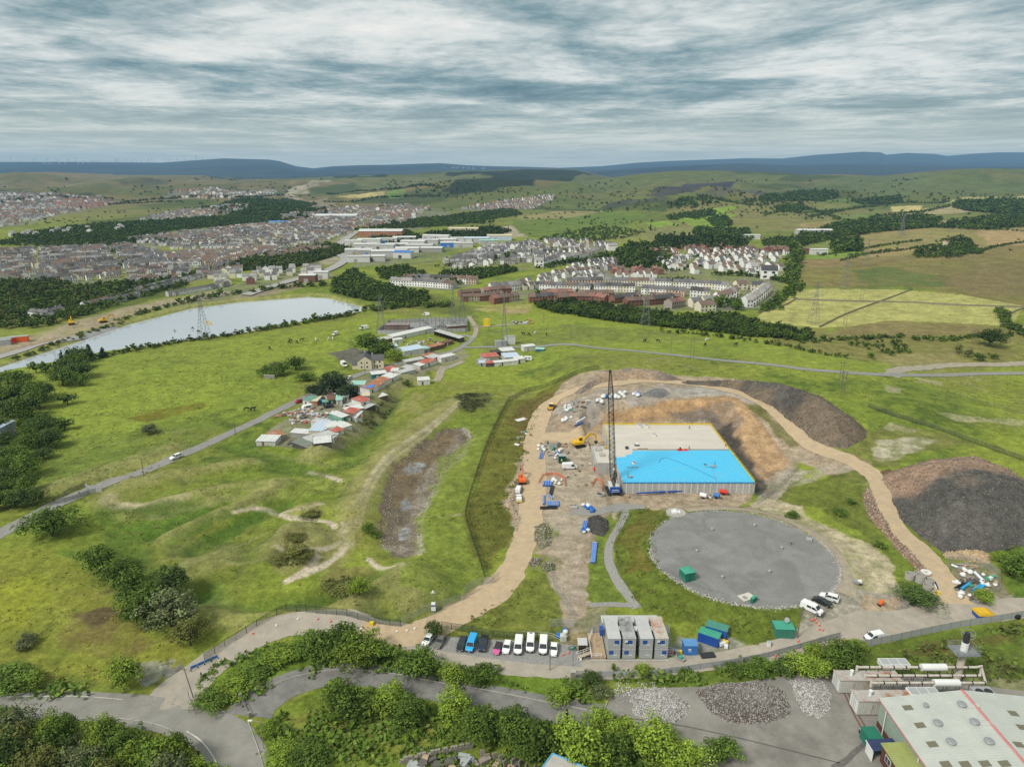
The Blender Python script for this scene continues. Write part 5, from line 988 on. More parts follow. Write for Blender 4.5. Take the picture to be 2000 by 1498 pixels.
def van(paint,loc,rz,label,L=5.0,W=1.95,H=1.95,lower=None,crew=False,beacon=False,lights=False):
 h=L/2;w=W/2;r=empty('parked_van',loc,rz,label,'van');zb=1.18;yw=h-.85;yt=yw-.75
 mb=MB();loft_side(mb,[(-h,.35),(-h+.02,1.0),(-h+.1,H-.1),(-h+.3,H),(yt,H),(yw,zb),(h-.25,1.02),(h-.03,.75),(h,.42),(h-.12,.26),(-h+.1,.26)],[w-.04,w,w-.12,w-.16,w-.16,w-.05,w-.1,w-.16,w-.18,w-.12,w-.08]);mb.mk('body',paint,r,bevel=.06)
 d=Vector((0,yt-yw,H-zb)).normalized();n=Vector((0,-d.z,d.y))*-1;o_=Vector((0,d.z,-d.y))*.012
 a=Vector((0,yw,zb))+d*.06+o_;b=Vector((0,yt,H))-d*.12+o_
 mb=MB();mb.add([(-w+.14,a.y,a.z),(w-.14,a.y,a.z),(w-.28,b.y,b.z),(-w+.28,b.y,b.z)],[(0,1,2,3)]);mb.mk('windscreen',GLASS,r)
 def sw(z):return w-(.05 if z<zb else .05)-.12*max(0,(z-1.0)/(H-1.0))+.035
 for s in(-1,1):
  q=[(yw-.12,zb+.02),(yt+.05,H-.3),(yt-.75,H-.3),(yt-.75,zb+.02)]
  mb=MB();mb.add([(s*(w-.13*(z-1)/(H-1.1)+.012),y,z)for y,z in q],[(0,1,2,3)]);mb.mk('side_window',GLASS,r)
  if crew:
   q=[(yt-.9,zb+.02),(yt-.9,H-.3),(yt-1.9,H-.3),(yt-1.9,zb+.02)];mb=MB();mb.add([(s*(w-.13*(z-1)/(H-1.1)+.012),y,z)for y,z in q],[(0,1,2,3)]);mb.mk('side_window',GLASS,r)
  for yy in(h-.9,-h+.95):wheel(r,s*(w-.12),yy,.34)
  pb('headlight',STEEL,r,(s*(w-.32)-.14,s*(w-.32)+.14,h-.12,h-.01,.74,.92))
  pb('tail_light',M_RED,r,(s*(w-.12)-.06,s*(w-.12)+.06,-h-.015,-h+.05,.8,1.25))
  pb('mirror',BLACK,r,(min(s*(w-.02),s*(w+.2)),max(s*(w-.02),s*(w+.2)),yw-.4,yw-.28,zb+.05,zb+.3))
 pb('bumper',lower or BLACK,r,(-w+.16,w-.16,h-.06,h+.02,.32,.66))
 pb('number_plate',WHITE,r,(-.26,.26,h+.02,h+.035,.42,.53))
 if beacon:pb('beacon',M_ORG if beacon==1 else DSTEEL,r,(-.3,.3,-h+.5,-h+.7,H,H+.12))
 return r
def pickup(paint,loc,rz,label,chevron=False):
 L,W,H=5.2,1.88,1.78;h=L/2;w=W/2;r=empty('parked_pickup',loc,rz,label,'pickup')
 mb=MB();loft_side(mb,[(-h,.45),(-h,1.08),(-.35,1.1),(1.05,1.1),(h-.2,1.0),(h,.75),(h,.45),(h-.1,.32),(-h+.1,.36)],w-.03);mb.mk('body',paint,r,bevel=.05)
 wt=w-.2;P=[(-.55,1.09,w-.06),(-.4,H-.03,wt),(.35,H-.03,wt),(1.05,1.09,w-.06)]
 mb=MB();V=[(-p[2],p[0],p[1])for p in P]+[(p[2],p[0],p[1])for p in P];mb.add(V,[(0,1,2,3),(7,6,5,4),(0,4,5,1),(2,6,7,3),(1,5,6,2)]);mb.mk('window',GLASS,r)
 pb('roof',paint,r,(-wt,wt,-.42,.37,H-.035,H))
 pb('load_bed',BLACK,r,(-w+.12,w-.12,-h+.1,-.62,1.085,1.115))
 for s in(-1,1):
  for yy in(h-.9,-h+.95):wheel(r,s*(w-.12),yy,.36)
  pb('headlight',STEEL,r,(s*(w-.3)-.15,s*(w-.3)+.15,h-.08,h+.01,.72,.88))
  pb('mirror',BLACK,r,(min(s*w,s*(w+.18)),max(s*w,s*(w+.18)),.75,.87,1.1,1.28))
 if chevron:pb('rear_board',M_YRAIL,r,(-w+.05,w-.05,-h-.03,-h,.55,1.06));mb=MB();mb.box(-w+.1,w-.1,-h+.02,-.6,1.12,1.72);mb.mk('canopy',paint,r,bevel=.05)
 return r
def head(rear,front):
 a=P1(*rear);b=P1(*front);d=b-a;m=(a+b)/2;return(m.x,m.y,g(m.x,m.y)+lay(m.y)+.03),math.atan2(-d.x,d.y)
WP=carpaint('white',(.78,.78,.77));GP=carpaint('warm_grey',(.19,.175,.15),.3);BP=carpaint('black',(.018,.02,.022));DB=carpaint('dark_blue',(.02,.03,.06),.2);CY=carpaint('sky_blue',(.02,.36,.72));PK=carpaint('pink',(.62,.10,.32));PU=carpaint('plum',(.035,.012,.03));RD=carpaint('red',(.4,.02,.02))
for rear,front,f in[((842,1246),(830,1262),lambda l,z:car('hatch',WP,l,z,'white hatchback at the left end of the parked row')),((865,1249),(855,1265),lambda l,z:car('saloon',GP,l,z,'grey brown saloon parked second in the row',)),((906,1252),(898,1273),lambda l,z:car('estate',BP,l,z,'black estate car beside the sky blue van')),((926,1249),(916,1275),lambda l,z:van(CY,l,z,'sky blue panel van in the parked row',5.3,1.97,1.96,beacon=0)),((947,1249),(941,1274),lambda l,z:pickup(DB,l,z,'dark blue pickup right of the sky blue van')),((975,1263),(969,1279),lambda l,z:car('mini',PK,l,z,'small car with pink bonnet and dark roof',PU)),((993,1258),(987,1279),lambda l,z:car('hatch',WP,l,z,'white hatchback between the pink car and the white vans')),((1014,1253),(1011,1280),lambda l,z:van(WP,l,z,'leftmost of the three white vans in the parked row',5.3,2.0,2.1)),((1037,1249),(1035,1276),lambda l,z:van(WP,l,z,'middle of the three white vans, with a roof beacon bar',5.2,1.98,2.05,beacon=2)),((1062,1253),(1060,1280),lambda l,z:van(WP,l,z,'rightmost of the three white vans in the parked row',5.2,1.98,2.1)),((1083,1260),(1080,1284),lambda l,z:car('saloon',WP,l,z,'white saloon at the right end of the parked row')),((1722,1246),(1690,1251),lambda l,z:van(WP,l,z,'white van alone on the dusty road beside the fence',4.5,1.85,1.85)),((1572,1186),(1598,1202),lambda l,z:van(WP,l,z,'white crew van with dark side windows below the round roof',5.2,1.98,2.0,crew=True)),((1593,1173),(1618,1186),lambda l,z:car('saloon',BP,l,z,'black car parked between two white vehicles')),((1631,1176),(1606,1166),lambda l,z:car('suv',WP,l,z,'white car behind the black car at the rim of the round roof')),((1101,916),(1124,915),lambda l,z:van(WP,l,z,'white van on the bare ground beside the dark green box',5.6,2.0,2.3)),((1011,965),(1015,954),lambda l,z:van(WP,l,z,'white van on the verge of the haul road below the orange digger',4.5,1.85,1.9)),((1014,984),(1013,970),lambda l,z:pickup(WP,l,z,'white pickup with yellow rear board on the haul road verge',True)),((351,893),(336,899),lambda l,z:car('suv',WP,l,z,'white car driving along the lane across the pasture')),((589,785),(578,788),lambda l,z:car('hatch',RD,l,z,'red car beside the lane at the first sheds')),((687,739),(676,743),lambda l,z:car('hatch',WP,l,z,'white car on the lane behind the dark pines')),((647,796),(637,797),lambda l,z:car('estate',BP,l,z,'dark car among the allotment sheds')),((667,712),(677,719),lambda l,z:van(WP,l,z,'white lorry parked beside the cream house',6.0,2.2,2.7)),((718,643),(703,645),lambda l,z:van(WP,l,z,'white van standing alone on the pasture near the substation',6.0,2.1,2.6)),((660,653),(650,657),lambda l,z:van(WP,l,z,'white van on the pasture nearer to the lake',5.0,2.0,2.2)),((837,617),(827,617),lambda l,z:van(WP,l,z,'white van behind the substation fence',5.5,2.0,2.3))]:
 l,z=head(rear,front);f(l,z)
bx_,by_=onz(1200,964,0)
CR=empty('crawler_crane',(bx_,by_+2.2,g(bx_,by_+2)),R(2),'tall lattice boom crawler crane with blue counterweight by the tank','crane')
M_CRW=mat('crane_white',(.62,.63,.6),.5,.1,.8,dirt=(.4,.38,.34,.5))
for s in(-1,1):
 mb=MB();loft=[(-3.2,.55),(-2.9,.1),(2.9,.1),(3.2,.55),(2.9,1.0),(-2.9,1.0)];n_=len(mb.v);V=[(s*2.0-.4,a,b)for a,b in loft]+[(s*2.0+.4,a,b)for a,b in loft];mb.add(V,[(k,(k+1)%6,(k+1)%6+6,k+6)for k in range(6)]+[tuple(range(6))[::-1],tuple(range(6,12))])
 for q in np.arange(-2.8,2.9,.35):mb.box(s*2.0-.42,s*2.0+.42,q,q+.2,1.0,1.05)
 mb.mk('crawler_track',DSTEEL,CR)
mb=MB();mb.box(-1.7,1.7,-1.2,1.2,.5,1.25);mb.tube((0,0,1.25),(0,0,1.55),1.2,16);mb.mk('undercarriage',DSTEEL,CR)
mb=MB();mb.box(-1.65,-.5,-2.2,2.2,1.55,3.3);mb.box(.5,1.65,-2.2,1.0,1.55,3.3);mb.box(-.5,.5,-2.2,2.0,1.55,1.9);mb.mk('engine_house',M_CRW,CR,bevel=.04)
mb=MB();mb.box(-1.75,1.75,-3.2,-2.25,1.3,2.9);mb.box(-1.7,1.7,-3.1,-2.25,2.95,3.15);cwt=mb.mk('counterweight',M_BLUE,CR,bevel=.06)
pb('stripe',WHITE,cwt,(-1.1,1.1,-3.215,-3.2,2.3,2.5),(-1.4,1.4,-3.215,-3.2,1.75,1.85))
mb=MB();mb.box(.55,1.65,1.1,2.6,1.6,3.4,0,.08);mb.mk('cab',M_CRW,CR,bevel=.04);pb('cab_window',GLASS,CR,(.62,1.58,2.605,2.62,2.2,3.2),(1.655,1.67,1.3,2.4,2.2,3.2))
def lattice(mb,a,b,w0,w1,seg,r=.06,rb=.035):
 a=Vector(a);b=Vector(b);d=(b-a).normalized();u=d.orthogonal().normalized();u=Vector((1,0,0))-d*d.x;u.normalize();v=d.cross(u)
 def C4(t):p=a.lerp(b,t);w=w0+(w1-w0)*t;return[p+u*sx*w/2+v*sy*w/2 for sx,sy in((-1,-1),(1,-1),(1,1),(-1,1))]
 prev=C4(0)
 for i in range(seg):
  nx=C4((i+1)/seg)
  for k in range(4):
   mb.tube(prev[k],nx[k],r,4,cap=False);j=(k+1)%4
   mb.tube(prev[k],nx[j],rb,4,cap=False)if i%2==0 else mb.tube(prev[j],nx[k],rb,4,cap=False);mb.tube(nx[k],nx[j],rb,4,cap=False)
  prev=nx
tipx,tipz=ony(1192,722,by_+9)
tip=Vector((tipx-bx_,9-2.2,tipz));foot=Vector((0,1.6,2.0));tip.rotate(Matrix.Rotation(-R(2),3,'Z'))
j1=foot.lerp(tip,.12);j2=foot.lerp(tip,.82);j3=foot.lerp(tip,.985)
mb=MB();lattice(mb,foot,j1,.8,1.7,5,.08,.042);lattice(mb,j1,j2,1.7,1.55,34,.08,.042);lattice(mb,j2,j3,1.55,.6,9,.08,.042);mb.tube(foot-Vector((.6,0,0)),foot+Vector((.6,0,0)),.15,8)
mb.mk('lattice_boom',DSTEEL,CR)
mb=MB();mb.box(tip.x-.35,tip.x+.35,tip.y-.5,tip.y+.6,tip.z-.6,tip.z+.4);mb.tube((tip.x-.25,tip.y+.4,tip.z),(tip.x+.25,tip.y+.4,tip.z),.45,12);mb.mk('boom_head',DSTEEL,CR)
mb=MB();gt=Vector((0,-2.2,8.5));lattice(mb,(0,.5,3.2),gt,1.2,.8,4,.09,.05)
mb.mk('gantry',DSTEEL,CR)
mb=MB()
for s in(-.4,.4):mb.tube(gt+Vector((s,0,0)),j3+Vector((s*.6,-.3,0)),.035,4);mb.tube(gt+Vector((s,0,0)),(s*2.5,-2.6,3.2),.06,4)
mb.mk('pendant_rope',DSTEEL,CR)
mb=MB();hk=Vector((tip.x,tip.y+.85,14));mb.tube((tip.x,tip.y+.85,tip.z),hk,.03,4);mb.mk('hoist_rope',DSTEEL,CR)
mb=MB();mb.box(hk.x-.25,hk.x+.25,hk.y-.2,hk.y+.2,13.2,14.1);mb.tube((hk.x,hk.y,13.2),(hk.x,hk.y,12.7),.08,6);mb.mk('hook_block',M_YEL,CR)
pb('sign_plate',WHITE,CR,(-.32,.32,j1.y-1.05,j1.y-.98,j1.z+1.0,j1.z+1.8))
def excavator(loc,rz,paint,label,s=1.0,swing=0,reach=((0,1.2,1.7),(0,3.6,4.0),(0,6.0,3.6),(0,6.4,1.2)),name='excavator'):
 r=empty(name,loc,rz,label,'excavator');r.scale=(s,s,s)
 for k in(-1,1):
  mb=MB();lf=[(-2,.45),(-1.75,.06),(1.75,.06),(2,.45),(1.75,.85),(-1.75,.85)];V=[(k*1.15-.3,a,b)for a,b in lf]+[(k*1.15+.3,a,b)for a,b in lf];mb.add(V,[(i,(i+1)%6,(i+1)%6+6,i+6)for i in range(6)]+[tuple(range(6))[::-1],tuple(range(6,12))]);mb.mk('crawler_track',BLACK,r)
 mb=MB();mb.box(-.85,.85,-.8,.8,.4,.9);mb.tube((0,0,.9),(0,0,1.1),.7,12);mb.mk('undercarriage',DSTEEL,r)
 up=Matrix.Rotation(swing,4,'Z')
 def sw(mb):mb.v=[tuple(up@Vector(p))for p in mb.v];return mb
 mb=MB();mb.box(-1.35,1.35,-2.2,.2,1.1,2.1);mb.box(.35,1.35,.2,1.3,1.1,1.9);sw(mb).mk('engine_house',paint,r,bevel=.08)
 mb=MB();mb.box(-1.3,1.3,-2.45,-2.2,1.15,1.9);sw(mb).mk('counterweight',paint,r,bevel=.05)
 mb=MB();mb.box(-1.35,-.35,-.1,1.5,1.1,2.9,0,.06);c=sw(mb).mk('cab',paint,r,bevel=.04)
 mb=MB();mb.box(-1.22,-.48,1.45,1.5,1.7,2.75);mb.box(-1.36,-1.33,.15,1.25,1.75,2.75);mb.box(-.37,-.34,.15,1.25,1.9,2.75);sw(mb).mk('window',GLASS,c)
 a,b,c_,d=[Vector(p)for p in reach]
 def beam(mb,p,q,w,h0,h1):
  dd=(q-p).normalized();n=Vector((0,-dd.z,dd.y));V=[]
  for e,hh in((p,h0),(q,h1)):V+=[e+n*hh+Vector((-w,0,0)),e+n*hh+Vector((w,0,0)),e-n*hh+Vector((w,0,0)),e-n*hh+Vector((-w,0,0))]
  mb.add(V,[(0,1,2,3),(7,6,5,4),(0,4,5,1),(1,5,6,2),(2,6,7,3),(3,7,4,0)])
 mb=MB();beam(mb,a,b,.2,.22,.38);sw(mb);mb2=MB();beam(mb2,b,c_,.19,.38,.2);sw(mb2);mb.add(mb2.v,mb2.f);mb.mk('boom',paint,r)
 mb=MB();beam(mb,c_+(c_-d).normalized()*.5,d,.15,.28,.12);sw(mb).mk('dipper_arm',paint,r)
 mb=MB();mb.tube(a+Vector((0,.3,-.2)),a.lerp(b,.8)+Vector((0,.2,-.3)),.08,6);mb.tube(b+Vector((0,.2,.45)),c_+(c_-d).normalized()*.45,.08,6);sw(mb).mk('hydraulic_ram',STEEL,r)
 mb=MB();prof=[(d.y-.45,d.z),(d.y+.35,d.z+.05),(d.y+.3,d.z-.5),(d.y-.2,d.z-.85),(d.y-.75,d.z-.6)];mb.prism(prof,-.5,.5);sw(mb).mk('bucket',DSTEEL,r)
 return r
l=P1(1131,872);excavator((l.x,l.y,l.z+.1),R(-72),M_YEL,'yellow digger reaching towards the side chamber of the tank',1.15)
l=P1(1020,943);excavator((l.x,l.y,l.z+.1),R(2),M_ORG,'orange digger with raised arm on the verge of the haul road',.95,0,((0,1.2,1.7),(0,3.4,4.2),(0,5.8,4.6),(0,6.9,2.6)))
l=P1(1167,921);excavator((l.x,l.y,l.z+.1),R(-75),M_RED,'small red digger working in front of the side chamber',.62,0,((0,1.2,1.7),(0,2.6,3.4),(0,4.4,2.9),(0,4.6,1.0)))
l=P1(1077,799);DM=empty('dumper_truck',(l.x,l.y,l.z+.08),R(-14),'yellow dumper truck on the haul road beside the concrete rings','dumper')
mb=MB();mb.box(-1.1,1.1,-2.6,.4,.8,1.4);mb.mk('chassis',M_YEL,DM,bevel=.08)
mb=MB();mb.add([(-1.2,.2,1.3),(1.2,.2,1.3),(1.1,2.6,1.2),(-1.1,2.6,1.2),(-1.35,-.1,2.3),(1.35,-.1,2.3),(1.3,3.0,2.1),(-1.3,3.0,2.1)],OPEN5);mb.mk('skip_body',M_YEL,DM)
pb('cab',GLASS,DM,(-.8,.8,-1.6,-.3,1.4,2.9,0,.1));pb('cab_roof',WHITE,DM,(-.85,.85,-1.65,-.25,2.9,3.0))
for s in(-1,1):
 for yy in(-1.7,1.2):wheel(DM,s*1.15,yy,.65,.45)
for u,v,rz,lab in((417,642,60,'yellow digger at the motorway works near its left end'),(202,630,-40,'yellow digger on the earth ridge of the motorway works'),(140,634,30,'orange digger beside the brown pile of the motorway works')):
 l=P1(u,v);excavator((l.x,l.y,l.z),R(rz),M_YEL,lab,1.2)
def frame(uL,vL,uR,vR):
 a=P1(uL,vL);b=P1(uR,vR);d=b-a;return(a.x,a.y,min(a.z,b.z)),math.atan2(d.y,d.x),math.hypot(d.x,d.y)
RUSTR=mat('rusty_roof',(.5,.47,.42),.8,.1,.6,dirt=(.36,.12,.035,.9));SOOT=mat('sooty_roof',(.42,.42,.41),.8,.15,.5,dirt=(.06,.06,.06,.85));CABR=mat('cabin_roof',(.50,.505,.49),.6,.06,.5,dirt=(.38,.37,.35,.5))
def cabin(loc,name,label,w=2.85,d=8.0,h=2.55,roof=None,shut=None,part='window_shutter',white=False,plate=True,rz=0):
 r=empty(name,loc,rz,label,'site cabin')
 mb=MB();mb.box(0,w,0,d,.12,h);mb.box(.02,w-.02,.02,d-.02,0,.12)
 for k in np.arange(.7,d,.9):mb.box(-.03,0,k,k+.06,.2,h-.1);mb.box(w,w+.03,k,k+.06,.2,h-.1)
 mb.mk('wall',GREYP,r)
 mb=MB();mb.box(-.04,w+.04,-.04,d+.04,h+.003,h+.1)
 for k in np.arange(.45,d,.55):mb.box(-.02,w+.02,k,k+.07,h+.1,h+.14)
 mb.mk('roof',roof or CABR,r)
 if shut is not None:
  a=shut*w;pb('window_shutter',M_BLUE,r,(a,a+.98,-.06,0,1.25,2.15))
  if white:wn=pb('window',WHITE,r,(a-.62,a-.04,-.05,0,1.25,2.15));pb('pane',GLASS,wn,(a-.56,a-.05,-.06,-.05,1.3,1.65))
 if plate:mb=MB();mb.box(w*.45,w*.78,-.015,0,.95,1.12)if shut is None or True else None;mb.mk('name_plate',WHITE,r)
 return r
ord4=['first','second','third','fourth']
cabx=[21.35,24.75,28.55,31.95];cy_=130.0;gz_=max(g(x,y)for x in(22,28,34)for y in(130,137))+.15
low=[.12,.12,None,.56];upp=[.52,.36,.2,.36];rf_=[CABR,SOOT,CABR,RUSTR]
rn=['clean ribbed roof','sooty blackened roof','pale ribbed roof','rust streaked roof']
for i in range(4):
 cabin((cabx[i],cy_,gz_),'site_cabin',f'lower cabin of the {ord4[i]} stack from the left, under the one with {rn[i]}',shut=low[i])
 cabin((cabx[i],cy_,gz_+2.72),'site_cabin',f'upper grey cabin with {rn[i]}, {ord4[i]} stack from the left',roof=rf_[i],shut=upp[i],white=i in(1,3))
o=empty('site_cabin',(21.3,139.2,gz_),0,'wide pale ribbed cabin lying across behind the four stacks','site cabin')
pb('wall',GREYP,o,(0,13.4,0,2.9,0,2.6));mb=MB();mb.box(-.05,13.45,-.05,2.95,2.603,2.7)
for k in np.arange(1.6,13,1.65):mb.box(k,k+.07,-.04,2.94,2.7,2.75)
mb.mk('roof',CABR,o)
o=empty('timber_deck',(17.7,130.4,gz_),0,'pale timber deck with white railings left of the stacked cabins','deck')
pb('boards',TIMB,o,(0,3.4,-.6,8,.45,.55),(.1,3.3,-.5,7.9,0,.44))
rail('railing',[(.05,-.5,.55),(-.0,4.5,.55),(1.2,8,.55)],WHITE,o,1.1,1.6,.05);rail('railing',[(.1,-.6,.55),(2.4,-.6,.55)],WHITE,o,1.0,1.0,.05)
rail('railing',[(-3.2,.6,.0),(.1,1.6,.55)],WHITE,o,1.0,1.2,.05);rail('railing',[(-3.0,-.7,.0),(.1,.3,.55)],WHITE,o,1.0,1.2,.05)
mb=MB();mb.add([(-3,-.6,.05),(-3,.5,.05),(.1,1.5,.5),(.1,.4,.5)],[(0,3,2,1)]);mb.mk('ramp',TIMB,o)
pb('door_canopy',M_BLUE,o,(2.4,3.3,3.6,5.2,3.0,4.6));pt('canopy_post',TIMB,o,((1.7,3.0,.55),(1.7,3.0,4.2),.05,6),((1.7,4.8,.55),(1.7,4.8,4.2),.05,6))
o=empty('outside_steps',(35.0,130.5,gz_),0,'metal stairs and landing at the right side of the cabins','stairs')
mb=MB();mb.box(.1,1.5,5,7.4,2.6,2.7)
for k in range(9):mb.box(.2,1.2,.4+k*.5,.85+k*.5,.25+k*.28,.32+k*.28)
mb.mk('treads',STEEL,o);rail('railing',[(1.25,.4,.3),(1.25,5,2.7),(1.5,7.4,2.7)],STEEL,o,1.0,1.2,.04)
mb=MB();
for a,b in((.2,5.1),(1.4,5.1),(.2,7.3),(1.4,7.3)):mb.tube((a,b,0),(a,b,2.6),.05,6)
mb.mk('leg',STEEL,o)
for i,(x,nm)in enumerate(((24.1,'between the first and second stacks'),(27.75,'between the second and third stacks'),(31.55,'between the third and fourth stacks'))):
 o=empty('air_unit',(x,133.6,gz_+4.6),0,'white unit in the gap '+nm,'air unit');pb('casing',WHITE,o,(.05,(.6 if i!=1 else .75),0,1.1,0,.55));pb('grille',GREYP,o,(.1,.5,.1,1.0,.553,.58))
o=empty('brick_plinth',(17.5,129.75,gz_-.5),0,'low red brick wall under the front of the cabins','wall');pb('brickwork',mat('red_brick',(.27,.12,.075),.9,.2,3,dirt=(.2,.15,.12,.5)),o,(0,17.6,-.5,.1,-.3,.45));pb('coping',CONC,o,(-.05,17.65,-.55,.12,.452,.52))
def shelter(loc,rz,w,d,h,label,mr,mw,open_=True):
 o=empty('small_shelter',loc,rz,label,'shelter');pb('wall',mw,o,(0,.08,0,d,0,h),(w-.08,w,0,d,0,h),(.08,w-.08,d-.08,d,0,h))
 mb=MB();mb.add([(-.1,-.15,h+.02),(w+.1,-.15,h+.02),(w+.1,d+.1,h+.3),(-.1,d+.1,h+.3),(-.1,-.15,h+.08),(w+.1,-.15,h+.08),(w+.1,d+.1,h+.36),(-.1,d+.1,h+.36)],BOX6);mb.mk('roof',mr,o);return o
l,rz,w_=frame(1129,1276,1146,1276);shelter(l,rz,w_,2.0,2.3,'open smoking shelter with pale sheet roof left of the deck',CABR,TIMB)
def container(uL,vL,uR,vR,d,h,wall,roof,label,name='container',door=True,ribs=True,cat='container',loc=None):
 l,rz,w=frame(uL,vL,uR,vR)if loc is None else loc
 o=empty(name,l,rz,label,cat);mb=MB();mb.box(0,w,0,d,0,h)
 if ribs:
  for k in np.arange(.25,w-.1,.42):mb.box(k,k+.18,-.04,0,.15,h-.12);mb.box(k,k+.18,d,d+.04,.15,h-.12)
 mb.mk('wall',wall,o);mb=MB();mb.box(-.05,w+.05,-.06,d+.06,h+.003,h+.09)
 for k in np.arange(.4,w,.6):mb.box(k,k+.12,-.03,d+.03,h+.09,h+.12)
 mb.mk('roof',roof,o)
 if door:
  dr=pb('door',wall,o,(w+.003,w+.05,.15,d/2-.03,.12,h-.12),(w+.003,w+.05,d/2+.03,d-.15,.12,h-.12))
  mb=MB();
  for q in(.3,.45,.55,.7):mb.tube((w+.08,d*q,.15),(w+.08,d*q,h-.15),.025,5)
  mb.mk('lock_bar',STEEL,dr)
 return o
container(1362,1252,1402,1266,2.5,2.5,M_BLUE,M_GREENR,'dark blue container with green roof, the nearer of two side by side')
container(1376,1239,1418,1252,2.5,2.5,M_BLUE,mat('dull_green_roof',(.07,.25,.19),.7,.1,.5,dirt=(.12,.2,.17,.5)),'blue container with dull green roof, behind its twin')
o=container(1336,1279,1362,1279,2.4,2.4,M_LBLUE,mat('pale_blue_roof',(.10,.27,.52),.6,.08,.6,dirt=(.2,.3,.42,.4)),'square bright blue cabin beside the dark blue containers','store_cabin',cat='cabin')
pb('name_plate',WHITE,o,(.9,1.5,-.05,-.04,1.3,1.7),(.9,1.7,-.05,-.04,.9,1.0))
container(1513,1243,1551,1240,3.2,2.5,mat('green_cabin',(.05,.21,.15),.6,.1,.5,dirt=(.08,.17,.13,.4)),M_GREENR,'green cabin with a round dish on its roof beside the road','store_cabin',cat='cabin',loc=(lambda f:(f[0],f[1],f[2]))(frame(1514,1246,1551,1248)))
l=P1(1535,1240);o=empty('satellite_dish',(l.x+.3,l.y+1.4,g(l.x,l.y)+2.55),0,'grey dish on the roof of the green cabin','dish');pt('mast',STEEL,o,((0,0,0),(0,0,.6),.05,6));pt('bowl',GREYP,o,((0,0,.6),(0,-.25,.75),.35,14,0,.6))
container(1072,876,1088,876,2.4,2.4,GREYP,TIMB,'grey open store box with timber top beside the haul road','store_cabin',False,cat='cabin')
container(1091,905,1105,905,2.4,2.9,mat('dark_green_box',(.006,.07,.05),.6,.1,.8),GREYP,'dark green site box with grey lid near the white van','site_box',False,cat='site box')
cx,cy,cr,cz=DISC
RR=empty('round_reservoir',(cx,cy,cz),0,'large round gravel covered reservoir roof with a rim of pale stones','reservoir')
mb=MB();n=96;V=[(0,0,.02)];F=[]
for rr_ in(6,12,18,cr):
 for k in range(n):t=2*math.pi*k/n;V.append((rr_*math.cos(t),rr_*math.sin(t),.02))
for k in range(n):F.append((0,1+k,1+(k+1)%n))
for q in range(3):
 for k in range(n):a=1+q*n+k;b=1+q*n+(k+1)%n;F.append((a,a+n,b+n,b))
M_GR2,_nt,_b=nodes('roof_gravel')
_tc=nn('ShaderNodeTexCoord');_n1=nn('ShaderNodeTexNoise');sv(_n1,'Scale',3.2);sv(_n1,'Detail',3);sv(_n1,'Roughness',.9)
_n2=nn('ShaderNodeTexVoronoi');sv(_n2,'Scale',.055);sv(_n2,'Randomness',.9)
nl(_tc.outputs['Object'],_n1.inputs['Vector']);nl(_tc.outputs['Object'],_n2.inputs['Vector'])
_a=nn('ShaderNodeMapRange');sv(_a,1,.25);sv(_a,2,.75);sv(_a,3,.62);sv(_a,4,1.38);nl(_n1.outputs[0],_a.inputs[0])
_sp=nn('ShaderNodeSeparateXYZ');nl(_n2.outputs['Color'],_sp.inputs[0]);_c=nn('ShaderNodeMapRange');sv(_c,3,.94);sv(_c,4,1.05);nl(_sp.outputs[0],_c.inputs[0])
_m=nn('ShaderNodeMath');_m.operation='MULTIPLY';nl(_a.outputs[0],_m.inputs[0]);nl(_c.outputs[0],_m.inputs[1])
_s1=nn('ShaderNodeTexNoise');sv(_s1,'Scale',.12);sv(_s1,'Detail',7);sv(_s1,'Distortion',1.2);nl(_tc.outputs['Object'],_s1.inputs['Vector'])
_s2=nn('ShaderNodeMapRange');sv(_s2,1,.35);sv(_s2,2,.65);sv(_s2,3,.84);sv(_s2,4,1.14);nl(_s1.outputs[0],_s2.inputs[0])
_m2=nn('ShaderNodeMath');_m2.operation='MULTIPLY';nl(_m.outputs[0],_m2.inputs[0]);nl(_s2.outputs[0],_m2.inputs[1]);_m=_m2
_v=nn('ShaderNodeVectorMath');_v.operation='SCALE';sv(_v,0,(.215,.208,.198));nl(_m.outputs[0],_v.inputs['Scale']);nl(_v.outputs[0],_b.inputs['Base Color']);sv(_b,'Roughness',.95)
mb.add(V,F);mb.mk('gravel_roof',M_GR2,RR)
def stones(name,pts,size,cols,parent=None,seed=0,flat=.7):
 r=np.random.default_rng(seed);n=len(pts);base=np.array([(-1,-1,-1),(1,-1,-1),(1,1,-1),(-1,1,-1),(-.7,-.6,1),(.6,-.7,1),(.7,.6,1),(-.6,.7,1)],float)
 F0=np.array(BOX6);a=r.uniform(0,6.28,n);s=size*r.uniform(.5,1.4,n);B=base[None]*(1+r.normal(0,.22,(n,8,3)))*s[:,None,None]*.5;B[:,:,2]*=flat
 ca,sa=np.cos(a)[:,None],np.sin(a)[:,None];V=np.stack([B[:,:,0]*ca-B[:,:,1]*sa,B[:,:,0]*sa+B[:,:,1]*ca,B[:,:,2]],-1)+np.asarray(pts)[:,None,:]
 F=(F0[None]+(np.arange(n)*8)[:,None,None]).reshape(-1,4);C=np.repeat(np.array(cols)[r.integers(0,len(cols),n)]*r.uniform(.75,1.2,(n,1)),8,0)
 return link(name,np_mesh(name,V.reshape(-1,3),F,attr_mat('loose_stone','col',(3.0,),.15,.95),col=C),parent)
th=rng.uniform(0,2*np.pi,2600);rd=cr+rng.normal(.3,.35,2600);px_=cx+rd*np.cos(th);py_=cy+rd*np.sin(th)
pz_=np.maximum(HG(px_,py_)+.05,cz-.9);kk=(rng.random(2600)<np.where(np.sin(th)<.1,.8,.15))
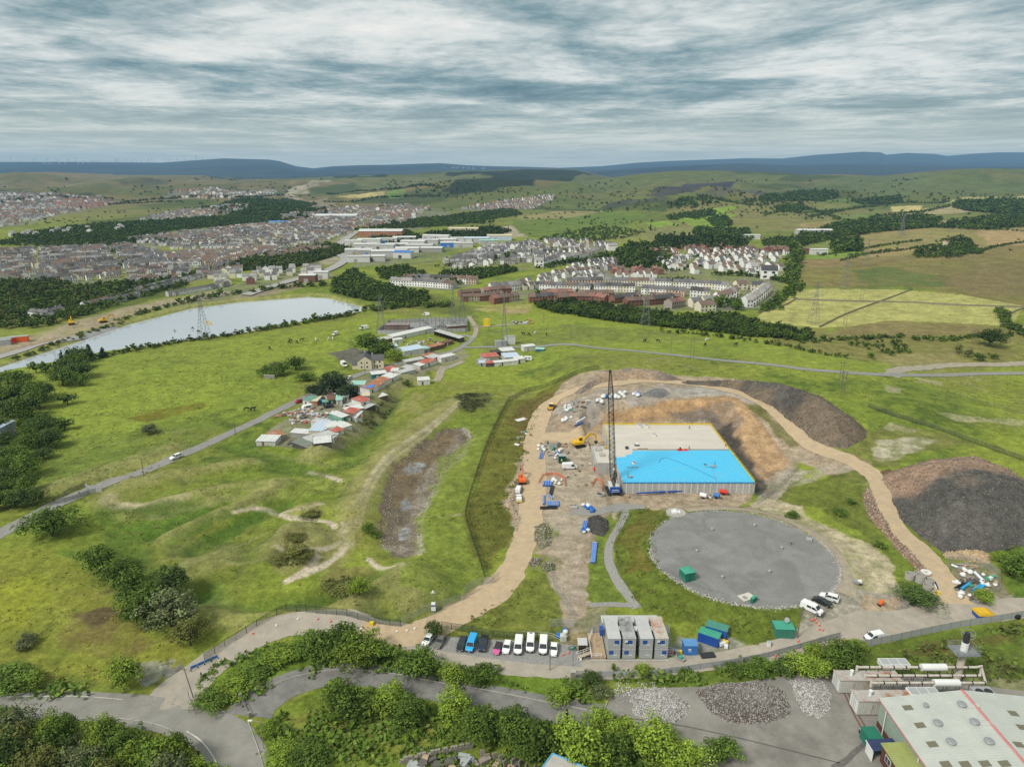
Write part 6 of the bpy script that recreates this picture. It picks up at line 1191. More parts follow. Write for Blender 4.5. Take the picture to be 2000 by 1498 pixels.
stones('stone_rim',np.column_stack([px_-cx,py_-cy,np.minimum(pz_,cz+.15)-cz])[kk],.34,[(.36,.345,.32),(.26,.25,.235),(.44,.42,.39)],RR,4)
VN=[(1391,1035,'back left'),(1474,1027,'back right'),(1361,1077,'left'),(1411,1128,'front left'),(1527,1071,'right'),(1503,1117,'front right')]
for u,v,w_ in VN:
 x,y=onz(u,v,cz);o=empty('roof_vent',(x,y,cz+.02),0,f'domed vent on the {w_} part of the round gravel roof','vent','vents on the round roof');pt('stem',CONC,o,((0,0,0),(0,0,.45),.28,12));pt('cowl',STEEL,o,((0,0,.45),(0,0,.6),.5,14,0,.42),((0,0,.6),(0,0,.75),.42,14,0,.15))
x,y=onz(1580,1055,cz);thing_box('hatch_cover','grey square hatch at the right rim of the round roof','hatch',(x,y,cz+.03),(1.5,1.2,.5),CONC,R(-20),None,.03,GREYP)
x,y=onz(1349,1138,cz);o=empty('green_kiosk',(x-1.5,y,cz+.03),R(18),'dark green kiosk with pyramid lid on the front rim of the round roof','kiosk')
mb=MB();mb.box(0,2.9,0,2.9,0,2.5);mb.mk('wall',M_GREEN,o,bevel=.03);mb=MB();mb.box(-.12,3.02,-.12,3.02,2.503,2.62);mb.add([(-.12,-.12,2.62),(3.02,-.12,2.62),(3.02,3.02,2.62),(-.12,3.02,2.62),(1.45,1.45,2.95)],[(0,1,4),(1,2,4),(2,3,4),(3,0,4)]);mb.mk('roof',M_GREENR,o)
d_=pb('door',mat('kiosk_door',(.015,.13,.085),.6,.1,.7),o,(.9,1.9,-.04,0,.1,2.1));pb('handle',STEEL,d_,(1.72,1.8,-.08,-.04,1.0,1.15))
x,y=onz(1459,1167,cz);o=empty('concrete_slab',(x,y,cz+.03),R(24),'pale concrete slab with an access cover at the front rim','slab');pb('slab',mat('pale_slab',(.58,.53,.46),.9,.08,1),o,(-1.8,1.8,-1.1,1.4,0,.2));pb('access_cover',STEEL,o,(-1.2,-.3,-.5,.5,.2,.42))
x,y=onz(1471,1178,cz-.4);o=empty('green_cabinet',(x,y,g(x,y)),R(40),'narrow green cabinet at the foot of the round roof rim','cabinet');mb=MB();mb.box(-.9,.9,-.35,.35,0,1.5);mb.mk('body',M_GREEN,o,bevel=.03);pb('lid',M_GREENR,o,(-.95,.95,-.4,.4,1.503,1.58))
for pts,lab in(([(1313,1118),(1338,1140)],'grey handrail left of the green kiosk'),([(1352,1141),(1384,1155)],'grey handrail right of the green kiosk'),([(1388,1153),(1422,1165)],'second grey handrail further right of the green kiosk')):
 W=[Vector((*onz(u,v,cz),cz))for u,v in pts];o=empty('handrail',W[0],0,lab,'handrail');rail('rail',[p-W[0]for p in W],STEEL,o,1.1,1.4,.035)
l=P1(1323,1008);o=empty('access_chamber',(l.x,l.y+2,g(l.x,l.y+2)),0,'round concrete access chamber with grey covers behind the round roof','chamber');pt('plinth',CONC,o,((0,0,-.3),(0,0,.5),3.0,28));pb('cover',WHITE,o,(-1.4,.2,-.8,.8,.5,.95),(.4,1.3,-.6,.7,.5,.8),(-.6,.4,.9,1.7,.5,.75))
def ring(x,y,z,ro,h,label,group,tilt=0):
 o=empty('concrete_ring',(x,y,z),0,label,'concrete ring',group);mb=MB();mb.ring((0,0),ro,ro-.16,0,h,22);mb.mk('shell',CONC,o);return o
for u,v,h,lab in((1776,1130,1.6,'concrete manhole ring at the left of the cluster'),(1793,1126,1.2,'concrete ring at the back middle of the cluster'),(1796,1136,2.2,'tall stacked concrete ring in the middle of the cluster'),(1813,1141,1.6,'concrete ring at the front right of the cluster, upper'),(1811,1150,1.2,'concrete ring nearest the dark spreading tree')):
 l=P1(u,v);ring(l.x,l.y,l.z,1.15,h,lab,'concrete rings beside the haul road')
l=P1(1808,1121);o=empty('ring_lid',(l.x,l.y,l.z+.4),0,'white round concrete lid lying behind the ring cluster','ring lid');mb=MB();mb.ring((0,0),1.3,.45,0,.35,22);mb.mk('disc',mat('white_concrete',(.66,.64,.6),.9,.06,1),o)
for u,v,lab in((1119,788,'back left concrete ring of the four beside the dumper'),(1127,787,'back right concrete ring of the four beside the dumper'),(1114,797,'front left concrete ring of the four beside the dumper'),(1123,796,'front right concrete ring of the four beside the dumper')):
 l=P1(u,v);ring(l.x,l.y,l.z,1.1,1.2,lab,'concrete rings beside the dumper')
l=P1(1149,784);o=empty('ring_lid',(l.x,l.y,l.z+.05),0,'white round lid beside the rusty plate on the plateau','ring lid');mb=MB();mb.ring((0,0),1.2,.3,0,.3,20);mb.mk('disc',mat('white_concrete',(.66,.64,.6)),o)
o=at('manhole',1172,968,0,'round open manhole shaft on the sand beside the crane','manhole');mb=MB();mb.ring((0,0),1.5,1.15,-.2,.9,24);mb.mk('shaft',CONC,o);pt('dark_disc',DSTEEL,o,((0,0,.3),(0,0,.32),1.14,20))  # dark disc closes the shaft just above ground level
o=at('manhole',1120,993,0,'square concrete chamber with two black covers on the bare ground','manhole');pb('frame',CONC,o,(-1.2,1.2,-.7,.7,0,.7));pb('cover',DSTEEL,o,(-.9,-.1,.9,1.5,0,.5),(.2,1.0,.9,1.5,0,.5))
M_PIPE=mat('blue_plastic_pipe',(.12,.25,.62),.45,.08,1,dirt=(.3,.36,.5,.4));M_PIPEW=mat('pipe_end_white',(.65,.68,.74),.6,.05,1);M_PIPEC=mat('cyan_pipe',(.03,.33,.62),.45,.08,1);M_PIPEO=mat('terracotta_pipe',(.6,.24,.12),.7,.1,1)
def pipe(a,b,r,m,label,group=None,ends=True,lift=0):
 a=P1(*a);b=P1(*b);d=b-a;L=d.length;mid=(a+b)/2
 o=empty('pipe',(mid.x,mid.y,g(mid.x,mid.y)+lay(mid.y)+r+lift),math.atan2(d.y,d.x),label,'pipe',group)
 mb=MB();n=10;V=[]
 for s in(-L/2,L/2):
  for rr_ in(r,r*.84):
   for k in range(n):t=2*math.pi*k/n;V.append((s,rr_*math.cos(t),rr_*math.sin(t)))
 F=[]
 for k in range(n):j=(k+1)%n;F+=[(k,j,2*n+j,2*n+k),(n+k,3*n+k,3*n+j,n+j),(k,n+k,n+j,j),(2*n+k,2*n+j,3*n+j,3*n+k)]
 mb.add(V,F);mb.mk('tube',m,o)
 if ends:
  mb=MB();mb.ring((0,0),r*1.12,r*.9,0,.18,12);q=mb.mk('socket',M_PIPEW,o);q.rotation_euler=(0,math.pi/2,0);q.location=(L/2-.1,0,0)
 return o
for k in range(4):pipe((1061.5+k*4.6,951),(1062.5+k*4.6,942),.36,M_PIPE,'short blue pipe in the upper row beside the haul road','upper row of short blue pipes')
pipe((1062,987),(1062,970),.34,M_PIPE,'single long blue pipe standing off the left of the lower stack')
for k in range(7):pipe((1071+k*3.3,990),(1070+k*3.3,981),.3,M_PIPE if k not in(3,5)else STEEL,'blue pipe in the lower row above the black pipes','lower row of blue pipes')
pipe((1073,968),(1079,976),.34,M_PIPE,'bent blue pipe piece between the two pipe rows')
for k in range(3):pipe((1055,995-k*1.3),(1088,994-k*1.3),.26,BLACK,'long black pipe below the blue pipes','black pipes below the blue ones',False)
for k in range(3):pipe((1073+k*2.2,967),(1077+k*2.2,951),.25,DSTEEL,'dark pipe leaning between the two pipe rows','dark pipes between the rows',False)
for k in range(3):pipe((1155+k*2.9,1101),(1159+k*2.9,1062),.3,M_PIPE,'long blue pipe lying side by side with two more on the grass strip','three long blue pipes on the grass strip')
for k in range(3):pipe((1138+k*3,1033),(1141+k*3,1018),.22,M_PIPE,'thin blue pipe at the left foot of the small dark heap','thin blue pipes by the dark heap')
pipe((1864,1152),(1884,1138),.28,BLACK,'black pipe beside two cyan pipes in the scrap compound',None,False);pipe((1871,1154),(1888,1139),.28,BLACK,'second black pipe of the scrap compound',None,False)
pipe((1876,1155),(1896,1138),.36,M_PIPEC,'thick cyan pipe left of the pair in the scrap compound');pipe((1899,1157),(1919,1140),.33,M_PIPEC,'upper pipe of the cyan pair in the scrap compound');pipe((1903,1161),(1922,1144),.33,M_PIPEC,'lower pipe of the cyan pair in the scrap compound')
pipe((1907,1163),(1930,1150),.22,TIMB,'pale brown pipe below the cyan pair',None,False);pipe((1903,1120),(1920,1138),.4,M_PIPEW,'white ribbed pipe above the cyan pair',None,False);pipe((1858,1105),(1880,1114),.3,M_PIPEW,'white pipe at the top of the scrap compound',None,False);pipe((1868,1103),(1912,1108),.2,STEEL,'thin steel pole at the top of the scrap compound',None,False)
pipe((1879,1119),(1885,1107),.3,M_PIPEO,'orange pipe piece in the scrap compound',None,False)
pipe((1823,1137),(1829,1153),.2,M_PIPEW,'white pole beside the concrete rings',None,False);pipe((1826,1137),(1831,1152),.2,BLACK,'black pole beside the concrete rings',None,False)
pipe((1123,836),(1139,834),.35,M_BLUE,'blue roll lying at the side track',None,False);pipe((1124,832),(1142,829),.4,M_PIPEW,'white and red roll lying at the side track',None,False)
for a,b,lab in(((1053,897),(1056,884),'left'),((1056,897),(1059,884),'middle'),((1059,897),(1062,885),'right')):pipe(a,b,.2,M_PIPE,f'thin pale blue pipe, {lab} of three beside the haul road',None,False)
def bag(x,y,s,m,label,group):
 o=empty('bulk_bag',(x,y,g(x,y)+lay(y)),ru(0,3),label,'bulk bag',group);V,F=ico(1,2);V=V*(1+.14*rng.normal(size=(len(V),1)))*np.array([.55,.5,.45])*s;V[:,2]=np.maximum(V[:,2],-.3*s)+.3*s
 link('sack',np_mesh('sack',V,F,m,smooth=True),o);pt('tie',m,o,((0,0,.7*s),(.1,0,.85*s),.08*s,5));return o
M_BAG=mat('white_sack',(.68,.68,.66),.8,.06,2);M_BAGB=mat('blue_sack',(.03,.14,.45),.7,.1,2)
def bags(poly,n,s,label,group,blue=.0):
 W=PW(poly)[:,:2];k=0
 while k<n:
  x=ru(W[:,0].min(),W[:,0].max());y=ru(W[:,1].min(),W[:,1].max())
  if inside(np.array([x]),np.array([y]),W)[0]:b=random.random()<blue;bag(x,y,s*ru(.7,1.3),M_BAGB if b else M_BAG,('blue' if b else 'white')+' '+label,group);k+=1
bags([(1095,800),(1112,790),(1120,800),(1105,808)],9,1.6,'sack left of the four concrete rings','sacks beside the rings');bags([(1093,822),(1113,814),(1117,818),(1097,826)],10,1.3,'sack in the row on the bank above the side track','row of sacks on the bank')
bags([(1166,785),(1190,772),(1225,768),(1232,776),(1200,780),(1175,790)],22,1.7,'sack on the plateau behind the crane boom','sacks on the plateau',.35);bags([(1235,772),(1250,768),(1248,776)],6,1.6,'sack at the foot of the grey chipping heap','sacks by the chippings',.4)
bags([(1140,985),(1163,1000),(1155,1003),(1138,990)],10,1.3,'sack strewn below the crane on the bare ground','sacks below the crane',.85);bags([(1134,1036),(1150,1034),(1152,1042),(1136,1042)],8,1.2,'sack beside the small dark heap','sacks by the dark heap',.55)
bags([(1086,1240),(1112,1232),(1116,1246),(1092,1250)],8,1.1,'sack around the pale tank by the car park','sacks by the car park',.5);bags([(1070,938),(1098,938),(1100,950),(1082,950)],8,1.2,'sack under the orange netting','sacks under the netting');bags([(1052,868),(1066,876),(1064,884),(1050,880)],7,1.2,'sack stacked beside the haul road','sacks by the haul road')
bags([(1862,1104),(1905,1106),(1945,1130),(1948,1160),(1900,1185),(1870,1170)],16,1.2,'sack in the scrap compound','sacks in the scrap compound');bags([(1078,880),(1110,886),(1105,900),(1070,896)],8,1.1,'sack near the dark green box','sacks near the green box',.3)
PALM=[TIMB,GREYP,STEEL,WHITE,mat('weathered_board',(.28,.24,.2),.9,.2,2),mat('dark_board',(.12,.11,.1),.9,.2,2),M_GREENR]
def stacks(poly,n,label,group,s=1.0,ms=None):
 W=PW(poly)[:,:2];k=0
 while k<n:
  x=ru(W[:,0].min(),W[:,0].max());y=ru(W[:,1].min(),W[:,1].max())
  if not inside(np.array([x]),np.array([y]),W)[0]:continue
  m=rc(ms or PALM);w=ru(.8,2.2)*s;d=ru(.5,1.2)*s;h=ru(.2,.9)*s
  o=empty('material_stack',(x,y,g(x,y)+lay(y)),ru(0,3.1),label,'materials',group);mb=MB();
  for q in range(3):a=ru(-.08,.08);mb.box(-w/2+a,w/2+a,-d/2,d/2,.14+q*h/3,.12+(q+.9)*h/3+.02)
  mb.mk('boards',m,o);pb('bearer',TIMB,o,(-w/2,-w/2+.12,-d/2,d/2,0,.13),(w/2-.12,w/2,-d/2,d/2,0,.13));k+=1
stacks([(1055,862),(1110,862),(1112,900),(1060,900)],26,'stack of building materials in the store area beside the haul road','materials beside the haul road');stacks([(1100,795),(1170,785),(1180,802),(1120,808)],12,'stack of materials near the concrete rings','materials near the rings');stacks([(1000,850),(1030,840),(1028,870),(1000,880)],7,'scrap board on the verge left of the haul road','scrap on the verge');stacks([(1862,1104),(1905,1106),(1945,1130),(1948,1160),(1900,1185),(1870,1170)],26,'board stack in the scrap compound','boards in the scrap compound',.9)
stacks([(1320,1262),(1336,1270),(1330,1290),(1312,1292)],5,'pallet between the cabins and the blue cabin','pallets by the cabins',.9);stacks([(1130,905),(1160,905),(1155,960),(1100,940)],8,'board lying on the bare ground by the tank','boards by the tank',.7);stacks([(1405,1255),(1430,1262),(1425,1268),(1405,1262)],3,'pale sheet beside the blue containers','sheets by the containers',1.0,[WHITE])
l=P1(1018,820);o=empty('pale_board',(l.x,l.y,l.z+.12),R(35),'large pale board lying in the bracken left of the haul road','board');pb('sheet',mat('white_concrete',(.6,.6,.58)),o,(-2.6,2.6,-1.4,1.4,0,.12));pb('bearer',TIMB,o,(-2.5,2.5,-.1,.1,-.1,0))
l=P1(1140,786);o=empty('rusty_plate',(l.x,l.y,l.z+.1),0,'square rusty steel plate on the plateau','plate');pb('plate',mat('rust',(.16,.075,.045),.9,.2,2),o,(-1.1,1.1,-1.0,1.0,0,.1))
def barrel(u,v,m,label,L=2.0,r=.7,rz=0):
 l=P1(u,v);o=empty('towed_tank',(l.x,l.y,l.z+.1),rz,label,'bowser');mb=MB();mb.tube((-L/2,0,r+.35),(L/2,0,r+.35),r,14);mb.mk('tank',m,o,bevel=.06);pb('chassis',DSTEEL,o,(-L/2,L/2+1.2,-.08,.08,.3,.42),(-.5,.5,-.6,.6,.25,.4))
 pt('wheel',BLACK,o,((0,-.75,.32),(0,-.6,.32),.32,10),((0,.6,.32),(0,.75,.32),.32,10));return o
barrel(1373,973,WHITE,'white towed generator in front of the tank',2.2,.75,R(-30));barrel(1399,973,M_LBLUE,'blue towed compressor in front of the tank',2.0,.7,R(-35));barrel(1413,966,M_RED,'dark red towed machine in front of the tank',2.6,.7,R(-25))
o=at('drum',1387,972,0,'white drum between the two towed machines','drum');pt('shell',WHITE,o,((0,0,0),(0,0,.8),.6,14));pt('lid',DSTEEL,o,((0,0,.8),(0,0,.83),.5,14))
o=at('stone_block',1224,972,0,'pale timber crate right of the crane','crate');pb('box',TIMB,o,(-.7,.7,-.5,.5,.12,1.0));pb('bearer',TIMB,o,(-.7,.7,-.5,-.3,0,.12),(-.7,.7,.3,.5,0,.12))
l,rz,w_=frame(1911,1213,1946,1212);o=empty('skip',l,rz,'blue skip with orange yellow cover beside the right end of the road','skip');d=2.6
mb=MB();mb.add([(.2,0,0),(w_-.9,0,0),(w_-.9,d,0),(.2,d,0),(-.1,-.1,1.5),(w_,-.1,1.2),(w_,d+.1,1.2),(-.1,d+.1,1.5)],OPEN5);mb.mk('body',M_BLUE,o)
mb=MB();mb.add([(-.15,-.15,1.5),(w_+.05,-.15,1.2),(w_+.05,d+.15,1.2),(-.15,d+.15,1.5),(.0,.1,2.2),(w_*.62,.1,2.1),(w_*.62,d-.1,2.1),(.0,d-.1,2.2)],[(0,1,5,4),(1,2,6,5),(2,3,7,6),(3,0,4,7),(4,5,6,7)]);mb.mk('cover',M_YEL,o);pb('sign_plate',WHITE,o,(w_*.35,w_*.62,-.1,-.06,.7,1.15))
l=P1(1984,1206);bag(l.x,l.y,1.6,BLACK,'black sack in the grass right of the skip',None)
o=at('generator',1674,1140,R(-8),'small grey pump unit on the dirt right of the round roof','pump');pb('frame',STEEL,o,(-1.1,.2,-.6,.6,.2,.9));mb=MB();mb.box(.1,1.0,-.4,.4,.2,1.1);mb.mk('housing',WHITE,o,bevel=.05);pb('motor',DSTEEL,o,(.3,.9,-.7,-.4,.1,.5))
o=at('cement_mixer',1720,1182,R(20),'orange cement mixer inside the open fenced corner','mixer');pt('drum',M_ORG,o,((0,0,.8),(.5,0,1.5),.55,12,0,.35),((-.4,0,.4),(0,0,.8),.3,12,0,.55));mb=MB()
for a in((-.5,-.4),(-.5,.4),(.5,-.4),(.5,.4)):mb.tube((a[0],a[1],0),(0,0,.8),.05,5)
mb.mk('frame',M_ORG,o);pt('wheel',BLACK,o,((-.6,-.5,.2),(-.6,.5,.2),.2,10))
o=at('camera_tower',847,1192,0,'white security tower with blue stripe at the haul road bend','camera tower');mb=MB();mb.box(-.55,.55,-.5,.5,.1,2.2,0,.05);mb.mk('cabinet',WHITE,o,bevel=.04);pb('stripe',M_BLUE,o,(-.56,.56,-.51,.51,1.5,1.85),(-.6,.6,-.55,.55,0,.2));pt('mast',STEEL,o,((0,0,2.2),(0,0,5.2),.07,8));mb=MB();mb.tube((0,0,5.2),(0,0,5.6),.3,10,0,.2);mb.box(-.5,.5,-.1,.1,5.0,5.15);mb.mk('camera',WHITE,o)
o=at('water_tank',1100,1250,0,'pale upright tank with domed top beside the car park','water tank');mb=MB();mb.box(-.75,.75,-.7,.7,0,1.5);mb.mk('body',mat('pale_green_plastic',(.48,.5,.45),.7,.08,1),o,bevel=.1);pt('lid',mat('pale_green_plastic',(.48,.5,.45)),o,((0,0,1.5),(0,0,1.8),.72,14,0,.5))
def bin_(u,v,m,label,d=(1.1,.8,1.0),lid=None):l=P1(u,v);thing_box('waste_bin',label,'bin',(l.x,l.y,l.z),d,m,ru(-.2,.2),None,.04,lid)
bin_(1309,1274,M_RED,'red bin at the right side of the stacked cabins',(1.2,.9,.9),GREYP);bin_(1329,1277,M_YRAIL,'yellow bin left of the bright blue cabin',(.5,.5,1.0));bin_(1413,1256,M_YRAIL,'left one of two yellow drums at the container end',(.6,.6,1.0));bin_(1419,1258,M_YRAIL,'right one of two yellow drums at the container end',(.6,.6,1.0));bin_(1501,1262,WHITE,'white cabinet at the road edge near the green cabin',(.8,.6,1.3),GREYP)
bin_(1652,1256,M_YRAIL,'yellow grit bin at the fence corner',(1.0,.8,.8));bin_(726,1220,M_YRAIL,'yellow grit bin on the verge of the site road',(1.0,.8,.8));bin_(1134,1289,WHITE,'white box at the kerb by the gate pillars',(.5,.5,.4));bin_(1832,1160,M_YRAIL,'yellow tub below the concrete rings',(.8,.6,.7));bin_(1382,1281,DSTEEL,'low black tray of scrap beside the bright blue cabin',(3.2,1.6,.5))
o=at('site_board',1118,1272,R(5),'dark green name board at the end of the car park','sign');pb('board',M_GREEN,o,(-.9,.9,-.03,.03,.6,1.4));pb('leg',STEEL,o,(-.7,-.5,-.02,.02,0,.6),(.5,.7,-.02,.02,0,.6));pb('lettering',WHITE,o,(-.7,.3,-.035,-.03,1.0,1.2))
M_CONE=mat('cone_orange',(.75,.10,.03),.6,.05,2)
def cone(u,v,label,group):
 l=P1(u,v);o=empty('traffic_cone',(l.x,l.y,l.z+lay(l.y)),0,label,'cone',group);mb=MB();mb.box(-.22,.22,-.22,.22,0,.05);mb.tube((0,0,.05),(0,0,.85),.17,8,0,.04);mb.mk('shell',M_CONE,o);pt('band',WHITE,o,((0,0,.4),(0,0,.6),.125,8,0,.09))
for u,v,lab in((494,1238,'orange cone by the fence at the site road bend'),(621,1210,'left one of two cones on the gravel verge of the site road'),(646,1215,'right one of two cones on the gravel verge of the site road'),(421,1283,'red and white barrier cone beside the blue road works'),(1559,1253,'cone on the road edge right of the green cabin'),(1515,1282,'cone on the kerb below the green cabin'),(1639,1257,'cone left of the yellow grit bin'),(1649,1252,'cone behind the yellow grit bin'),(1100,1280,'left one of two cones at the green name board'),(1110,1276,'right one of two cones at the green name board')):cone(u,v,lab,None)
for k,(u,v)in enumerate([(1586,1212),(1594,1216),(1600,1222),(1600,1230),(1607,1231),(1592,1210)]):cone(u,v,'cone in the cluster beside the wooden pole near the green cabin','cones by the pole')
for k,(u,v)in enumerate([(660,1222),(672,1224),(690,1228),(705,1229),(735,1230),(775,1234),(795,1232),(810,1228),(540,1222),(582,1210)]):l=P1(u,v);thing_box('verge_stone','small white marker stone along the verge of the site road','stone',(l.x,l.y,l.z),(.5,.4,.35),WHITE,.4*k,'white stones on the verge',.05)
l=P1(400,1297);o=empty('road_barrier',(l.x,l.y,l.z+.06),R(42),'row of blue barriers at the roadside of the site road','barrier');mb=MB()
for k in range(4):mb.box(-3+k*1.5,-1.6+k*1.5,-.04,.04,.25,.95)
mb.mk('panel',M_LBLUE,o);mb=MB();
for k in range(5):mb.box(-3.1+k*1.5,-2.95+k*1.5,-.3,.3,0,.08)
mb.mk('foot',BLACK,o)
def heap(name,label,poly,hmax,slope,mm,cols=None,nst=0,ssz=.4,jag=.6,world=None,flat=.0,mat_=None,step=None,cat='heap',seed=0,back=None):
 W=PW(poly)[:,:2]if world is None else np.asarray(world);yc=W[:,1].mean();st=step or max(.5,yc*.0032)
 xs=np.arange(W[:,0].min()-st,W[:,0].max()+st*2,st);ys=np.arange(W[:,1].min()-st,W[:,1].max()+st*2,st);X,Yv=np.meshgrid(xs,ys);x=X.ravel();y=Yv.ravel()
 d=sdist(x,y,W)+(fbm(x,y,9,3,800+seed)-.5)*3*jag
 hh=np.where(d*slope>hmax*.6,hmax*.6+(hmax*.4)*(1-np.exp(-(d*slope-hmax*.6)/(hmax*.4))),d*slope)
 hh=hh+(fbm(x,y,7,4,810+seed)-.5)*.22*hmax*sstep(0,3,d)+(fbm(x,y,1.6,3,820+seed)-.5)*.3*sstep(0,1,d)
 z=HG(x,y)+np.where(d>0,hh,-.35);i=np.arange(len(x)).reshape(X.shape);k=(d>-st*1.6).reshape(X.shape)
 F=np.stack([i[:-1,:-1],i[:-1,1:],i[1:,1:],i[1:,:-1]],-1).reshape(-1,4);kf=k.ravel()[F].all(1);F=F[kf]
 u_,inv=np.unique(F,return_inverse=True);Fn=inv.reshape(-1,4)
 c=np.zeros((len(x),3));c[:]=mm[0]
 n1=fbm(x,y,12,4,830+seed);c=c+(np.array(mm[1])-c)*sstep(.42,.6,n1)[:,None]
 if len(mm)>2:c=c+(np.array(mm[2])-c)*(sstep(.5,.62,fbm(x,y,20,4,840+seed))*.9)[:,None]
 if back:t_=sstep(-5,5,y-back[0]-back[1]*x+(fbm(x,y,14,3,860+seed)-.5)*26);c=c+(np.array(back[2])[None]*(.8+.5*n1[:,None])-c)*t_[:,None]
 v=1+(fbm(x,y,1.5,3,850+seed)-.5)*.9;c=np.clip(c*v[:,None],.01,.8)
 m0=np.array([W[:,0].mean(),W[:,1].mean(),0]);V=np.column_stack([x,y,z])[u_]-m0
 o=tag(link(name,np_mesh(name,V,Fn,mat_ or attr_mat('spoil_surface','col',(1.2,5.0),.32,.97,bump=.8),col=c[u_],smooth=True),None,tuple(m0)),label,cat)
 if nst:
  r=np.random.default_rng(seed+5);kk=np.where(d>.1)[0];q=kk[r.integers(0,len(kk),nst)];pts=np.column_stack([x[q]+r.uniform(-st,st,nst)*.5,y[q]+r.uniform(-st,st,nst)*.5,z[q]+.04])-m0
  stones('loose_stones',pts,ssz,cols or[mm[0],mm[1]],o,seed)['kind']='stuff'
 return o
heap('spoil_heap','long dark spoil ridge along the back curve of the haul road',[(1325,747),(1420,748),(1500,758),(1560,772),(1630,795),(1700,842),(1690,858),(1655,878),(1612,872),(1560,838),(1505,795),(1430,760),(1340,751)],7.5,.72,[(.105,.095,.082),(.078,.072,.064),(.17,.13,.09)],[(.22,.18,.15),(.13,.11,.10)],2200,.28,1.0,seed=1)
heap('spoil_heap','largest spoil heap, brown above and black below, at the right edge',[(1722,922),(1790,905),(1860,893),(1935,912),(2020,950),(2120,1010),(2080,1062),(1990,1068),(1900,1086),(1842,1083),(1792,1046),(1752,1003),(1728,955)],10.5,.55,[(.085,.08,.072),(.115,.106,.095),(.15,.122,.095)],[(.24,.21,.17),(.15,.13,.11)],4500,.26,1.2,seed=2,back=(203,0.0,(.27,.18,.125)))
heap('spoil_heap','low tan sand heap at the foot of the largest spoil heap',[(1842,1078),(1890,1072),(1938,1082),(1932,1100),(1890,1096),(1846,1090)],1.6,.6,[(.46,.32,.17),(.38,.27,.15)],[(.5,.4,.28)],200,.3,.5,seed=3)
heap('spoil_heap','two humps of brown soil on the right haul road spur',[(1716,922),(1735,915),(1750,925),(1790,912),(1812,925),(1800,935),(1760,930),(1730,935)],1.8,.7,[(.13,.085,.045),(.10,.065,.035)],None,0,.3,.5,seed=4)
heap('spoil_heap','small round dark heap beside the curved footpath',[(1143,1028),(1149,1012),(1168,1005),(1188,1016),(1192,1034),(1178,1048),(1155,1043)],3.0,.62,[(.075,.068,.063),(.055,.05,.046)],[(.13,.12,.11)],300,.3,.5,seed=5)
heap('spoil_heap','grey chipping heap on the plateau behind the tank',[(1254,774),(1262,762),(1300,760),(1314,770),(1292,777)],3.0,.55,[(.20,.195,.19),(.15,.148,.145)],None,0,.3,1.2,seed=6)
heap('spoil_heap','weedy mound of stones on the bare ground beside the haul road',[(1040,1055),(1044,1030),(1062,1020),(1080,1035),(1078,1065),(1058,1073)],1.5,.5,[(.13,.13,.05),(.2,.17,.12),(.09,.12,.03)],[(.4,.37,.32),(.25,.22,.18)],250,.3,.6,seed=7)
heap('spoil_heap','left one of two low weedy soil humps below the stone mound',[(1033,1100),(1040,1090),(1058,1092),(1055,1104),(1040,1108)],1.2,.5,[(.10,.085,.07),(.12,.13,.045)],[(.3,.27,.23)],80,.3,.5,seed=8)
heap('spoil_heap','right one of two low weedy soil humps below the stone mound',[(1054,1108),(1065,1096),(1085,1100),(1088,1114),(1068,1118)],1.2,.5,[(.11,.095,.08),(.11,.12,.045)],[(.3,.27,.23)],80,.3,.5,seed=9)
heap('spoil_heap','small sandy hump in the middle of the bare strip',[(1113,1098),(1125,1090),(1145,1093),(1146,1102),(1128,1106)],.9,.5,[(.36,.30,.24),(.28,.23,.18)],None,0,.3,.5,seed=10)
heap('spoil_berm','brown earth bank between the haul road and the green pasture',[(1118,770),(1175,735),(1215,722),(1290,728),(1330,742),(1300,745),(1230,741),(1185,747),(1135,772)],3.2,.6,[(.26,.2,.15),(.33,.24,.16),(.18,.15,.125)],[(.4,.33,.26)],300,.4,.8,seed=11)
heap('spoil_berm','stony bank on the left side of the haul road bend',[(985,985),(1005,950),(1012,955),(1000,985),(1020,1010),(1008,1040),(1002,1010)],1.1,.5,[(.36,.27,.18),(.3,.24,.17)],[(.45,.38,.3)],150,.35,.5,seed=12)
heap('spoil_berm','reddish stony edge on the inside of the right haul road',[(1700,950),(1712,990),(1745,1040),(1785,1085),(1815,1120),(1800,1120),(1760,1080),(1722,1042),(1692,1005),(1684,965)],1.6,.5,[(.23,.155,.11),(.17,.13,.10)],[(.4,.32,.25),(.3,.2,.14)],700,.4,.5,seed=13)
RUB=[(.44,.42,.395),(.33,.315,.295),(.24,.225,.205),(.54,.52,.49)]
heap('rubble_heap','left pale rubble heap on the concrete yard',[(1232,1362),(1262,1345),(1310,1348),(1350,1375),(1345,1400),(1318,1414),(1270,1412),(1238,1392)],1.4,.3,[(.30,.285,.265),(.22,.21,.195)],RUB,4200,.24,.8,cat='rubble',seed=14)
heap('rubble_heap','wide dark and pale rubble heap in the middle of the yard',[(1358,1350),(1400,1338),(1500,1334),(1530,1350),(1542,1395),(1500,1412),(1430,1412),(1390,1390)],1.2,.28,[(.15,.125,.105),(.33,.31,.29),(.11,.085,.07)],[(.36,.34,.32),(.25,.23,.21),(.14,.115,.10)],4200,.22,.8,cat='rubble',seed=15)
heap('rubble_heap','right pale rubble heap nearest the rusty container',[(1541,1332),(1575,1322),(1610,1330),(1630,1362),(1625,1385),(1605,1404),(1570,1398),(1550,1370)],1.4,.3,[(.30,.285,.265),(.22,.21,.195)],RUB,4000,.24,.8,cat='rubble',seed=16)
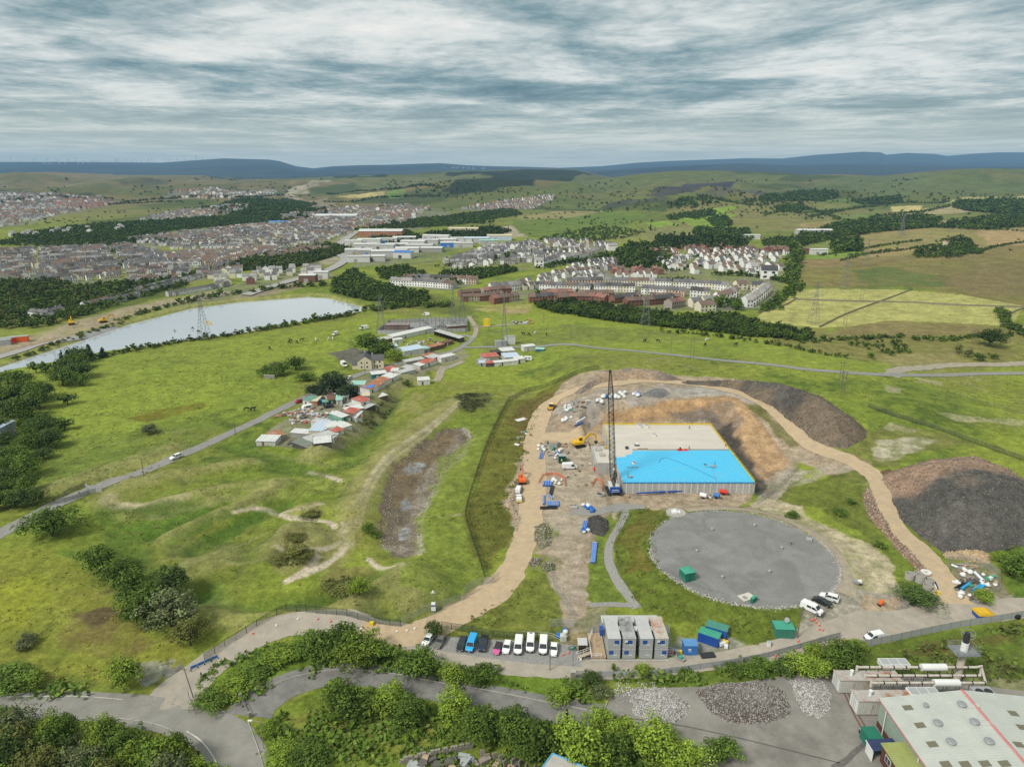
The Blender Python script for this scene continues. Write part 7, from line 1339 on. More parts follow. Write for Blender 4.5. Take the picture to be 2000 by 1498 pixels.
sc_r=np.random.default_rng(9);pw=PW([(u,v)for u,v in zip(sc_r.uniform(1195,1300,380),sc_r.normal(1352,10,380))]);o=stones('scattered_rubble',pw+np.array([0,0,.08]),.25,RUB,None,17);tag(o,'loose pale stones strewn between grass bank and yard','stones',kind='stuff')
W_=PW(POND);ps=[]
for _ in range(9000):
 x=sc_r.uniform(W_[:,0].min(),W_[:,0].max());y=sc_r.uniform(W_[:,1].min(),W_[:,1].max());ps.append((x,y))
ps=np.array(ps);dd_=sdist(ps[:,0],ps[:,1],W_[:,:2]);kk=(dd_>0)&(sc_r.random(len(ps))<(np.exp(-dd_/3.0)+.03)*.6);ps=ps[kk]
o=stones('pond_stones',np.column_stack([ps,HG(ps[:,0],ps[:,1])+.03]),.33,[(.30,.26,.21),(.2,.165,.13),(.38,.33,.27),(.14,.11,.08)],None,18);tag(o,'stones in the dried pond bed','stones',kind='stuff')
RC=dict(white=((.62,.62,.60),(.42,.38,.33,.5)),rust=((.36,.15,.075),(.5,.42,.36,.6)),red=((.44,.11,.075),(.46,.38,.33,.6)),grey=((.34,.33,.31),(.2,.18,.16,.6)),lgrey=((.48,.48,.46),(.34,.31,.28,.6)),pblue=((.47,.56,.66),(.55,.52,.47,.5)),blue=((.05,.2,.6),(.2,.35,.6,.4)),green=((.12,.30,.22),(.4,.4,.34,.5)),mint=((.30,.55,.45),(.5,.52,.48,.5)),brown=((.16,.09,.06),(.2,.15,.12,.5)),teal=((.03,.17,.20),(.06,.14,.15,.5)),dark=((.07,.065,.06),(.15,.13,.11,.5)),cream=((.60,.53,.36),(.42,.36,.27,.5)),dgreen=((.03,.09,.06),(.06,.08,.06,.5)),gg=((.18,.21,.17),(.26,.25,.22,.5)))
def sm(k):return mat('sheet_'+k,RC[k][0],.75,.12,.8,dirt=RC[k][1],detail=8)
SHN=dict(white='white',rust='rusty',red='red',grey='grey',lgrey='pale grey',pblue='pale blue',blue='blue',green='green',mint='mint green',brown='brown',teal='teal',dark='dark',cream='cream',dgreen='dark green',gg='grey green')
def shed(uL,vL,uR,vR,d,h,roof,wall,label,slope=.35,name='shed',door=True,cat='shed',open_front=False,group=None):
 l,rz,w=frame(uL,vL,uR,vR)
 if abs(rz)>1.45:rz=max(min(rz,1.45),-1.45)
 l=(l[0],l[1],l[2]-.1)
 o=empty(name,l,rz,label,cat,group);mb=MB()
 if open_front:
  mb.box(0,.12,0,d,0,h);mb.box(w-.12,w,0,d,0,h);mb.box(.12,w-.12,d-.12,d,0,h)
  for k in np.arange(3,w-1,3.2):mb.box(k,k+.12,0,d-.12,0,h)
 else:mb.box(0,w,0,d,0,h)
 mb.mk('wall',sm(wall),o)
 mb=MB();e=.2;V=[(-e,-e,h+.01),(w+e,-e,h+.01),(w+e,d+e,h+slope),(-e,d+e,h+slope)];V+=[(a,b,c+.09)for a,b,c in V]
 mb.add(V,BOX6)
 for k in np.arange(.8,w,1.6):mb.add([(k,-e,h+.1),(k+.08,-e,h+.1),(k+.08,d+e,h+.1+slope),(k,d+e,h+.1+slope),(k,-e,h+.15),(k+.08,-e,h+.15),(k+.08,d+e,h+.15+slope),(k,d+e,h+.15+slope)],[(4,5,6,7),(0,1,5,4),(1,2,6,5),(3,0,4,7)])
 mb.mk('roof',sm(roof),o)
 if door and not open_front and w>1.6:pb('door',sm(rc(['dark','grey','brown','white','dgreen'])),o,(w*.3,w*.3+.85,-.04,0,.05,min(1.95,h-.1)))
 return o
SH=[(501,871,538,871,6,2.2,'white','lgrey','long white roofed shed at the lower left corner of the allotments'),(536,863,558,858,6,2.2,'rust','grey','rusty roofed shed touching the lower left white one'),(568,854,602,855,4,2.2,'white','grey','low white canopy in front of the pale blue roofed block'),(604,855,634,845,11,3.2,'pblue','cream','block with pale blue flat roof and cream end wall'),(592,864,622,866,5,2.2,'lgrey','grey','grey shed below the pale blue roofed block'),(571,873,600,875,4,2.2,'gg','dark','dark shed with grey green roof near the bottom row'),(614,873,648,876,6,2.8,'white','dark','big white roofed shed at the bottom end of the row'),(624,862,655,858,5,2.2,'lgrey','grey','patchwork roofed shed above the bottom white one'),(650,866,662,856,5,2.2,'lgrey','white','narrow shed at the right end of the bottom row'),(653,840,688,841,7,2.6,'white','white','white shed with torn roof left of the grassy bank'),(655,848,672,848,3,2.2,'red','white','strip of red roof below the torn white shed'),(608,834,637,835,4,2.6,'lgrey','white','long pale shed with white panel walls beside the junk yard'),(638,838,655,839,4,2.6,'white','white','bright white hut between the pale shed and the red roof'),(652,823,670,820,9,2.5,'red','white','large bright red roof in the middle of the allotments'),(668,824,682,821,8,2.4,'white','green','white roofed shed right of the bright red roof'),(682,823,694,818,7,2.3,'brown','white','brown roofed shed in the middle of the row'),(692,815,705,808,5,2.3,'red','white','small red roofed shed at the grassy bank'),(696,826,708,812,5,2.3,'white','white','white lean-to along the grassy bank'),(680,808,712,806,5,2.3,'white','grey','white flat roof above the red roofs'),(677,801,712,801,7,2.6,'lgrey','dark','grey flat roof with an open dark front'),(706,791,724,790,7,2.5,'red','white','shed with red and white roof at the edge of the grassy bank'),(709,782,722,781,4,2.2,'cream','grey','small yellowish roofed shed above the red and white one'),(592,791,606,793,6,2.6,'green','white','green and white roofed shed nearest the red car'),(605,793,620,793,7,2.5,'cream','rust','cream roofed shed with rusty front beside the green one'),(617,790,627,789,4,2.2,'blue','blue','small bright blue shed'),(628,783,645,784,5,2.5,'lgrey','cream','pale shed in front of the dark pines'),(643,791,657,789,9,2.4,'brown','dgreen','brown roofed shed with dark green wall'),(657,791,669,790,7,2.4,'mint','white','mint green striped shed'),(671,785,681,784,3,2.5,'white','white','tiny white hut right of the mint shed'),(632,794,642,792,3,2.0,'green','dgreen','small green hut between the blue shed and the dark green one'),(688,772,724,775,9,2.7,'white','brown','large white roofed shed carrying a blue sheet'),(684,761,712,759,6,2.5,'mint','white','pale green roofed shed behind the blue sheet'),(722,770,738,764,6,2.4,'rust','white','rust patched shed right of the blue sheet'),(734,763,752,756,6,2.4,'rust','lgrey','rusty roofed shed, middle of the upper chain'),(748,755,764,748,6,2.4,'rust','white','rusty roofed shed, upper end of the chain'),(760,748,780,740,6,2.4,'white','white','white roofed shed at the top of the rusty chain'),(727,741,756,737,5,2.6,'white','teal','teal container hut with white roof by the lane'),(750,727,764,730,5,2.5,'red','red','bright red shed beside the lane'),(763,733,776,731,5,2.4,'white','white','white hut right of the bright red shed'),(784,726,820,722,5,2.5,'lgrey','dark','long grey roofed shed on the upper allotments'),(783,732,812,729,4,2.2,'lgrey','lgrey','pale patched shed in front of the long grey one'),(820,723,832,718,5,2.3,'white','lgrey','white roofed shed left of the red and white roof'),(830,718,853,711,5,2.4,'red','white','red and white roofed shed on the upper allotments'),(793,713,830,707,4,2.0,'lgrey','grey','grey jumble of a shed beside the lane'),(845,708,862,703,6,2.5,'lgrey','dark','grey shed with open dark front, upper allotments'),(862,708,890,701,4,2.7,'white','white','long white shed at the upper end of the allotments'),(832,704,850,698,4,2.2,'rust','brown','rust brown shed beside the lane at the upper end'),(930,711,945,713,5,2.2,'grey','grey','grey shed at the left of the smoking compound'),(944,706,975,704,8,2.5,'red','grey','big red roof in the smoking compound'),(950,717,966,716,4,2.2,'red','dark','small red roof in front of the big one in the compound'),(935,716,950,716,4,2.2,'pblue','grey','bluish shed at the front of the smoking compound'),(966,716,1012,712,3,2.4,'white','white','long white wall-like shed along the front of the compound'),(986,707,1016,705,9,2.6,'pblue','lgrey','big pale blue and white roof of the smoking compound'),(1008,710,1026,708,5,2.4,'white','white','white shed at the right end of the compound'),(980,694,1006,692,7,2.5,'white','lgrey','white roof at the back of the smoking compound'),(964,697,980,695,5,2.6,'dark','dark','dark shed at the back left of the compound'),(817,753,840,751,5,2.7,'white','white','lone pale shed below the dark track'),(1023,687,1046,683,4,3.0,'white','white','white roofed open shed beside the lane bend'),(1046,688,1062,686,3,2.0,'mint','teal','turquoise sheeted shed right of the white one'),]
for s in SH:shed(*s)
def tarp(u,v,w,d,label):
 l=P1(u,v);o=empty('tarpaulin',(l.x,l.y+4,l.z+3.05),0,label,'tarpaulin');pb('sheet',sm('blue'),o,(-w/2,w/2,-d/2,d/2,0,.06));pb('batten',TIMB,o,(-w/2,w/2,-.06,.06,.06,.12))
tarp(718,771,5,5,'bright blue sheet lying on the large white roof')
def caravan(u,v,rz,label):
 o=at('caravan',u,v,rz,label,'caravan');mb=MB();mb.prism([(-2.4,.5),(-2.5,1.4),(-2.0,2.4),(2.0,2.45),(2.5,1.5),(2.4,.5)],-1.05,1.05);mb.mk('body',WHITE,o,bevel=.08);pb('window',GLASS,o,(-1.07,-1.05,-1.6,-.4,1.4,2.0),(-1.07,-1.05,.3,1.5,1.4,2.0),(1.05,1.07,-1.2,1.0,1.4,2.0));pt('wheel',BLACK,o,((-1.0,0,.32),(1.0,0,.32),.32,10));pb('tow_bar',STEEL,o,(-.05,.05,2.4,3.4,.4,.5))
caravan(601,800,R(-50),'grey white caravan on the left of the junk yard');caravan(1031,704,R(80),'white caravan at the right end of the smoking compound')
JP=[sm(k)for k in('white','lgrey','grey','rust','dark','brown','pblue','red')]
def junk(poly,n,label,group,s=1.6):
 W=PW(poly)[:,:2];k=0
 while k<n:
  x=ru(W[:,0].min(),W[:,0].max());y=ru(W[:,1].min(),W[:,1].max())
  if not inside(np.array([x]),np.array([y]),W)[0]:continue
  o=empty('junk_piece',(x,y,g(x,y)+.02),ru(0,3.1),label,'junk',group);mb=MB();w,d,h=[ru(.5,1.5)*s*f for f in(1.2,.7,.35)]
  mb.add([(-w/2,-d/2,0),(w/2,-d/2,0),(w/2,d/2,.1),(-w/2,d/2,0),(-w/2+.1,-d/2,h),(w/2,-d/2+.1,h*.6),(w/2-.2,d/2,h),(-w/2,d/2,h*.7)],BOX6);mb.mk('panel',rc(JP),o)
  pt('pole',rc([TIMB,STEEL]),o,((-w*.6,ru(-.4,.4),h*.8),(w*.5,ru(-.4,.4),h*1.3),.06,5));k+=1
junk([(530,818),(570,800),(620,795),(660,805),(650,815),(600,830),(560,828)],95,'scrap and broken boards heaped in the allotment junk yard','scrap of the junk yard');junk([(625,845),(660,842),(668,860),(630,864)],20,'rubbish between the bottom sheds','rubbish between the sheds');junk([(645,770),(690,775),(705,795),(660,795)],18,'rubbish behind the dark pines','rubbish behind the pines');junk([(795,668),(850,660),(880,675),(850,685),(800,690)],46,'horse boxes and junk inside the stable yard','junk in the stable yard');junk([(930,705),(1020,695),(1025,712),(940,716)],22,'junk around the smoking compound','junk of the compound');junk([(1000,629),(1030,624),(1045,632),(1005,633)],14,'white scrap heap on the far pasture','far white scrap',2.2);junk([(560,862),(620,858),(615,872),(565,872)],14,'rubbish around the bottom sheds','rubbish around the bottom sheds')
l=P1(537,740);o=empty('ruined_wall',(l.x-3,l.y,l.z),R(-8),'short ruined stone wall in the pasture thicket','wall');pb('stonework',mat('old_stone',(.27,.25,.21),.95,.25,2,dirt=(.15,.14,.11,.6)),o,(-3,3,0,.5,0,2.0),(-3,-2.5,.5,3,0,1.6));pb('coping',CONC,o,(-3.1,3.1,-.06,.56,2.003,2.15))
M_SLATE=mat('slate_roof',(.10,.098,.10),.75,.2,3,dirt=(.15,.14,.13,.5));M_CREAM=mat('cream_render',(.66,.60,.42),.9,.06,1.2,dirt=(.5,.45,.34,.4))
def gable_house(o,w,d,h,rh,wall,roof,win=True,chim=True,ox=0,oy=0,axis='x',sym=True):
 mb=MB();ov=.3
 if axis=='x':mb.add([(ox,oy,0),(ox+w,oy,0),(ox+w,oy+d,0),(ox,oy+d,0),(ox,oy,h),(ox+w,oy,h),(ox+w,oy+d,h),(ox,oy+d,h),(ox,oy+d/2,h+rh),(ox+w,oy+d/2,h+rh)],[(0,1,5,4),(2,3,7,6),(1,2,6,9,5),(3,0,4,8,7),(0,3,2,1)])
 else:mb.add([(ox,oy,0),(ox+w,oy,0),(ox+w,oy+d,0),(ox,oy+d,0),(ox,oy,h),(ox+w,oy,h),(ox+w,oy+d,h),(ox,oy+d,h),(ox+w/2,oy,h+rh),(ox+w/2,oy+d,h+rh)],[(0,1,5,8,4),(2,3,7,9,6),(1,2,6,5),(3,0,4,7),(0,3,2,1)])
 mb.mk('wall',wall,o);mb=MB();t=.12;dr=rh/(d/2 if axis=='x' else w/2)*ov
 for s in(-1,1):
  if axis=='x':e=oy-ov if s<0 else oy+d+ov;V=[(ox-ov,e,h-dr+.02),(ox+w+ov,e,h-dr+.02),(ox+w+ov,oy+d/2,h+rh+.02),(ox-ov,oy+d/2,h+rh+.02)]
  else:e=ox-ov if s<0 else ox+w+ov;V=[(e,oy-ov,h-dr+.02),(e,oy+d+ov,h-dr+.02),(ox+w/2,oy+d+ov,h+rh+.02),(ox+w/2,oy-ov,h+rh+.02)]
  V+=[(a,b,c+t)for a,b,c in V];mb.add(V,BOX6)
 r=mb.mk('roof',roof,o)
 if chim:mb=MB();mb.box(ox+.1,ox+.8,oy+d/2-.35,oy+d/2+.35,h+rh-.3,h+rh+1.1)if axis=='x' else mb.box(ox+w/2-.35,ox+w/2+.35,oy+d-.8,oy+d-.1,h+rh-.3,h+rh+1.1);mb.mk('chimney',CONC,r)
 return r
l,rz,w=frame(699,722,723,718)
o=empty('cottage',(l[0],l[1],l[2]),R(8),'cream two storey cottage with slate roof beside the lane','house');gable_house(o,7.5,8,5.2,2.6,M_CREAM,M_SLATE,axis='y');gable_house(o,6.5,6,5.0,2.2,M_CREAM,M_SLATE,ox=7.5,oy=1.5,chim=True);gable_house(o,3,4.5,2.8,1.3,M_CREAM,M_SLATE,ox=-3,oy=1,chim=False)
for a,z in((1.6,1.0),(4.6,1.0),(1.6,3.3),(4.6,3.3)):f=pb('window',WHITE,o,(a,a+1.0,-.05,.02,z,z+1.2));pb('pane',GLASS,f,(a+.1,a+.9,-.07,-.05,z+.1,z+1.1))
for a,z in((8.6,.9),(11.4,.9),(8.6,3.2),(11.4,3.2)):f=pb('window',WHITE,o,(a,a+1.0,1.44,1.5,z,z+1.2));pb('pane',GLASS,f,(a+.1,a+.9,1.42,1.44,z+.1,z+1.1))
pb('door',sm('brown'),o,(10,10.9,1.42,1.5,0,2.0))
o=shed(731,714,741,712,5,2.6,'lgrey','cream','small cream outbuilding right of the cottage')
shed(767,667,845,649,5,3.0,'white','white','long white roofed stable block at the back of the yard',.6,'stable_block',cat='stables');shed(848,655,897,670,4,3.0,'lgrey','dark','stable block with dark open bays on the right of the yard',.5,'stable_block',cat='stables',open_front=True)
shed(738,674,766,668,5,2.8,'lgrey','brown','brown stable block at the back left of the yard',.5,'stable_block',cat='stables');shed(770,672,787,670,3,2.6,'white','white','small white loose box inside the stable yard',.4,'stable_block',cat='stables');shed(745,688,778,684,5,2.8,'pblue','white','pale blue roofed barn at the front left of the yard',.5,'stable_block',cat='stables');shed(790,697,830,690,8,3.4,'pblue','white','big pale roofed barn at the front of the stable yard',.6,'stable_block',cat='stables');shed(828,691,840,688,5,2.8,'mint','grey','pale green lean-to right of the big barn',.4,'stable_block',cat='stables');shed(838,687,868,680,4,2.6,'rust','brown','rusty roofed row at the front right of the stable yard',.4,'stable_block',cat='stables');shed(868,677,886,672,3,2.4,'brown','brown','brown horse shelter at the yard entrance',.4,'stable_block',cat='stables')
WOODP=mat('fence_post',(.17,.15,.12),.9,.2,4);M_FGREEN=mat('dark_green_fence',(.012,.035,.025),.7,.2,2);PALI=mat('palisade_grey',(.25,.26,.26),.6,.12,2,metal=.3)
def mesh_mat(nm,c,sp=14.,th=.22):
 if nm in MATS:return MATS[nm]
 m,nt,b=nodes(nm);N=nt.nodes;L=nt.links;tc=N.new('ShaderNodeTexCoord');sx=N.new('ShaderNodeSeparateXYZ');L.new(tc.outputs['UV'],sx.inputs[0]);o=[]
 for i in(0,1):
  a=N.new('ShaderNodeMath');a.operation='FRACT';L.new(sx.outputs[i],a.inputs[0]);q=N.new('ShaderNodeMath');q.operation='LESS_THAN';sv(q,1,th);L.new(a.outputs[0],q.inputs[0]);o.append(q.outputs[0])
 mx=N.new('ShaderNodeMath');mx.operation='MAXIMUM';L.new(o[0],mx.inputs[0]);L.new(o[1],mx.inputs[1]);L.new(mx.outputs[0],b.inputs['Alpha']);sv(b,'Base Color',(*c,1));sv(b,'Roughness',.7);MATS[nm]=m;return m
def fence(px,h,sp,m,label,mesh=None,post=.05,name='fence',cat='fence',rails=(1.0,),rr=.03,pitch=(.9,.9),world=None,head=0):
 W=PW(px)[:,:2]if world is None else np.asarray(world);L=np.concatenate([[0],np.cumsum(np.hypot(*np.diff(W,axis=0).T))]);n=max(1,int(L[-1]/sp));q=np.linspace(0,L[-1],n+1);X=np.interp(q,L,W[:,0]);Y=np.interp(q,L,W[:,1]);Z=HG(X,Y);base=Vector((X[0],Y[0],Z[0]));pts=[Vector((a,b,c))-base for a,b,c in zip(X,Y,Z)]
 o=empty(name,base,0,label,cat);mb=MB()
 for p in pts:mb.tube(p-Vector((0,0,.2)),p+Vector((0,0,h*1.04)),post,5)
 if n>95:mb.mk('posts',m,o)['kind']='stuff'
 else:mb.mk('post',m,o)
 mb=MB()
 for r_ in rails:
  for a,b in zip(pts[:-1],pts[1:]):mb.tube(a+Vector((0,0,h*r_)),b+Vector((0,0,h*r_)),rr,4,cap=False)
 mb.mk('rail',m,o)
 if mesh:
  V=[];F=[];UV=[]
  for i,(a,b)in enumerate(zip(pts[:-1],pts[1:])):
   V+=[a,b,b+Vector((0,0,h)),a+Vector((0,0,h))];F.append((4*i,4*i+1,4*i+2,4*i+3));u0=q[i]/pitch[0];u1=q[i+1]/pitch[0];UV+=[(u0,0),(u1,0),(u1,h/pitch[1]),(u0,h/pitch[1])]
  me=bpy.data.meshes.new('mesh_panel');me.from_pydata([tuple(v)for v in V],[],F);uv=me.uv_layers.new(name='UVMap');uv.data.foreach_set('uv',np.array(UV,np.float32).ravel());me.materials.append(mesh);link('mesh_panel',me,o)
 return o
WM_GR=mesh_mat('green_wire_mesh',(.02,.055,.035),th=.24);WM_GY=mesh_mat('grey_wire_mesh',(.33,.34,.34),th=.16);WM_PAL=mesh_mat('palisade_pales',(.36,.365,.36),th=.3);WM_DK=mesh_mat('dark_wire_mesh',(.04,.045,.04),th=.25)
fence([(947,1130),(930,1075),(908,1010),(918,970),(940,900),(962,845),(993,785),(1030,765),(1100,742),(1170,722)],2.2,3,M_FGREEN,'long dark green mesh fence between the pond meadow and the bracken strip',WM_GR,.06,pitch=(.25,.25))
fence([(560,1192),(640,1200),(700,1210),(783,1224)],2.0,2.6,M_FGREEN,'dark green fence along the gravel verge of the site road',WM_GR,.05,pitch=(.25,.25));fence([(400,1290),(440,1262),(500,1225),(560,1192)],1.9,2.6,M_FGREEN,'fence along the left verge of the site road, climbing to the bend',WM_GR,.05,pitch=(.25,.25))
fence([(783,1222),(815,1203),(842,1192),(880,1180),(905,1172)],1.9,3.4,STEEL,'temporary steel fence beside the white security tower',WM_GY,.04,rails=(1.0,.08),pitch=(.4,.4));fence([(905,1172),(910,1150),(945,1140),(955,1145),(975,1128)],1.9,3.0,STEEL,'temporary fence corner at the end of the dark green fence',WM_GY,.04,rails=(1.0,.08),pitch=(.4,.4))
fence([(862,1226),(900,1232),(960,1244),(1000,1248),(1050,1248)],1.9,2.6,M_FGREEN,'dark fence behind the row of parked cars',WM_GR,.05,pitch=(.25,.25))
fence([(990,1246),(1020,1241),(1070,1243),(1090,1248),(1120,1272)],1.2,3.2,STEEL,'low steel barrier behind the white vans',None,.04,rails=(1.0,.5));fence([(1075,1110),(1082,1145),(1098,1175),(1118,1200),(1122,1222)],1.6,3.5,STEEL,'temporary fence down the left edge of the bare strip',WM_GY,.04,rails=(1.0,),pitch=(.5,.5));fence([(1073,1240),(1073,1222),(1100,1222),(1122,1224)],2.0,3.0,STEEL,'temporary fence frame at the end of the bare strip',WM_GY,.05,rails=(1.0,.08),pitch=(.5,.5))
fence([(1148,1322),(1220,1322),(1290,1318),(1360,1308),(1430,1298),(1500,1284),(1580,1262),(1640,1245)],1.5,2.75,PALI,'grey palisade fence along the road below the cabins',WM_PAL,.05,rails=(1.0,.2),pitch=(.22,9));fence([(1640,1275),(1665,1268),(1740,1253),(1810,1238),(1880,1224),(1960,1212),(2050,1196)],1.9,2.75,PALI,'grey palisade fence along the right end of the road',WM_PAL,.06,rails=(1.0,.2),pitch=(.22,9))
fence([(1695,795),(1740,812),(1800,830),(1860,850),(1920,872),(1970,890),(2040,915)],2.0,3.4,WOODP,'post and wire fence between the spoil heaps and the right pasture',WM_DK,.09,rails=(1.0,),pitch=(.5,.5));fence([(1830,757),(1880,775),(1930,790),(1965,803),(2040,815)],1.4,3.4,WOODP,'post fence climbing across the right pasture',None,.09,rails=(.9,.5));fence([(1870,728),(1930,722),(2040,716)],1.3,4,WOODP,'fence along the upper side of the lane at the right edge',None,.09,rails=(.9,));fence([(1800,738),(1860,736),(1950,736),(2040,734)],1.2,5,WOODP,'fence along the lower side of the lane at the right edge',None,.08,rails=(.9,))
fence([(1735,1152),(1745,1148),(1776,1186),(1750,1190)],1.9,3,STEEL,'temporary fence around the orange mixer',WM_GY,.045,rails=(1.0,.08),pitch=(.4,.4));fence([(1848,1092),(1905,1097),(1950,1120),(1951,1155)],1.9,3.4,STEEL,'temporary fence around the scrap compound',WM_GY,.045,rails=(1.0,),pitch=(.4,.4));fence([(1215,998),(1204,1040),(1200,1085),(1212,1130),(1236,1170),(1260,1200)],1.1,3,WOODP,'low fence along the curved footpath',None,.05,rails=(.95,))
fence([(1500,985),(1560,910),(1610,880)],1.2,5,STEEL,'line of barriers across the spoil corner right of the tank',None,.04,rails=(1.0,));fence([(1478,985),(1520,955),(1560,915)],1.9,3.4,STEEL,'temporary fence from the tank corner to the dirt',WM_GY,.04,rails=(1.0,),pitch=(.4,.4))
fence([(110,984),(150,974),(180,962),(200,960)],1.5,2.2,PALI,'grey parapet fence on the lower side of the cattle grid',WM_PAL,.06,rails=(1.0,.3),pitch=(.3,9));fence([(104,980),(140,960),(166,950)],1.5,2.2,WOODP,'wire fence on the upper side of the cattle grid',WM_DK,.06,rails=(1.0,),pitch=(.4,.4));fence([(166,950),(176,955),(198,960)],1.3,1.5,PALI,'gate parapet across the cattle grid',WM_PAL,.06,rails=(1.0,.4),pitch=(.3,9))
for px,lab in(([(1052,945),(1060,930),(1085,926),(1102,935),(1104,950)],'curved orange netting fence above the upper pipe row'),([(1157,950),(1162,938),(1172,938),(1178,950),(1176,960)],'red and white barriers around the hole by the crane')):
 fence(px,1.0,2,M_ORG,lab,mesh_mat('orange_netting',(.65,.16,.08),th=.4),.04,rails=(1.0,),pitch=(.4,.4))
o=at('stone_gate',480,1385,R(-52),'broken dark stone gateway across the grey road','gate');pb('pier',mat('old_stone',(.27,.25,.21)),o,(-3.2,-2.6,-.3,.3,0,1.9),(2.4,3.0,-.3,.3,0,1.3));mb=MB();mb.tube((-2.6,0,1.2),(2.4,0,.9),.08,6);mb.tube((-2.6,0,.6),(2.4,0,.5),.08,6);mb.box(-1.6,-.9,-.4,.4,0,.5);mb.mk('bar',WOODP,o)
for u,lab in((1119,'left'),(1143,'right')):o=at('gate_pier',u,1326,0,lab+' dark stone gate pier below the cabins','gate pier');pb('pier',mat('old_stone',(.27,.25,.21)),o,(-.5,.5,-.4,.4,0,2.0));pb('cap',CONC,o,(-.58,.58,-.48,.48,2.003,2.15))
l=P1(1122,1324);o=empty('gate',(l.x,l.y+.3,l.z),R(-4),'grey steel gate between the two gate piers','gate');mb=MB();
for k in np.arange(.4,2.7,.22):mb.box(k,k+.05,-.03,.03,.1,1.7)
mb.mk('bars',PALI,o);pb('frame',PALI,o,(.3,2.75,-.05,.05,1.45,1.55),(.3,2.75,-.05,.05,.3,.4))
def pole(u,v,h,label,r=.13,lean=0,name='utility_pole',cat='pole',lamp=False):
 l=P1(u,v);o=empty(name,(l.x,l.y,l.z),0,label,cat);pt('shaft',WOODP if not lamp else STEEL,o,((0,0,-.3),(lean,0,h),r,7,0,r*.7))
 mb=MB()
 if lamp:mb.tube((lean,0,h),(lean-1.6,0,h+.15),.05,6);mb.mk('arm',STEEL,o);pb('lamp_head',WHITE,o,(lean-2.3,lean-1.5,-.15,.15,h+.05,h+.25))
 else:mb.box(lean-.6,lean+.6,-.05,.05,h-.5,h-.38);mb.mk('crossarm',WOODP,o)
 return o
pole(378,1362,7.5,'leaning wooden pole at the corner of the site road and main road',.12,-1.0);pole(515,1462,6.5,'street lamp with bent arm at the bend of the main road',.07,0,'street_lamp','street lamp',True);pole(1074,1308,8.5,'dark pole in front of the white saloon',.11);pole(1557,1246,8,'wooden pole beside the green cabin',.13);pole(1119,1300,6,'thin mast at the gate pillars',.06)
for u,v,h,lab in((281,930,7,'pole beside the lane below the driving car'),(460,850,7,'pole beside the lane where the allotments begin'),(599,777,7,'pole beside the lane above the red car'),(713,733,7,'pole beside the lane at the cottage'),(1062,635,9,'pole right of the yellow box on the far pasture'),(955,645,9,'pole beside the yellow box on the far pasture'),(1114,660,8,'left pole of the pair in the pasture above the lane'),(1117,660,8,'right pole of the pair in the pasture above the lane'),(1140,655,8,'pole right of the pair above the lane'),(1348,700,9,'left pole of the pair beside the lane'),(1354,698,9,'right pole of the pair beside the lane'),(1310,690,9,'lone pole left of the pair beside the lane'),(1647,636,10,'left pole of the pair in front of the hay meadow'),(1652,638,10,'right pole of the pair in front of the hay meadow'),(1680,586,9,'left pole of the pair inside the hay meadow'),(1685,588,9,'right pole of the pair inside the hay meadow')):pole(u,v,h,lab,.14)
for a,b,lab in(((1638,752),(1643,752),'back'),((1642,772),(1648,773),'front')):
 l=P1(*a);m_=P1(*b);o=empty('h_pole',(l.x,l.y,l.z),0,f'{lab} twin pole frame of the power line behind the dark spoil ridge','pole');mb=MB();d=m_-l;mb.tube((0,0,-.3),(0,0,11),.15,7);mb.tube((d.x,d.y,-.3),(d.x,d.y,11),.15,7);mb.mk('shaft',WOODP,o);pb('crossarm',WOODP,o,(-1,d.x+1,-.08,.08,10.6,10.8),(0,d.x,-.06,.06,6,6.15))
M_PYL=mat('pylon_steel',(.20,.205,.205),.6,.1,.3,metal=.3)
def pylon(u,v,h,w,label,arms=3,rz=0,r=.09,name='pylon',aw=None,cat='pylon'):
 l=P1(u,v);o=empty(name,(l.x,l.y,l.z-.3),rz,label,cat);mb=MB();lattice(mb,(0,0,0),(0,0,h*.68),w,w*.26,9,r,r*.55);lattice(mb,(0,0,h*.68),(0,0,h),w*.26,w*.08,6,r*.8,r*.45);mb.mk('tower',M_PYL,o)
 aw=aw or w*.75
 for k in range(arms):
  z=h*(.70+.11*k);mb=MB()
  for s in(-1,1):mb.tube((0,0,z+.06*h),(s*aw*(1-.12*k),0,z),r*.6,4);mb.tube((0,.3,z),(s*aw*(1-.12*k),0,z),r*.6,4);mb.tube((s*aw*(1-.12*k),0,z),(s*aw*(1-.12*k),0,z-h*.05),r*.5,4)
  mb.mk('crossarm',M_PYL,o)
 return o
pylon(400,663,30,7,'tall pylon standing before the lake on its near shore');pylon(745,650,26,6.5,'pylon at the left side of the substation');pylon(886,645,32,5,'darkest mast-like pylon in the substation',2,.3);pylon(903,642,28,6,'lattice gantry pylon right behind the dark one in the substation',2,-.2,aw=3);pylon(985,675,33,4,'telecom mast beside the white cabin on the pasture',0,.2,.1,'telecom_mast',cat='mast');pylon(1260,637,28,6,'pylon in front of the dark wood below the brick houses');pylon(1588,634,30,6.5,'pylon inside the hay meadow');pylon(1648,566,32,7,'pylon just behind the hay meadow');pylon(1691,520,30,7,'pylon on the brown hillside above the hay meadow');pylon(1760,460,34,8,'pylon far up in the right hand woods',3,0,.2)
M_TUR=mat('turbine_white',(.60,.62,.64),.6,.03,.1)
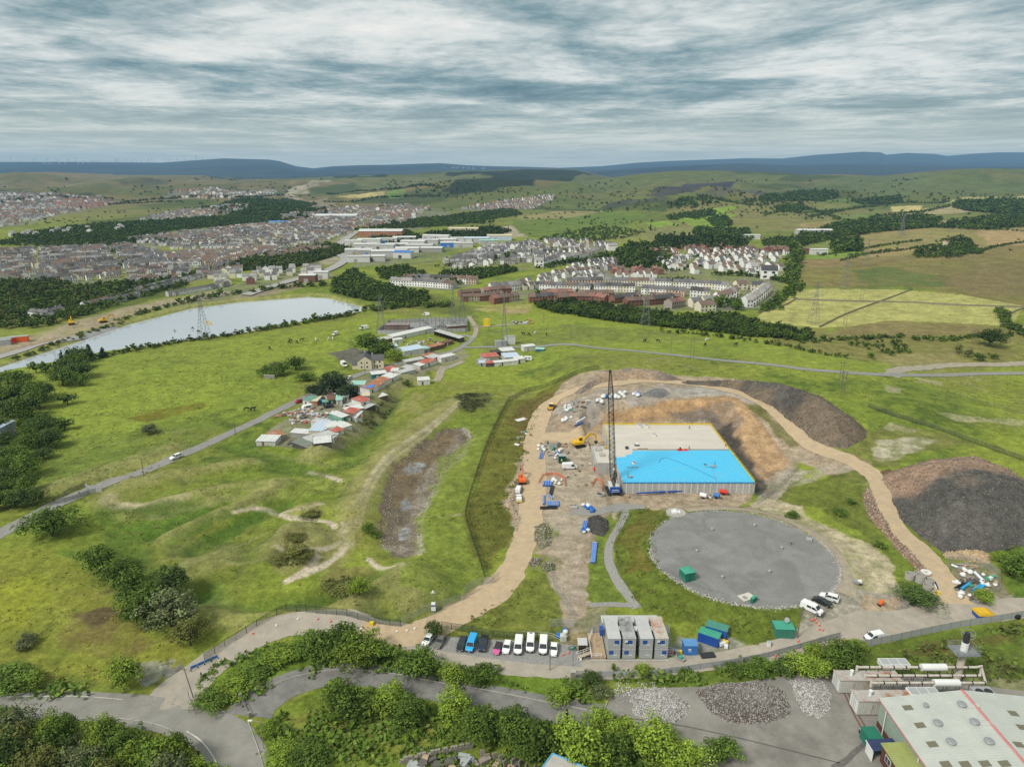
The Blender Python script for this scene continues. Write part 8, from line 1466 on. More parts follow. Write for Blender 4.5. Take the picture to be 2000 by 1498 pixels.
def turbine(u,vb,vt,D,label,group):
 x,zb=ony(u,vb,D);zt=ony(u,vt,D)[1];h=(zt-zb);o=empty('wind_turbine',(x,D,zb),0,label,'wind turbine',group);pt('tower',M_TUR,o,((0,0,-20),(0,0,h),3.4,6,0,2.2));pb('nacelle',M_TUR,o,(-2.5,2.5,-6,4,h-2,h+3));a0=ru(0,2);L=h*.62
 for k in range(3):a=a0+k*2.094;pt('blade',M_TUR,o,((0,-7,h),(math.cos(a)*L,-7,h+math.sin(a)*L),2.6,4,0,1.0))
for u,vb,vt in[(23,317,309),(41,318,313),(66,318,312),(72,318,309),(94,318,311),(111,318,312),(116,318,312),(134,318,311),(148,318,310),(163,318,314),(180,318,313),(186,318,313),(194,318,312),(207,318,315),(225,318,312),(229,318,311),(232,318,312),(247,318,312),(259,317,313),(266,317,311),(276,317,314),(290,316,312),(297,316,311),(303,316,311),(322,316,312),(330,316,312),(346,315,311),(361,314,311),(383,313,306),(396,313,310)]:turbine(u,vb,vt,11900,'white wind turbine standing out against the sky on the far left ridge','turbines on the left ridge')
for u,vb,vt in[(89,331,320),(98,331,319),(118,328,319),(129,328,319),(154,326,319),(163,325,318),(175,323,317)]:turbine(u,vb,vt,11000,'white wind turbine standing in front of the far left ridge','turbines below the left ridge')
for u in(842,850,858,862,868,884,888,894,905,915,925,945):turbine(u,337,329,10500,'white wind turbine on the hazy ridge left of the dark plantation','turbines on the middle ridge')
o=empty('substation',P1(735,652),0,'electricity substation compound with grey palisade, brick building and switchgear','substation');B0=o.location.copy()
SUBW=[P1(*p)for p in((737,652),(760,632),(830,628),(912,628),(914,648),(860,650),(790,654))]
sheet('substation_yard',[(737,652),(760,634),(830,629),(912,629),(914,648),(860,650),(790,654)],mat('substation_gravel',(.25,.245,.24),.95,.2,1),off=.1)
l=P1(752,645);mb=MB();q=Vector((l.x,l.y,l.z))-B0;mb.box(q.x,q.x+16,q.y,q.y+7,q.z,q.z+3.4);mb.mk('brick_building',mat('dull_brick',(.2,.14,.12),.9,.15,1),o);pb('flat_roof',mat('felt_roof',(.28,.23,.21),.9,.15,1),o,(q.x-.3,q.x+16.3,q.y-.3,q.y+7.3,q.z+3.403,q.z+3.7))
mb=MB()
for u in np.linspace(820,905,12):
 for v in(634,641):
  p=P1(u,v)-B0;h=ru(3.5,6.5);mb.tube(p,p+Vector((0,0,h)),.16,5);mb.tube(p+Vector((-1.2,0,h)),p+Vector((1.2,0,h)),.12,5)
  if random.random()<.5:mb.cbox((p.x+1.5,p.y,p.z),(1.6,1.4,ru(1.4,2.8)))
mb.mk('switchgear',PALI,o)
for u,v in((826,641),(843,644),(860,640),(880,645)):p=P1(u,v)-B0;mb=MB();mb.cbox((p.x,p.y,p.z),(3.4,2.6,2.8));mb.cbox((p.x,p.y,p.z+2.8),(1.2,1.2,.8));mb.mk('transformer',GREYP,o)
fence([(737,652),(760,632),(830,628),(912,628),(914,648),(860,650),(790,655),(737,652)],2.6,3,PALI,'grey palisade round the substation',WM_PAL,.1,rails=(1.0,.2),pitch=(.3,9))
o=shed(875,648,912,645,6,3.6,'grey','brown','brick switch house at the right side of the substation');o=thing_box('yellow_box','small yellow kiosk at the start of the pale farm track','kiosk',tuple(P1(951,637)),(4.5,3.5,5),M_YRAIL,0,None,.05,M_YEL);o=thing_box('equipment_cabin','white equipment cabin beside the telecom mast','cabin',tuple(P1(996,672)),(6,4,5),WHITE,.2,None,.05,GREYP);o=thing_box('equipment_cabin','low grey cabin at the foot of the telecom mast','cabin',tuple(P1(978,675)),(7,4,3),GREYP,.2,None,.05,STEEL)
ribbon('track',[(925,638),(950,638),(1000,634),(1030,632)],4,mat('dry_track',(.33,.29,.22)),jag=1.5)
l=P1(-8,862);o=empty('industrial_shed',(l.x-8,l.y,l.z),0,'grey industrial sheds cut by the left edge of the picture','shed');pb('wall',mat('grey_cladding',(.27,.29,.31),.7,.08,1),o,(0,10.5,0,9,0,5.5),(2,11,-8,-.1,0,3.5));pb('roof',sm('pblue'),o,(-.2,10.7,-.05,9.2,5.503,5.7),(1.8,11.2,-8.2,-.12,3.503,3.7))
def horse_mesh(graze):
 J=dict(rump=(0,-.7,1.35),loin=(0,-.25,1.38),wither=(0,.35,1.42),chest=(0,.62,1.2),neck=(0,.95,1.55 if not graze else 1.0),poll=(0,1.2,1.9 if not graze else .62),muz=(0,1.55,1.65 if not graze else .2),tail=(0,-.95,1.1),tip=(0,-1.0,.55))
 E=[('rump','loin'),('loin','wither'),('wither','chest'),('chest','neck'),('neck','poll'),('poll','muz'),('rump','tail'),('tail','tip')];rad=dict(rump=.3,loin=.3,wither=.3,chest=.27,neck=.17,poll=.13,muz=.08,tail=.07,tip=.05)
 for s,n in((-1,'l'),(1,'r')):
  J['h'+n]=(s*.18,-.72,1.0);J['k'+n]=(s*.2,-.62,.78);J['o'+n]=(s*.2,-.85,.5);J['f'+n]=(s*.2,-.8,.05);J['e'+n]=(s*.17,.5,.95);J['c'+n]=(s*.17,.52,.52);J['g'+n]=(s*.17,.52,.05)
  E+=[('rump','h'+n),('h'+n,'k'+n),('k'+n,'o'+n),('o'+n,'f'+n),('chest','e'+n),('e'+n,'c'+n),('c'+n,'g'+n)];rad.update({'h'+n:.19,'k'+n:.12,'o'+n:.07,'f'+n:.06,'e'+n:.12,'c'+n:.07,'g'+n:.06})
 ks=list(J);me=bpy.data.meshes.new('b');me.from_pydata([J[k]for k in ks],[(ks.index(a),ks.index(b))for a,b in E],[]);o=bpy.data.objects.new('b',me);COL.objects.link(o);o.modifiers.new('s','SKIN');sv=me.skin_vertices[0].data
 for i,k in enumerate(ks):sv[i].radius=(rad[k],rad[k]);sv[i].use_root=(k=='rump')
 sb=o.modifiers.new('u','SUBSURF');sb.levels=1;m2=bpy.data.meshes.new_from_object(o.evaluated_get(bpy.context.evaluated_depsgraph_get()));bpy.data.objects.remove(o);return m2
HM=[horse_mesh(True),horse_mesh(False)];HC=dict(black=mat('horse_black',(.015,.013,.012),.8,.2,3),white=mat('horse_white',(.6,.58,.54),.8,.1,3),bay=mat('horse_bay',(.06,.03,.015),.8,.2,3))
def horse(u,v,c,label,group=None):
 l=P1(u,v);k=rc((0,0,1));me=HM[k].copy();me.materials.clear();me.materials.append(HC[c]);o=link('horse',me,None,(l.x,l.y,l.z),ru(0,6.28),1.25);tag(o,label,'horse',group);mb=MB();a=(.95,1.6,1.2,1.95)if k else(.9,1.15,1.2,.75);mb.tube((0,a[0]-.08,a[1]),(0,a[2]-.1,a[3]),.07,5);mb.mk('mane',HC['black'],o)
for u,v,c in((565,671,'black'),(568,668,'black'),(580,671,'black'),(590,667,'black'),(527,683,'bay')):horse(u,v,c,'dark horse grazing on the pasture near the lake','horses near the lake')
for u,v in((617,666),(643,664),(650,664)):horse(u,v,'white','white horse on the pasture near the lake','horses near the lake')
for u,v in((1022,655),(1033,656),(1067,656)):horse(u,v,'black','dark horse right of the telecom mast','horses beyond the lane')
for u,v in((1259,669),(1285,669),(1377,676),(1437,676)):horse(u,v,'black','dark horse on the long green pasture above the lane','horses above the lane')
horse(1046,653,'white','white horse among the dark ones right of the mast');horse(1380,667,'white','white horse by the bushes above the lane')
for u,v in((482,803),(495,803)):horse(u,v,'black','dark animal lying near the lane in the left pasture','horses by the lane')
for px,lab in(([(1600,640),(1640,620),(1690,600),(1740,582),(1782,566)],'dark hedge bank running up the middle of the hay meadow'),([(1552,586),(1650,589),(1780,592),(1870,597),(2000,601)],'low wall across the hay meadow'),([(1952,640),(1965,622),(1990,606),(2040,600)],'pale stone wall at the right end of the hay meadow'),([(1480,612),(1530,598),(1556,584)],'wall at the left end of the hay meadow')):
 W=smooth_line(PW(px)[:,:2],4);base=Vector((W[0][0],W[0][1],g(*W[0])));o=empty('field_wall',base,0,lab,'wall');mb=MB();pts=[Vector((a,b,g(a,b)))-base for a,b in W]
 mt_=mat('field_stone',(.23,.205,.15),.95,.25,1,dirt=(.12,.13,.05,.6))
 for a,b in zip(pts[:-1],pts[1:]):n=Vector((-(b-a).y,(b-a).x,0)).normalized()*.4;mb.add([a-n,a+n,b+n,b-n,a-n*.7+Vector((0,0,1.1)),a+n*.7+Vector((0,0,1.1)),b+n*.7+Vector((0,0,1.1)),b-n*.7+Vector((0,0,1.1))],[(4,5,6,7),(0,4,7,3),(1,2,6,5),(0,1,5,4),(2,3,7,6)])
 mb.mk('stonework',mt_,o);mb=MB();mb.path([p+Vector((0,0,1.12))for p in pts],.2,5);mb.mk('coping',mt_,o)
M_FROOF=mat('factory_roof_sheet',(.46,.48,.435),.6,.08,.35,dirt=(.42,.44,.40,.5),detail=8);M_PINK=mat('ridge_red',(.52,.20,.19),.7,.1,1,dirt=(.45,.3,.28,.4));M_FWALL=mat('pale_green_cladding',(.30,.37,.30),.7,.08,.6,dirt=(.22,.25,.2,.5));M_BRK=mat('dark_red_brick',(.11,.045,.035),.9,.2,2)
FA=empty('factory',(72,84,0),0,'large pale roofed factory hall with red ridge in the bottom right corner','factory');fz=g(74,112)
FW,FD,EV,RG=31.0,26.6,6.3,8.2
mb=MB();mb.add([(0,0,fz),(FW,0,fz),(FW,FD,fz),(0,FD,fz),(0,0,EV),(FW/2,0,RG),(FW,0,EV),(FW,FD,EV),(FW/2,FD,RG),(0,FD,EV)],[(0,1,6,5,4),(2,3,9,8,7),(1,2,7,6),(3,0,4,9)]);mb.mk('wall',M_FWALL,FA)
mb=MB()
for s in(0,1):
 xe=-.35 if s==0 else FW+.35;zs=EV-.02;V=[(xe,-.3,zs),(xe,FD+.3,zs),(FW/2,FD+.3,RG+.02),(FW/2,-.3,RG+.02)];V+=[(a,b,c+.14)for a,b,c in V];mb.add(V,BOX6)
 for k in np.arange(0,FD,.55):
  V=[(xe,k,zs+.14),(xe,k+.1,zs+.14),(FW/2,k+.1,RG+.16),(FW/2,k,RG+.16)];V2=[(a,b,c+.04)for a,b,c in V];mb.add(V+V2,[(4,5,6,7),(0,1,5,4),(1,2,6,5),(3,0,4,7)])
rf=mb.mk('roof',M_FROOF,FA)
mb=MB();mb.add([(FW/2-.35,-.35,RG+.14),(FW/2+.35,-.35,RG+.14),(FW/2+.35,FD+.35,RG+.14),(FW/2-.35,FD+.35,RG+.14),(FW/2,-.35,RG+.3),(FW/2,FD+.35,RG+.3)],[(0,4,5,3),(1,2,5,4),(0,1,4),(2,3,5)]);mb.mk('ridge_capping',M_PINK,rf)
mb=MB();mb.box(-.45,-.33,-.3,FD+.35,EV-.15,EV+.1);mb.mk('gutter',M_PINK,FA)
mb=MB()
for k in(1.5,13,24):mb.tube((-.3,k,EV-.1),(-.3,k,fz),.1,6)
mb.mk('downpipe',WHITE,FA)
pb('brick_base',M_BRK,FA,(-.06,0,0,FD,fz,fz+1.4))
def on_roof(u,v):
 z=7.2
 for _ in range(6):
  x,y=onz(u,v,z);xl=x-72;z=EV+.14+(min(xl,FW-xl))/(FW/2)*(RG-EV)
 return x-72,y-84,z
sl=math.atan((RG-EV)/(FW/2))
def roof_patch(name,u,v,w,d,h,m,parent=rf,lift=.05):
 x,y,z=on_roof(u,v);mb=MB();mb.box(-w/2,w/2,-d/2,d/2,lift,lift+h);q=mb.mk(name,m,parent,(x,y,z));q.rotation_euler[1]=-sl if x<FW/2 else sl;return q
M_SKYL=mat('skylight_olive',(.16,.15,.10),.5,.2,2,stretch=(1,8,1))
for u,v in((1773,1382),(1797,1416),(1821,1453),(1847,1492),(1885,1492),(1924,1491),(1962,1491),(1979,1393),(1996,1420),(1990,1454)):roof_patch('skylight',u,v,1.7,1.25,.03,M_SKYL)
for i,(u,v,r_)in enumerate(((1808,1380,.55),(1878,1378,.85),(1831,1414,.85),(1903,1412,.85),(1857,1451,.85),(1931,1450,.85))):
 x,y,z=on_roof(u,v);mb=MB();mb.tube((0,0,.02),(0,0,.45),r_*.7,16);mb.tube((0,0,.45),(0,0,.62),r_,18,0,r_*.9);mb.tube((0,0,.62),(0,0,.72),r_*.9,18,0,r_*.3);mb.mk('roof_cowl',STEEL,rf,(x,y,z))
 q=roof_patch('cowl_flashing',u+16,v+1,3.4,.9,.02,M_FROOF,rf,.055)if i in(1,2,3,4)else None
AN=empty('brick_annex',(67.7,84,0),0,'dark brick annex with yellow green ribbed roof beside the factory','annex');pb('wall',M_BRK,AN,(0,4.2,0,17.2,1.0,4.7));mb=MB();V=[(-.25,-.2,4.703),(4.24,-.2,4.95),(4.24,17.5,4.95),(-.25,17.5,4.703)];V+=[(a,b,c+.12)for a,b,c in V];mb.add(V,BOX6)
for k in np.arange(0,17.3,.45):mb.add([(-.25,k,4.825),(-.25,k+.08,4.825),(4.2,k+.08,5.07),(4.2,k,5.07),(-.25,k,4.87),(-.25,k+.08,4.87),(4.2,k+.08,5.115),(4.2,k,5.115)],[(4,5,6,7),(0,1,5,4),(1,2,6,5),(3,0,4,7)])
mb.mk('roof',mat('yellow_green_roof',(.30,.33,.11),.6,.1,.8,dirt=(.36,.37,.2,.4)),AN)
for k in(8,11,14):f=pb('window',WHITE,AN,(-.06,.0,k,k+1.8,2.6,4.0));pb('pane',GLASS,f,(-.08,-.06,k+.12,k+.85,2.72,3.9),(-.08,-.06,k+.95,k+1.68,2.72,3.9))
l=P1(1722,1450);container(0,0,0,0,3.0,2.4,M_GREEN,M_GREEN,'green skip-like container squeezed beside the factory wall','container',False,loc=((67.4,104.8,g(67,105)),R(2),2.6))
o=empty('canopy',(66.6,101.8,0),0,'dark blue canopy between the green container and the brick annex','canopy');cz0=g(67,103);mb=MB();mb.add([(0,0,cz0+2.5),(4.8,0,cz0+3.0),(4.8,2.6,cz0+3.0),(0,2.6,cz0+2.5),(0,0,cz0+2.6),(4.8,0,cz0+3.1),(4.8,2.6,cz0+3.1),(0,2.6,cz0+2.6)],BOX6);mb.mk('roof',mat('navy_sheet',(.03,.045,.11),.6,.15,1),o);pb('post',WHITE,o,(.05,.15,.05,2.5,cz0,cz0+2.49),(-.12,-.02,-.05,2.65,cz0+2.4,cz0+2.62))
for i,(x,y)in enumerate(((68.3,108.6),(69.6,109.0),(69.0,107.6))):thing_box('scrap_crate',('dark','rusty','grey')[i]+' crate of scrap behind the green container','crate',(x,y,g(x,y)),(1.2,.9,.9),(DSTEEL,mat('rust',(.16,.075,.045)),GREYP)[i],.3*i,None,.03,STEEL)
M_RUSTW=mat('rust_streaked_sheet',(.50,.50,.46),.7,.1,.5,dirt=(.30,.17,.08,.75),stretch=(1.2,1.2,.35),detail=9)
def plant_box(x,y,w,d,h,label):
 z=g(x+1,y+1)+.3;o=empty('plant_container',(x,y,z),0,label,'plant container');mb=MB();mb.box(0,w,0,d,0,h)
 for k in np.arange(.2,w,.35):mb.box(k,k+.16,-.05,0,.15,h-.15)
 mb.mk('wall',M_RUSTW,o);pb('roof',mat('rusty_plant_roof',(.42,.40,.36),.8,.15,.7,dirt=(.30,.10,.035,.95)),o,(-.1,w+.1,-.12,.1,h+.003,h+.22),(-.1,.12,.1,d+.1,h+.003,h+.22),(.13,w,.11,d,h+.003,h+.08))
 dr=pb('door',WHITE,o,(-.05,-.003,.15,d/2-.03,.1,h-.1),(-.05,-.003,d/2+.03,d-.15,.1,h-.1));mb=MB()
 for q in(.3,.45,.55,.7):mb.tube((-.08,d*q,.15),(-.08,d*q,h-.15),.025,5)
 mb.mk('lock_bar',STEEL,dr);mb=MB();mb.box(w*.18-.5,w*.18+.5,-.08,-.05,.15,2.1)if y<118 else None
 if y<118:mb.mk('side_door',M_RUSTW,o)
 pt('vent_stack',WHITE,o,((3.0,d*.5,h),(3.0,d*.5,h+1.0),.28,12),((3.0,d*.5,h+1.0),(3.0,d*.5,h+1.35),.36,12));return o
plant_box(69.3,113.2,13,3.2,3.2,'rust streaked white container nearest the factory roof, with louvred side');plant_box(68.4,119.3,13,3.2,3.0,'second white plant container behind, with rusty roof')
PZ=3.6
for i,(y,x0_,x1_,z_,lab)in enumerate(((122.0,73,98.2,PZ+.9,'rearmost'),(120.3,74,98,PZ+.2,'second'),(117.8,74,97.5,PZ+.5,'third'))):
 o=empty('exhaust_pipe',(0,0,0),0,f'{lab} long exhaust pipe over the plant containers','pipe');mb=MB();mb.tube((x0_,y,z_),(x1_,y,z_),.26,10);mb.tube((x0_,y,z_-.9),(x0_,y,z_+.26),.3,10);mb.tube((x1_,y,z_),(99.8,122.6,z_-.2),.26,10)
 mb.mk('pipe_run',mat('lagged_pipe',(.52,.48,.42),.6,.12,1,dirt=(.36,.25,.16,.5)),o);mb=MB()
 for k in np.arange(x0_+2,x1_,2.6):mb.tube((k,y,.3),(k,y,z_-.2),.06,5);mb.tube((k+.4,y,z_),(k+.6,y,z_),.36,10)
 mb.mk('bracket',DSTEEL,o)
 if i!=1:mb=MB();a=86.5 if i==0 else 86.8;mb.tube((a,y,z_),(a+5.2,y,z_),.75,16);mb.mk('silencer',WHITE,o,smooth=False)
for i,(x,y,lab)in enumerate(((79.2,123.4,'radiator bank behind the rear pipe'),(80.5,114.6,'radiator bank close to the factory roof'))):
 o=empty('radiator_bank',(x,y,0),0,'grey '+lab,'radiator');pb('casing',WHITE,o,(0,6,0,2.2,2.8,3.9));mb=MB()
 for k in range(3):mb.box(.15+k*1.95,1.95+k*1.95,.2,2.0,3.903,3.95)
 mb.mk('fan_grille',GREYP,o);mb=MB()
 for a in(.2,5.8):
  for b in(.2,2.0):mb.tube((a,b,.2),(a,b,2.8),.07,5)
 mb.mk('leg',STEEL,o)
o=empty('cooler_unit',(94.2,114.6,0),0,'grey cooler with round fans at the right end of the plant','cooler');pb('casing',GREYP,o,(0,4,0,3,.4,3.4));pt('fan',DSTEEL,o,((1.1,1.5,3.4),(1.1,1.5,3.55),.8,16),((2.9,1.5,3.4),(2.9,1.5,3.55),.8,16))
mb=MB();lattice(mb,(84,117.5,2.2),(94,117.5,2.2),2.4,2.4,7,.07,.05);o=mb.mk('pipe_rack',DSTEEL);tag(o,'dark steel rack under the exhaust pipes','pipe rack');mb=MB();lattice(mb,(80,121.2,2.0),(92,121.2,2.0),2.2,2.2,8,.06,.045);o=mb.mk('pipe_rack',DSTEEL);tag(o,'second steel rack under the rear pipes','pipe rack')
sx,sz_=ony(1864,1350,123.0);o=empty('chimney_stack',(sx,123.0,g(sx,123)),0,'white steel chimney with square service platform and ladder','chimney');pt('lower_shaft',mat('stack_rusty',(.55,.48,.40),.7,.1,.8,dirt=(.22,.10,.05,.8),stretch=(1,1,.3)),o,((0,0,0),(0,0,7.6),.75,18,0,.7));pt('upper_shaft',WHITE,o,((0,0,7.9),(0,0,10.0),.72,18));pt('stack_tip',DSTEEL,o,((0,0,10.0),(0,0,11.6),.62,18),((0,0,11.6),(0,0,12.3),.5,18))
pb('platform',PALI,o,(-2.4,2.6,-1.7,1.9,7.6,7.85));rail('platform_railing',[(-2.35,-1.65,7.85),(2.55,-1.65,7.85),(2.55,1.85,7.85),(-2.35,1.85,7.85),(-2.35,-1.65,7.85)],STEEL,o,1.1,1.2,.045);mb=MB();mb.ring((.9,.9),1.3,1.22,10.9,11.0,16);mb.ring((.9,.9),1.3,1.22,11.7,11.8,16);mb.mk('upper_ring',STEEL,o)
mb=MB()
for s in(-.25,.25):mb.tube((1.0+s,.8,7.85),(1.0+s,.8,12.0),.04,5)
for k in np.arange(8,12,.35):mb.tube((.75,.8,k),(1.25,.8,k),.03,4)
mb.mk('ladder',STEEL,o)
bz=4.6;q=[Vector((*onz(u,v,bz),bz))for u,v in((1079,1472),(1150,1502),(1140,1560),(1045,1520))];o=empty('blue_edged_building',(0,0,0),0,'building with pale ribbed roof and bright blue edge at the bottom of the picture','building');mb=MB();lo=[Vector((p.x,p.y,0))for p in q];mb.add(lo+q,[(0,1,5,4),(1,2,6,5),(2,3,7,6),(3,0,4,7),(0,3,2,1)]);mb.mk('wall',sm('grey'),o)
mb=MB();up=Vector((0,0,.12));mb.add([p+Vector((0,0,.003))for p in q]+[p+up for p in q],[(4,5,6,7),(0,1,5,4),(1,2,6,5),(2,3,7,6),(3,0,4,7)])
for t in np.linspace(.04,.96,22):a=q[0].lerp(q[3],t)+up;b=q[1].lerp(q[2],t)+up;mb.tube(a.lerp(b,.02),a.lerp(b,.98),.05,4)
mb.mk('roof',mat('ribbed_pale_roof',(.40,.38,.34),.7,.1,1,dirt=(.3,.28,.25,.5)),o);mb=MB()
for a,b in((0,1),(3,0)):mb.tube(q[a]+up,q[b]+up,.16,6)
mb.mk('roof_edge',mat('edge_blue',(.10,.38,.62),.5,.05,1),o)
o=empty('stone_wall',P1(860,1480),0,'broken block wall with steel posts at the bottom of the picture','wall');b0=o.location.copy();mb=MB();W=[P1(*p)-b0 for p in((780,1492),(850,1476),(890,1468),(923,1460))]
for i,(a,b)in enumerate(zip(W[:-1],W[1:])):
 d=(b-a);n=Vector((-d.y,d.x,0)).normalized()*.22
 for k in range(8):
  for r_ in range(3 if(k+i)%3 else 2):p=a+d*(k/8+(.04 if r_%2 else 0));e=a+d*((k+.92)/8+(.04 if r_%2 else 0));z0=Vector((0,0,r_*.5));z1=Vector((0,0,r_*.5+.47));mb.add([p-n+z0,e-n+z0,e+n+z0,p+n+z0,p-n+z1,e-n+z1,e+n+z1,p+n+z1],BOX6)
mb.mk('blocks',mat('old_stone',(.27,.25,.21)),o);mb=MB()
for t in np.linspace(0,.99,6):k=min(int(t*3),2);p=W[k].lerp(W[k+1],t*3-k)+Vector((0,.5,0));mb.tube(p,p+Vector((0,0,2.6)),.05,5)
mb.mk('post',STEEL,o)
for i,(u,v)in enumerate(((943,1470),(953,1478),(968,1476),(980,1480),(988,1490),(1004,1488),(1018,1490),(1031,1496),(1047,1500))):
 o=at('stone_slab',u,v+8,R(20+7*i),'upright stone slab in the yard at the bottom edge','stone slab','stone slabs in the yard');mb=MB();mb.add([(-.5,-.12,0),(.5,-.12,0),(.5,.12,0),(-.5,.12,0),(-.45,.25,1.5),(.45,.25,1.35),(.45,.48,1.35),(-.45,.48,1.5)],BOX6);mb.mk('slab',mat('weathered_board',(.28,.24,.2)),o)
stacks([(800,1494),(900,1478),(1000,1490),(1040,1498),(1000,1530),(800,1530)],34,'timber and stone pieces in the yard at the bottom edge','materials in the bottom yard',1.2,[TIMB,mat('weathered_board',(.28,.24,.2)),mat('dark_board',(.12,.11,.1)),GREYP])
for a,b,lab in(((1640,1335),(1710,1470),'rusty rail lying along the yard edge'),((1646,1333),(1722,1475),'second rusty rail along the yard edge')):
 pa,pe=P1(*a),P1(*b);tag(MB().path([pa+Vector((0,0,.15)),pa.lerp(pe,.5)+Vector((-.4,0,.15)),pe+Vector((0,0,.15))],.12,5).mk('steel_rail',mat('rust',(.16,.075,.045))),lab,'rail')
ribbon('road_marking',[(1180,1398),(1300,1412),(1420,1436),(1560,1470),(1640,1490)],.25,mat('yard_joint',(.10,.095,.085),.95,.3,1),.05,cols=1,jag=.1);ribbon('road_marking',[(1628,1500),(1660,1478),(1690,1450),(1700,1440)],1.2,mat('yard_stain',(.13,.12,.11),.95,.3,1),.05,cols=2,jag=.8)
def kerb(px,label):
 W=smooth_line(PW(px)[:,:2],6);pts=[Vector((a,b,g(a,b)+lay(b)+.02))for a,b in W];b0=pts[0].copy();mb=MB()
 for a,b in zip(pts[:-1],pts[1:]):
  a=a-b0;b=b-b0;d=(b-a);n=Vector((-d.y,d.x,0)).normalized()*.09;up=Vector((0,0,.14));mb.add([a-n,a+n,b+n,b-n,a-n+up,a+n+up,b+n+up,b-n+up],[(4,5,6,7),(0,4,7,3),(1,2,6,5),(0,1,5,4),(2,3,7,6)])
 return tag(mb.mk('kerb',CONC,None,b0),kind='structure')
kerb([(500,1363),(545,1333),(600,1316),(660,1308),(740,1312),(830,1328),(940,1346),(1060,1370),(1178,1393)],'');kerb([(365,1350),(370,1368),(384,1382),(404,1392),(440,1390)],'');kerb([(1178,1393),(1186,1372),(1196,1358)],'');kerb([(484,1408),(492,1430),(503,1460),(518,1510)],'');kerb([(-30,1425),(60,1416),(200,1402),(290,1412),(360,1440),(405,1490)],'')
WALLC=dict(white=(.82,.81,.78),cream=(.72,.66,.53),grey=(.42,.41,.39),brick=(.23,.11,.08),pink=(.58,.42,.34),buff=(.48,.39,.29),stone=(.33,.29,.25))
ROOFC=dict(slate=(.135,.13,.13),dark=(.085,.08,.08),brown=(.17,.115,.09),pale=(.27,.255,.24),red=(.25,.12,.09))
WM_={k:mat('house_wall_'+k,v,.9,.07,.5,rnd=.12,dirt=(*[c*.7 for c in v],.35))for k,v in WALLC.items()}
RM_={k:mat('house_roof_'+k,v,.85,.14,.6,rnd=.22,dirt=(*[c*1.35 for c in v],.4))for k,v in ROOFC.items()}
HW,HD,HH,HR=5.0,7.6,5.2,2.3
def house_parts():
 mb=MB();w,d,h,r=HW,HD,HH,HR
 mb.add([(-w/2,-d/2,-.6),(w/2,-d/2,-.6),(w/2,d/2,-.6),(-w/2,d/2,-.6),(-w/2,-d/2,h),(w/2,-d/2,h),(w/2,d/2,h),(-w/2,d/2,h),(-w/2,0,h+r),(w/2,0,h+r)],[(0,1,5,4),(2,3,7,6),(1,2,6,9,5),(3,0,4,8,7)]);W=mb
 mb=MB();ov=.28;dr=r/(d/2)*ov
 for s in(-1,1):
  V=[(-w/2-.02,s*(d/2+ov),h-dr+.03),(w/2+.02,s*(d/2+ov),h-dr+.03),(w/2+.02,0,h+r+.03),(-w/2-.02,0,h+r+.03)];V+=[(a,b,c+.12)for a,b,c in V];mb.add(V,BOX6)
 Rf=mb;mb=MB();mb.box(w/2-.75,w/2-.1,-.4,.4,h+r-.3,h+r+1.0);Ch=mb
 mb=MB();mb.box(-.45,.45,-.05,0,0,1.15);Wi=mb
 return W,Rf,Ch,Wi
_W,_R,_C,_Wi=house_parts()
def _data(mb,nm,m):o=mb.mk(nm,m);me=o.data;bpy.data.objects.remove(o);return me
HWM={k:_data(_W,'wall',m)for k,m in WM_.items()};HRM={k:_data(_R,'roof',m)for k,m in RM_.items()};HCM=_data(_C,'chimney',CONC);HWI=_data(_Wi,'window',GLASS)
HS=[]
def pick(dct):return random.choices(list(dct),list(dct.values()))[0]
WORD=['first','second','third','fourth','fifth','sixth','seventh','eighth','ninth','tenth','eleventh','twelfth','thirteenth','fourteenth','fifteenth','sixteenth','seventeenth','eighteenth','nineteenth','twentieth']+[f'twenty-{w}' for w in('first','second','third','fourth','fifth','sixth','seventh','eighth','ninth')]+['thirtieth']+[f'thirty-{w}' for w in('first','second','third','fourth','fifth','sixth','seventh','eighth','ninth')]
def terrace(px,walls,roofs,name,sc=1.0,sp=1.0,rz0=None,gap=0,side=1):
 W=smooth_line(PW(px)[:,:2],5);L=np.concatenate([[0],np.cumsum(np.hypot(*np.diff(W,axis=0).T))]);st=HW*sc*sp;n=max(1,int(L[-1]/st));rw=pick(walls);rr=pick(roofs)
 for i in range(n):
  t=(i+.5)*L[-1]/n;x=np.interp(t,L,W[:,0]);y=np.interp(t,L,W[:,1]);x2=np.interp(min(t+1,L[-1]),L,W[:,0]);y2=np.interp(min(t+1,L[-1]),L,W[:,1]);x1=np.interp(max(t-1,0),L,W[:,0]);y1=np.interp(max(t-1,0),L,W[:,1]);a=math.atan2(y2-y1,x2-x1)if rz0 is None else rz0
  if gap and i%gap==gap-1 and gap>1:continue
  if random.random()<.55:rw=pick(walls)
  if random.random()<.4:rr=pick(roofs)
  wd=WORD[min(i,len(WORD)-1)]
  HS.append((x-math.sin(a)*HD*sc/2*side,y+math.cos(a)*HD*sc/2*side,a,sc*L[-1]/n/(HW*sc)*(1 if sp<=1 else 1/sp),sc,sc*ru(.97,1.04),rw,rr,f'{wd} house from the left in the {name}',name))
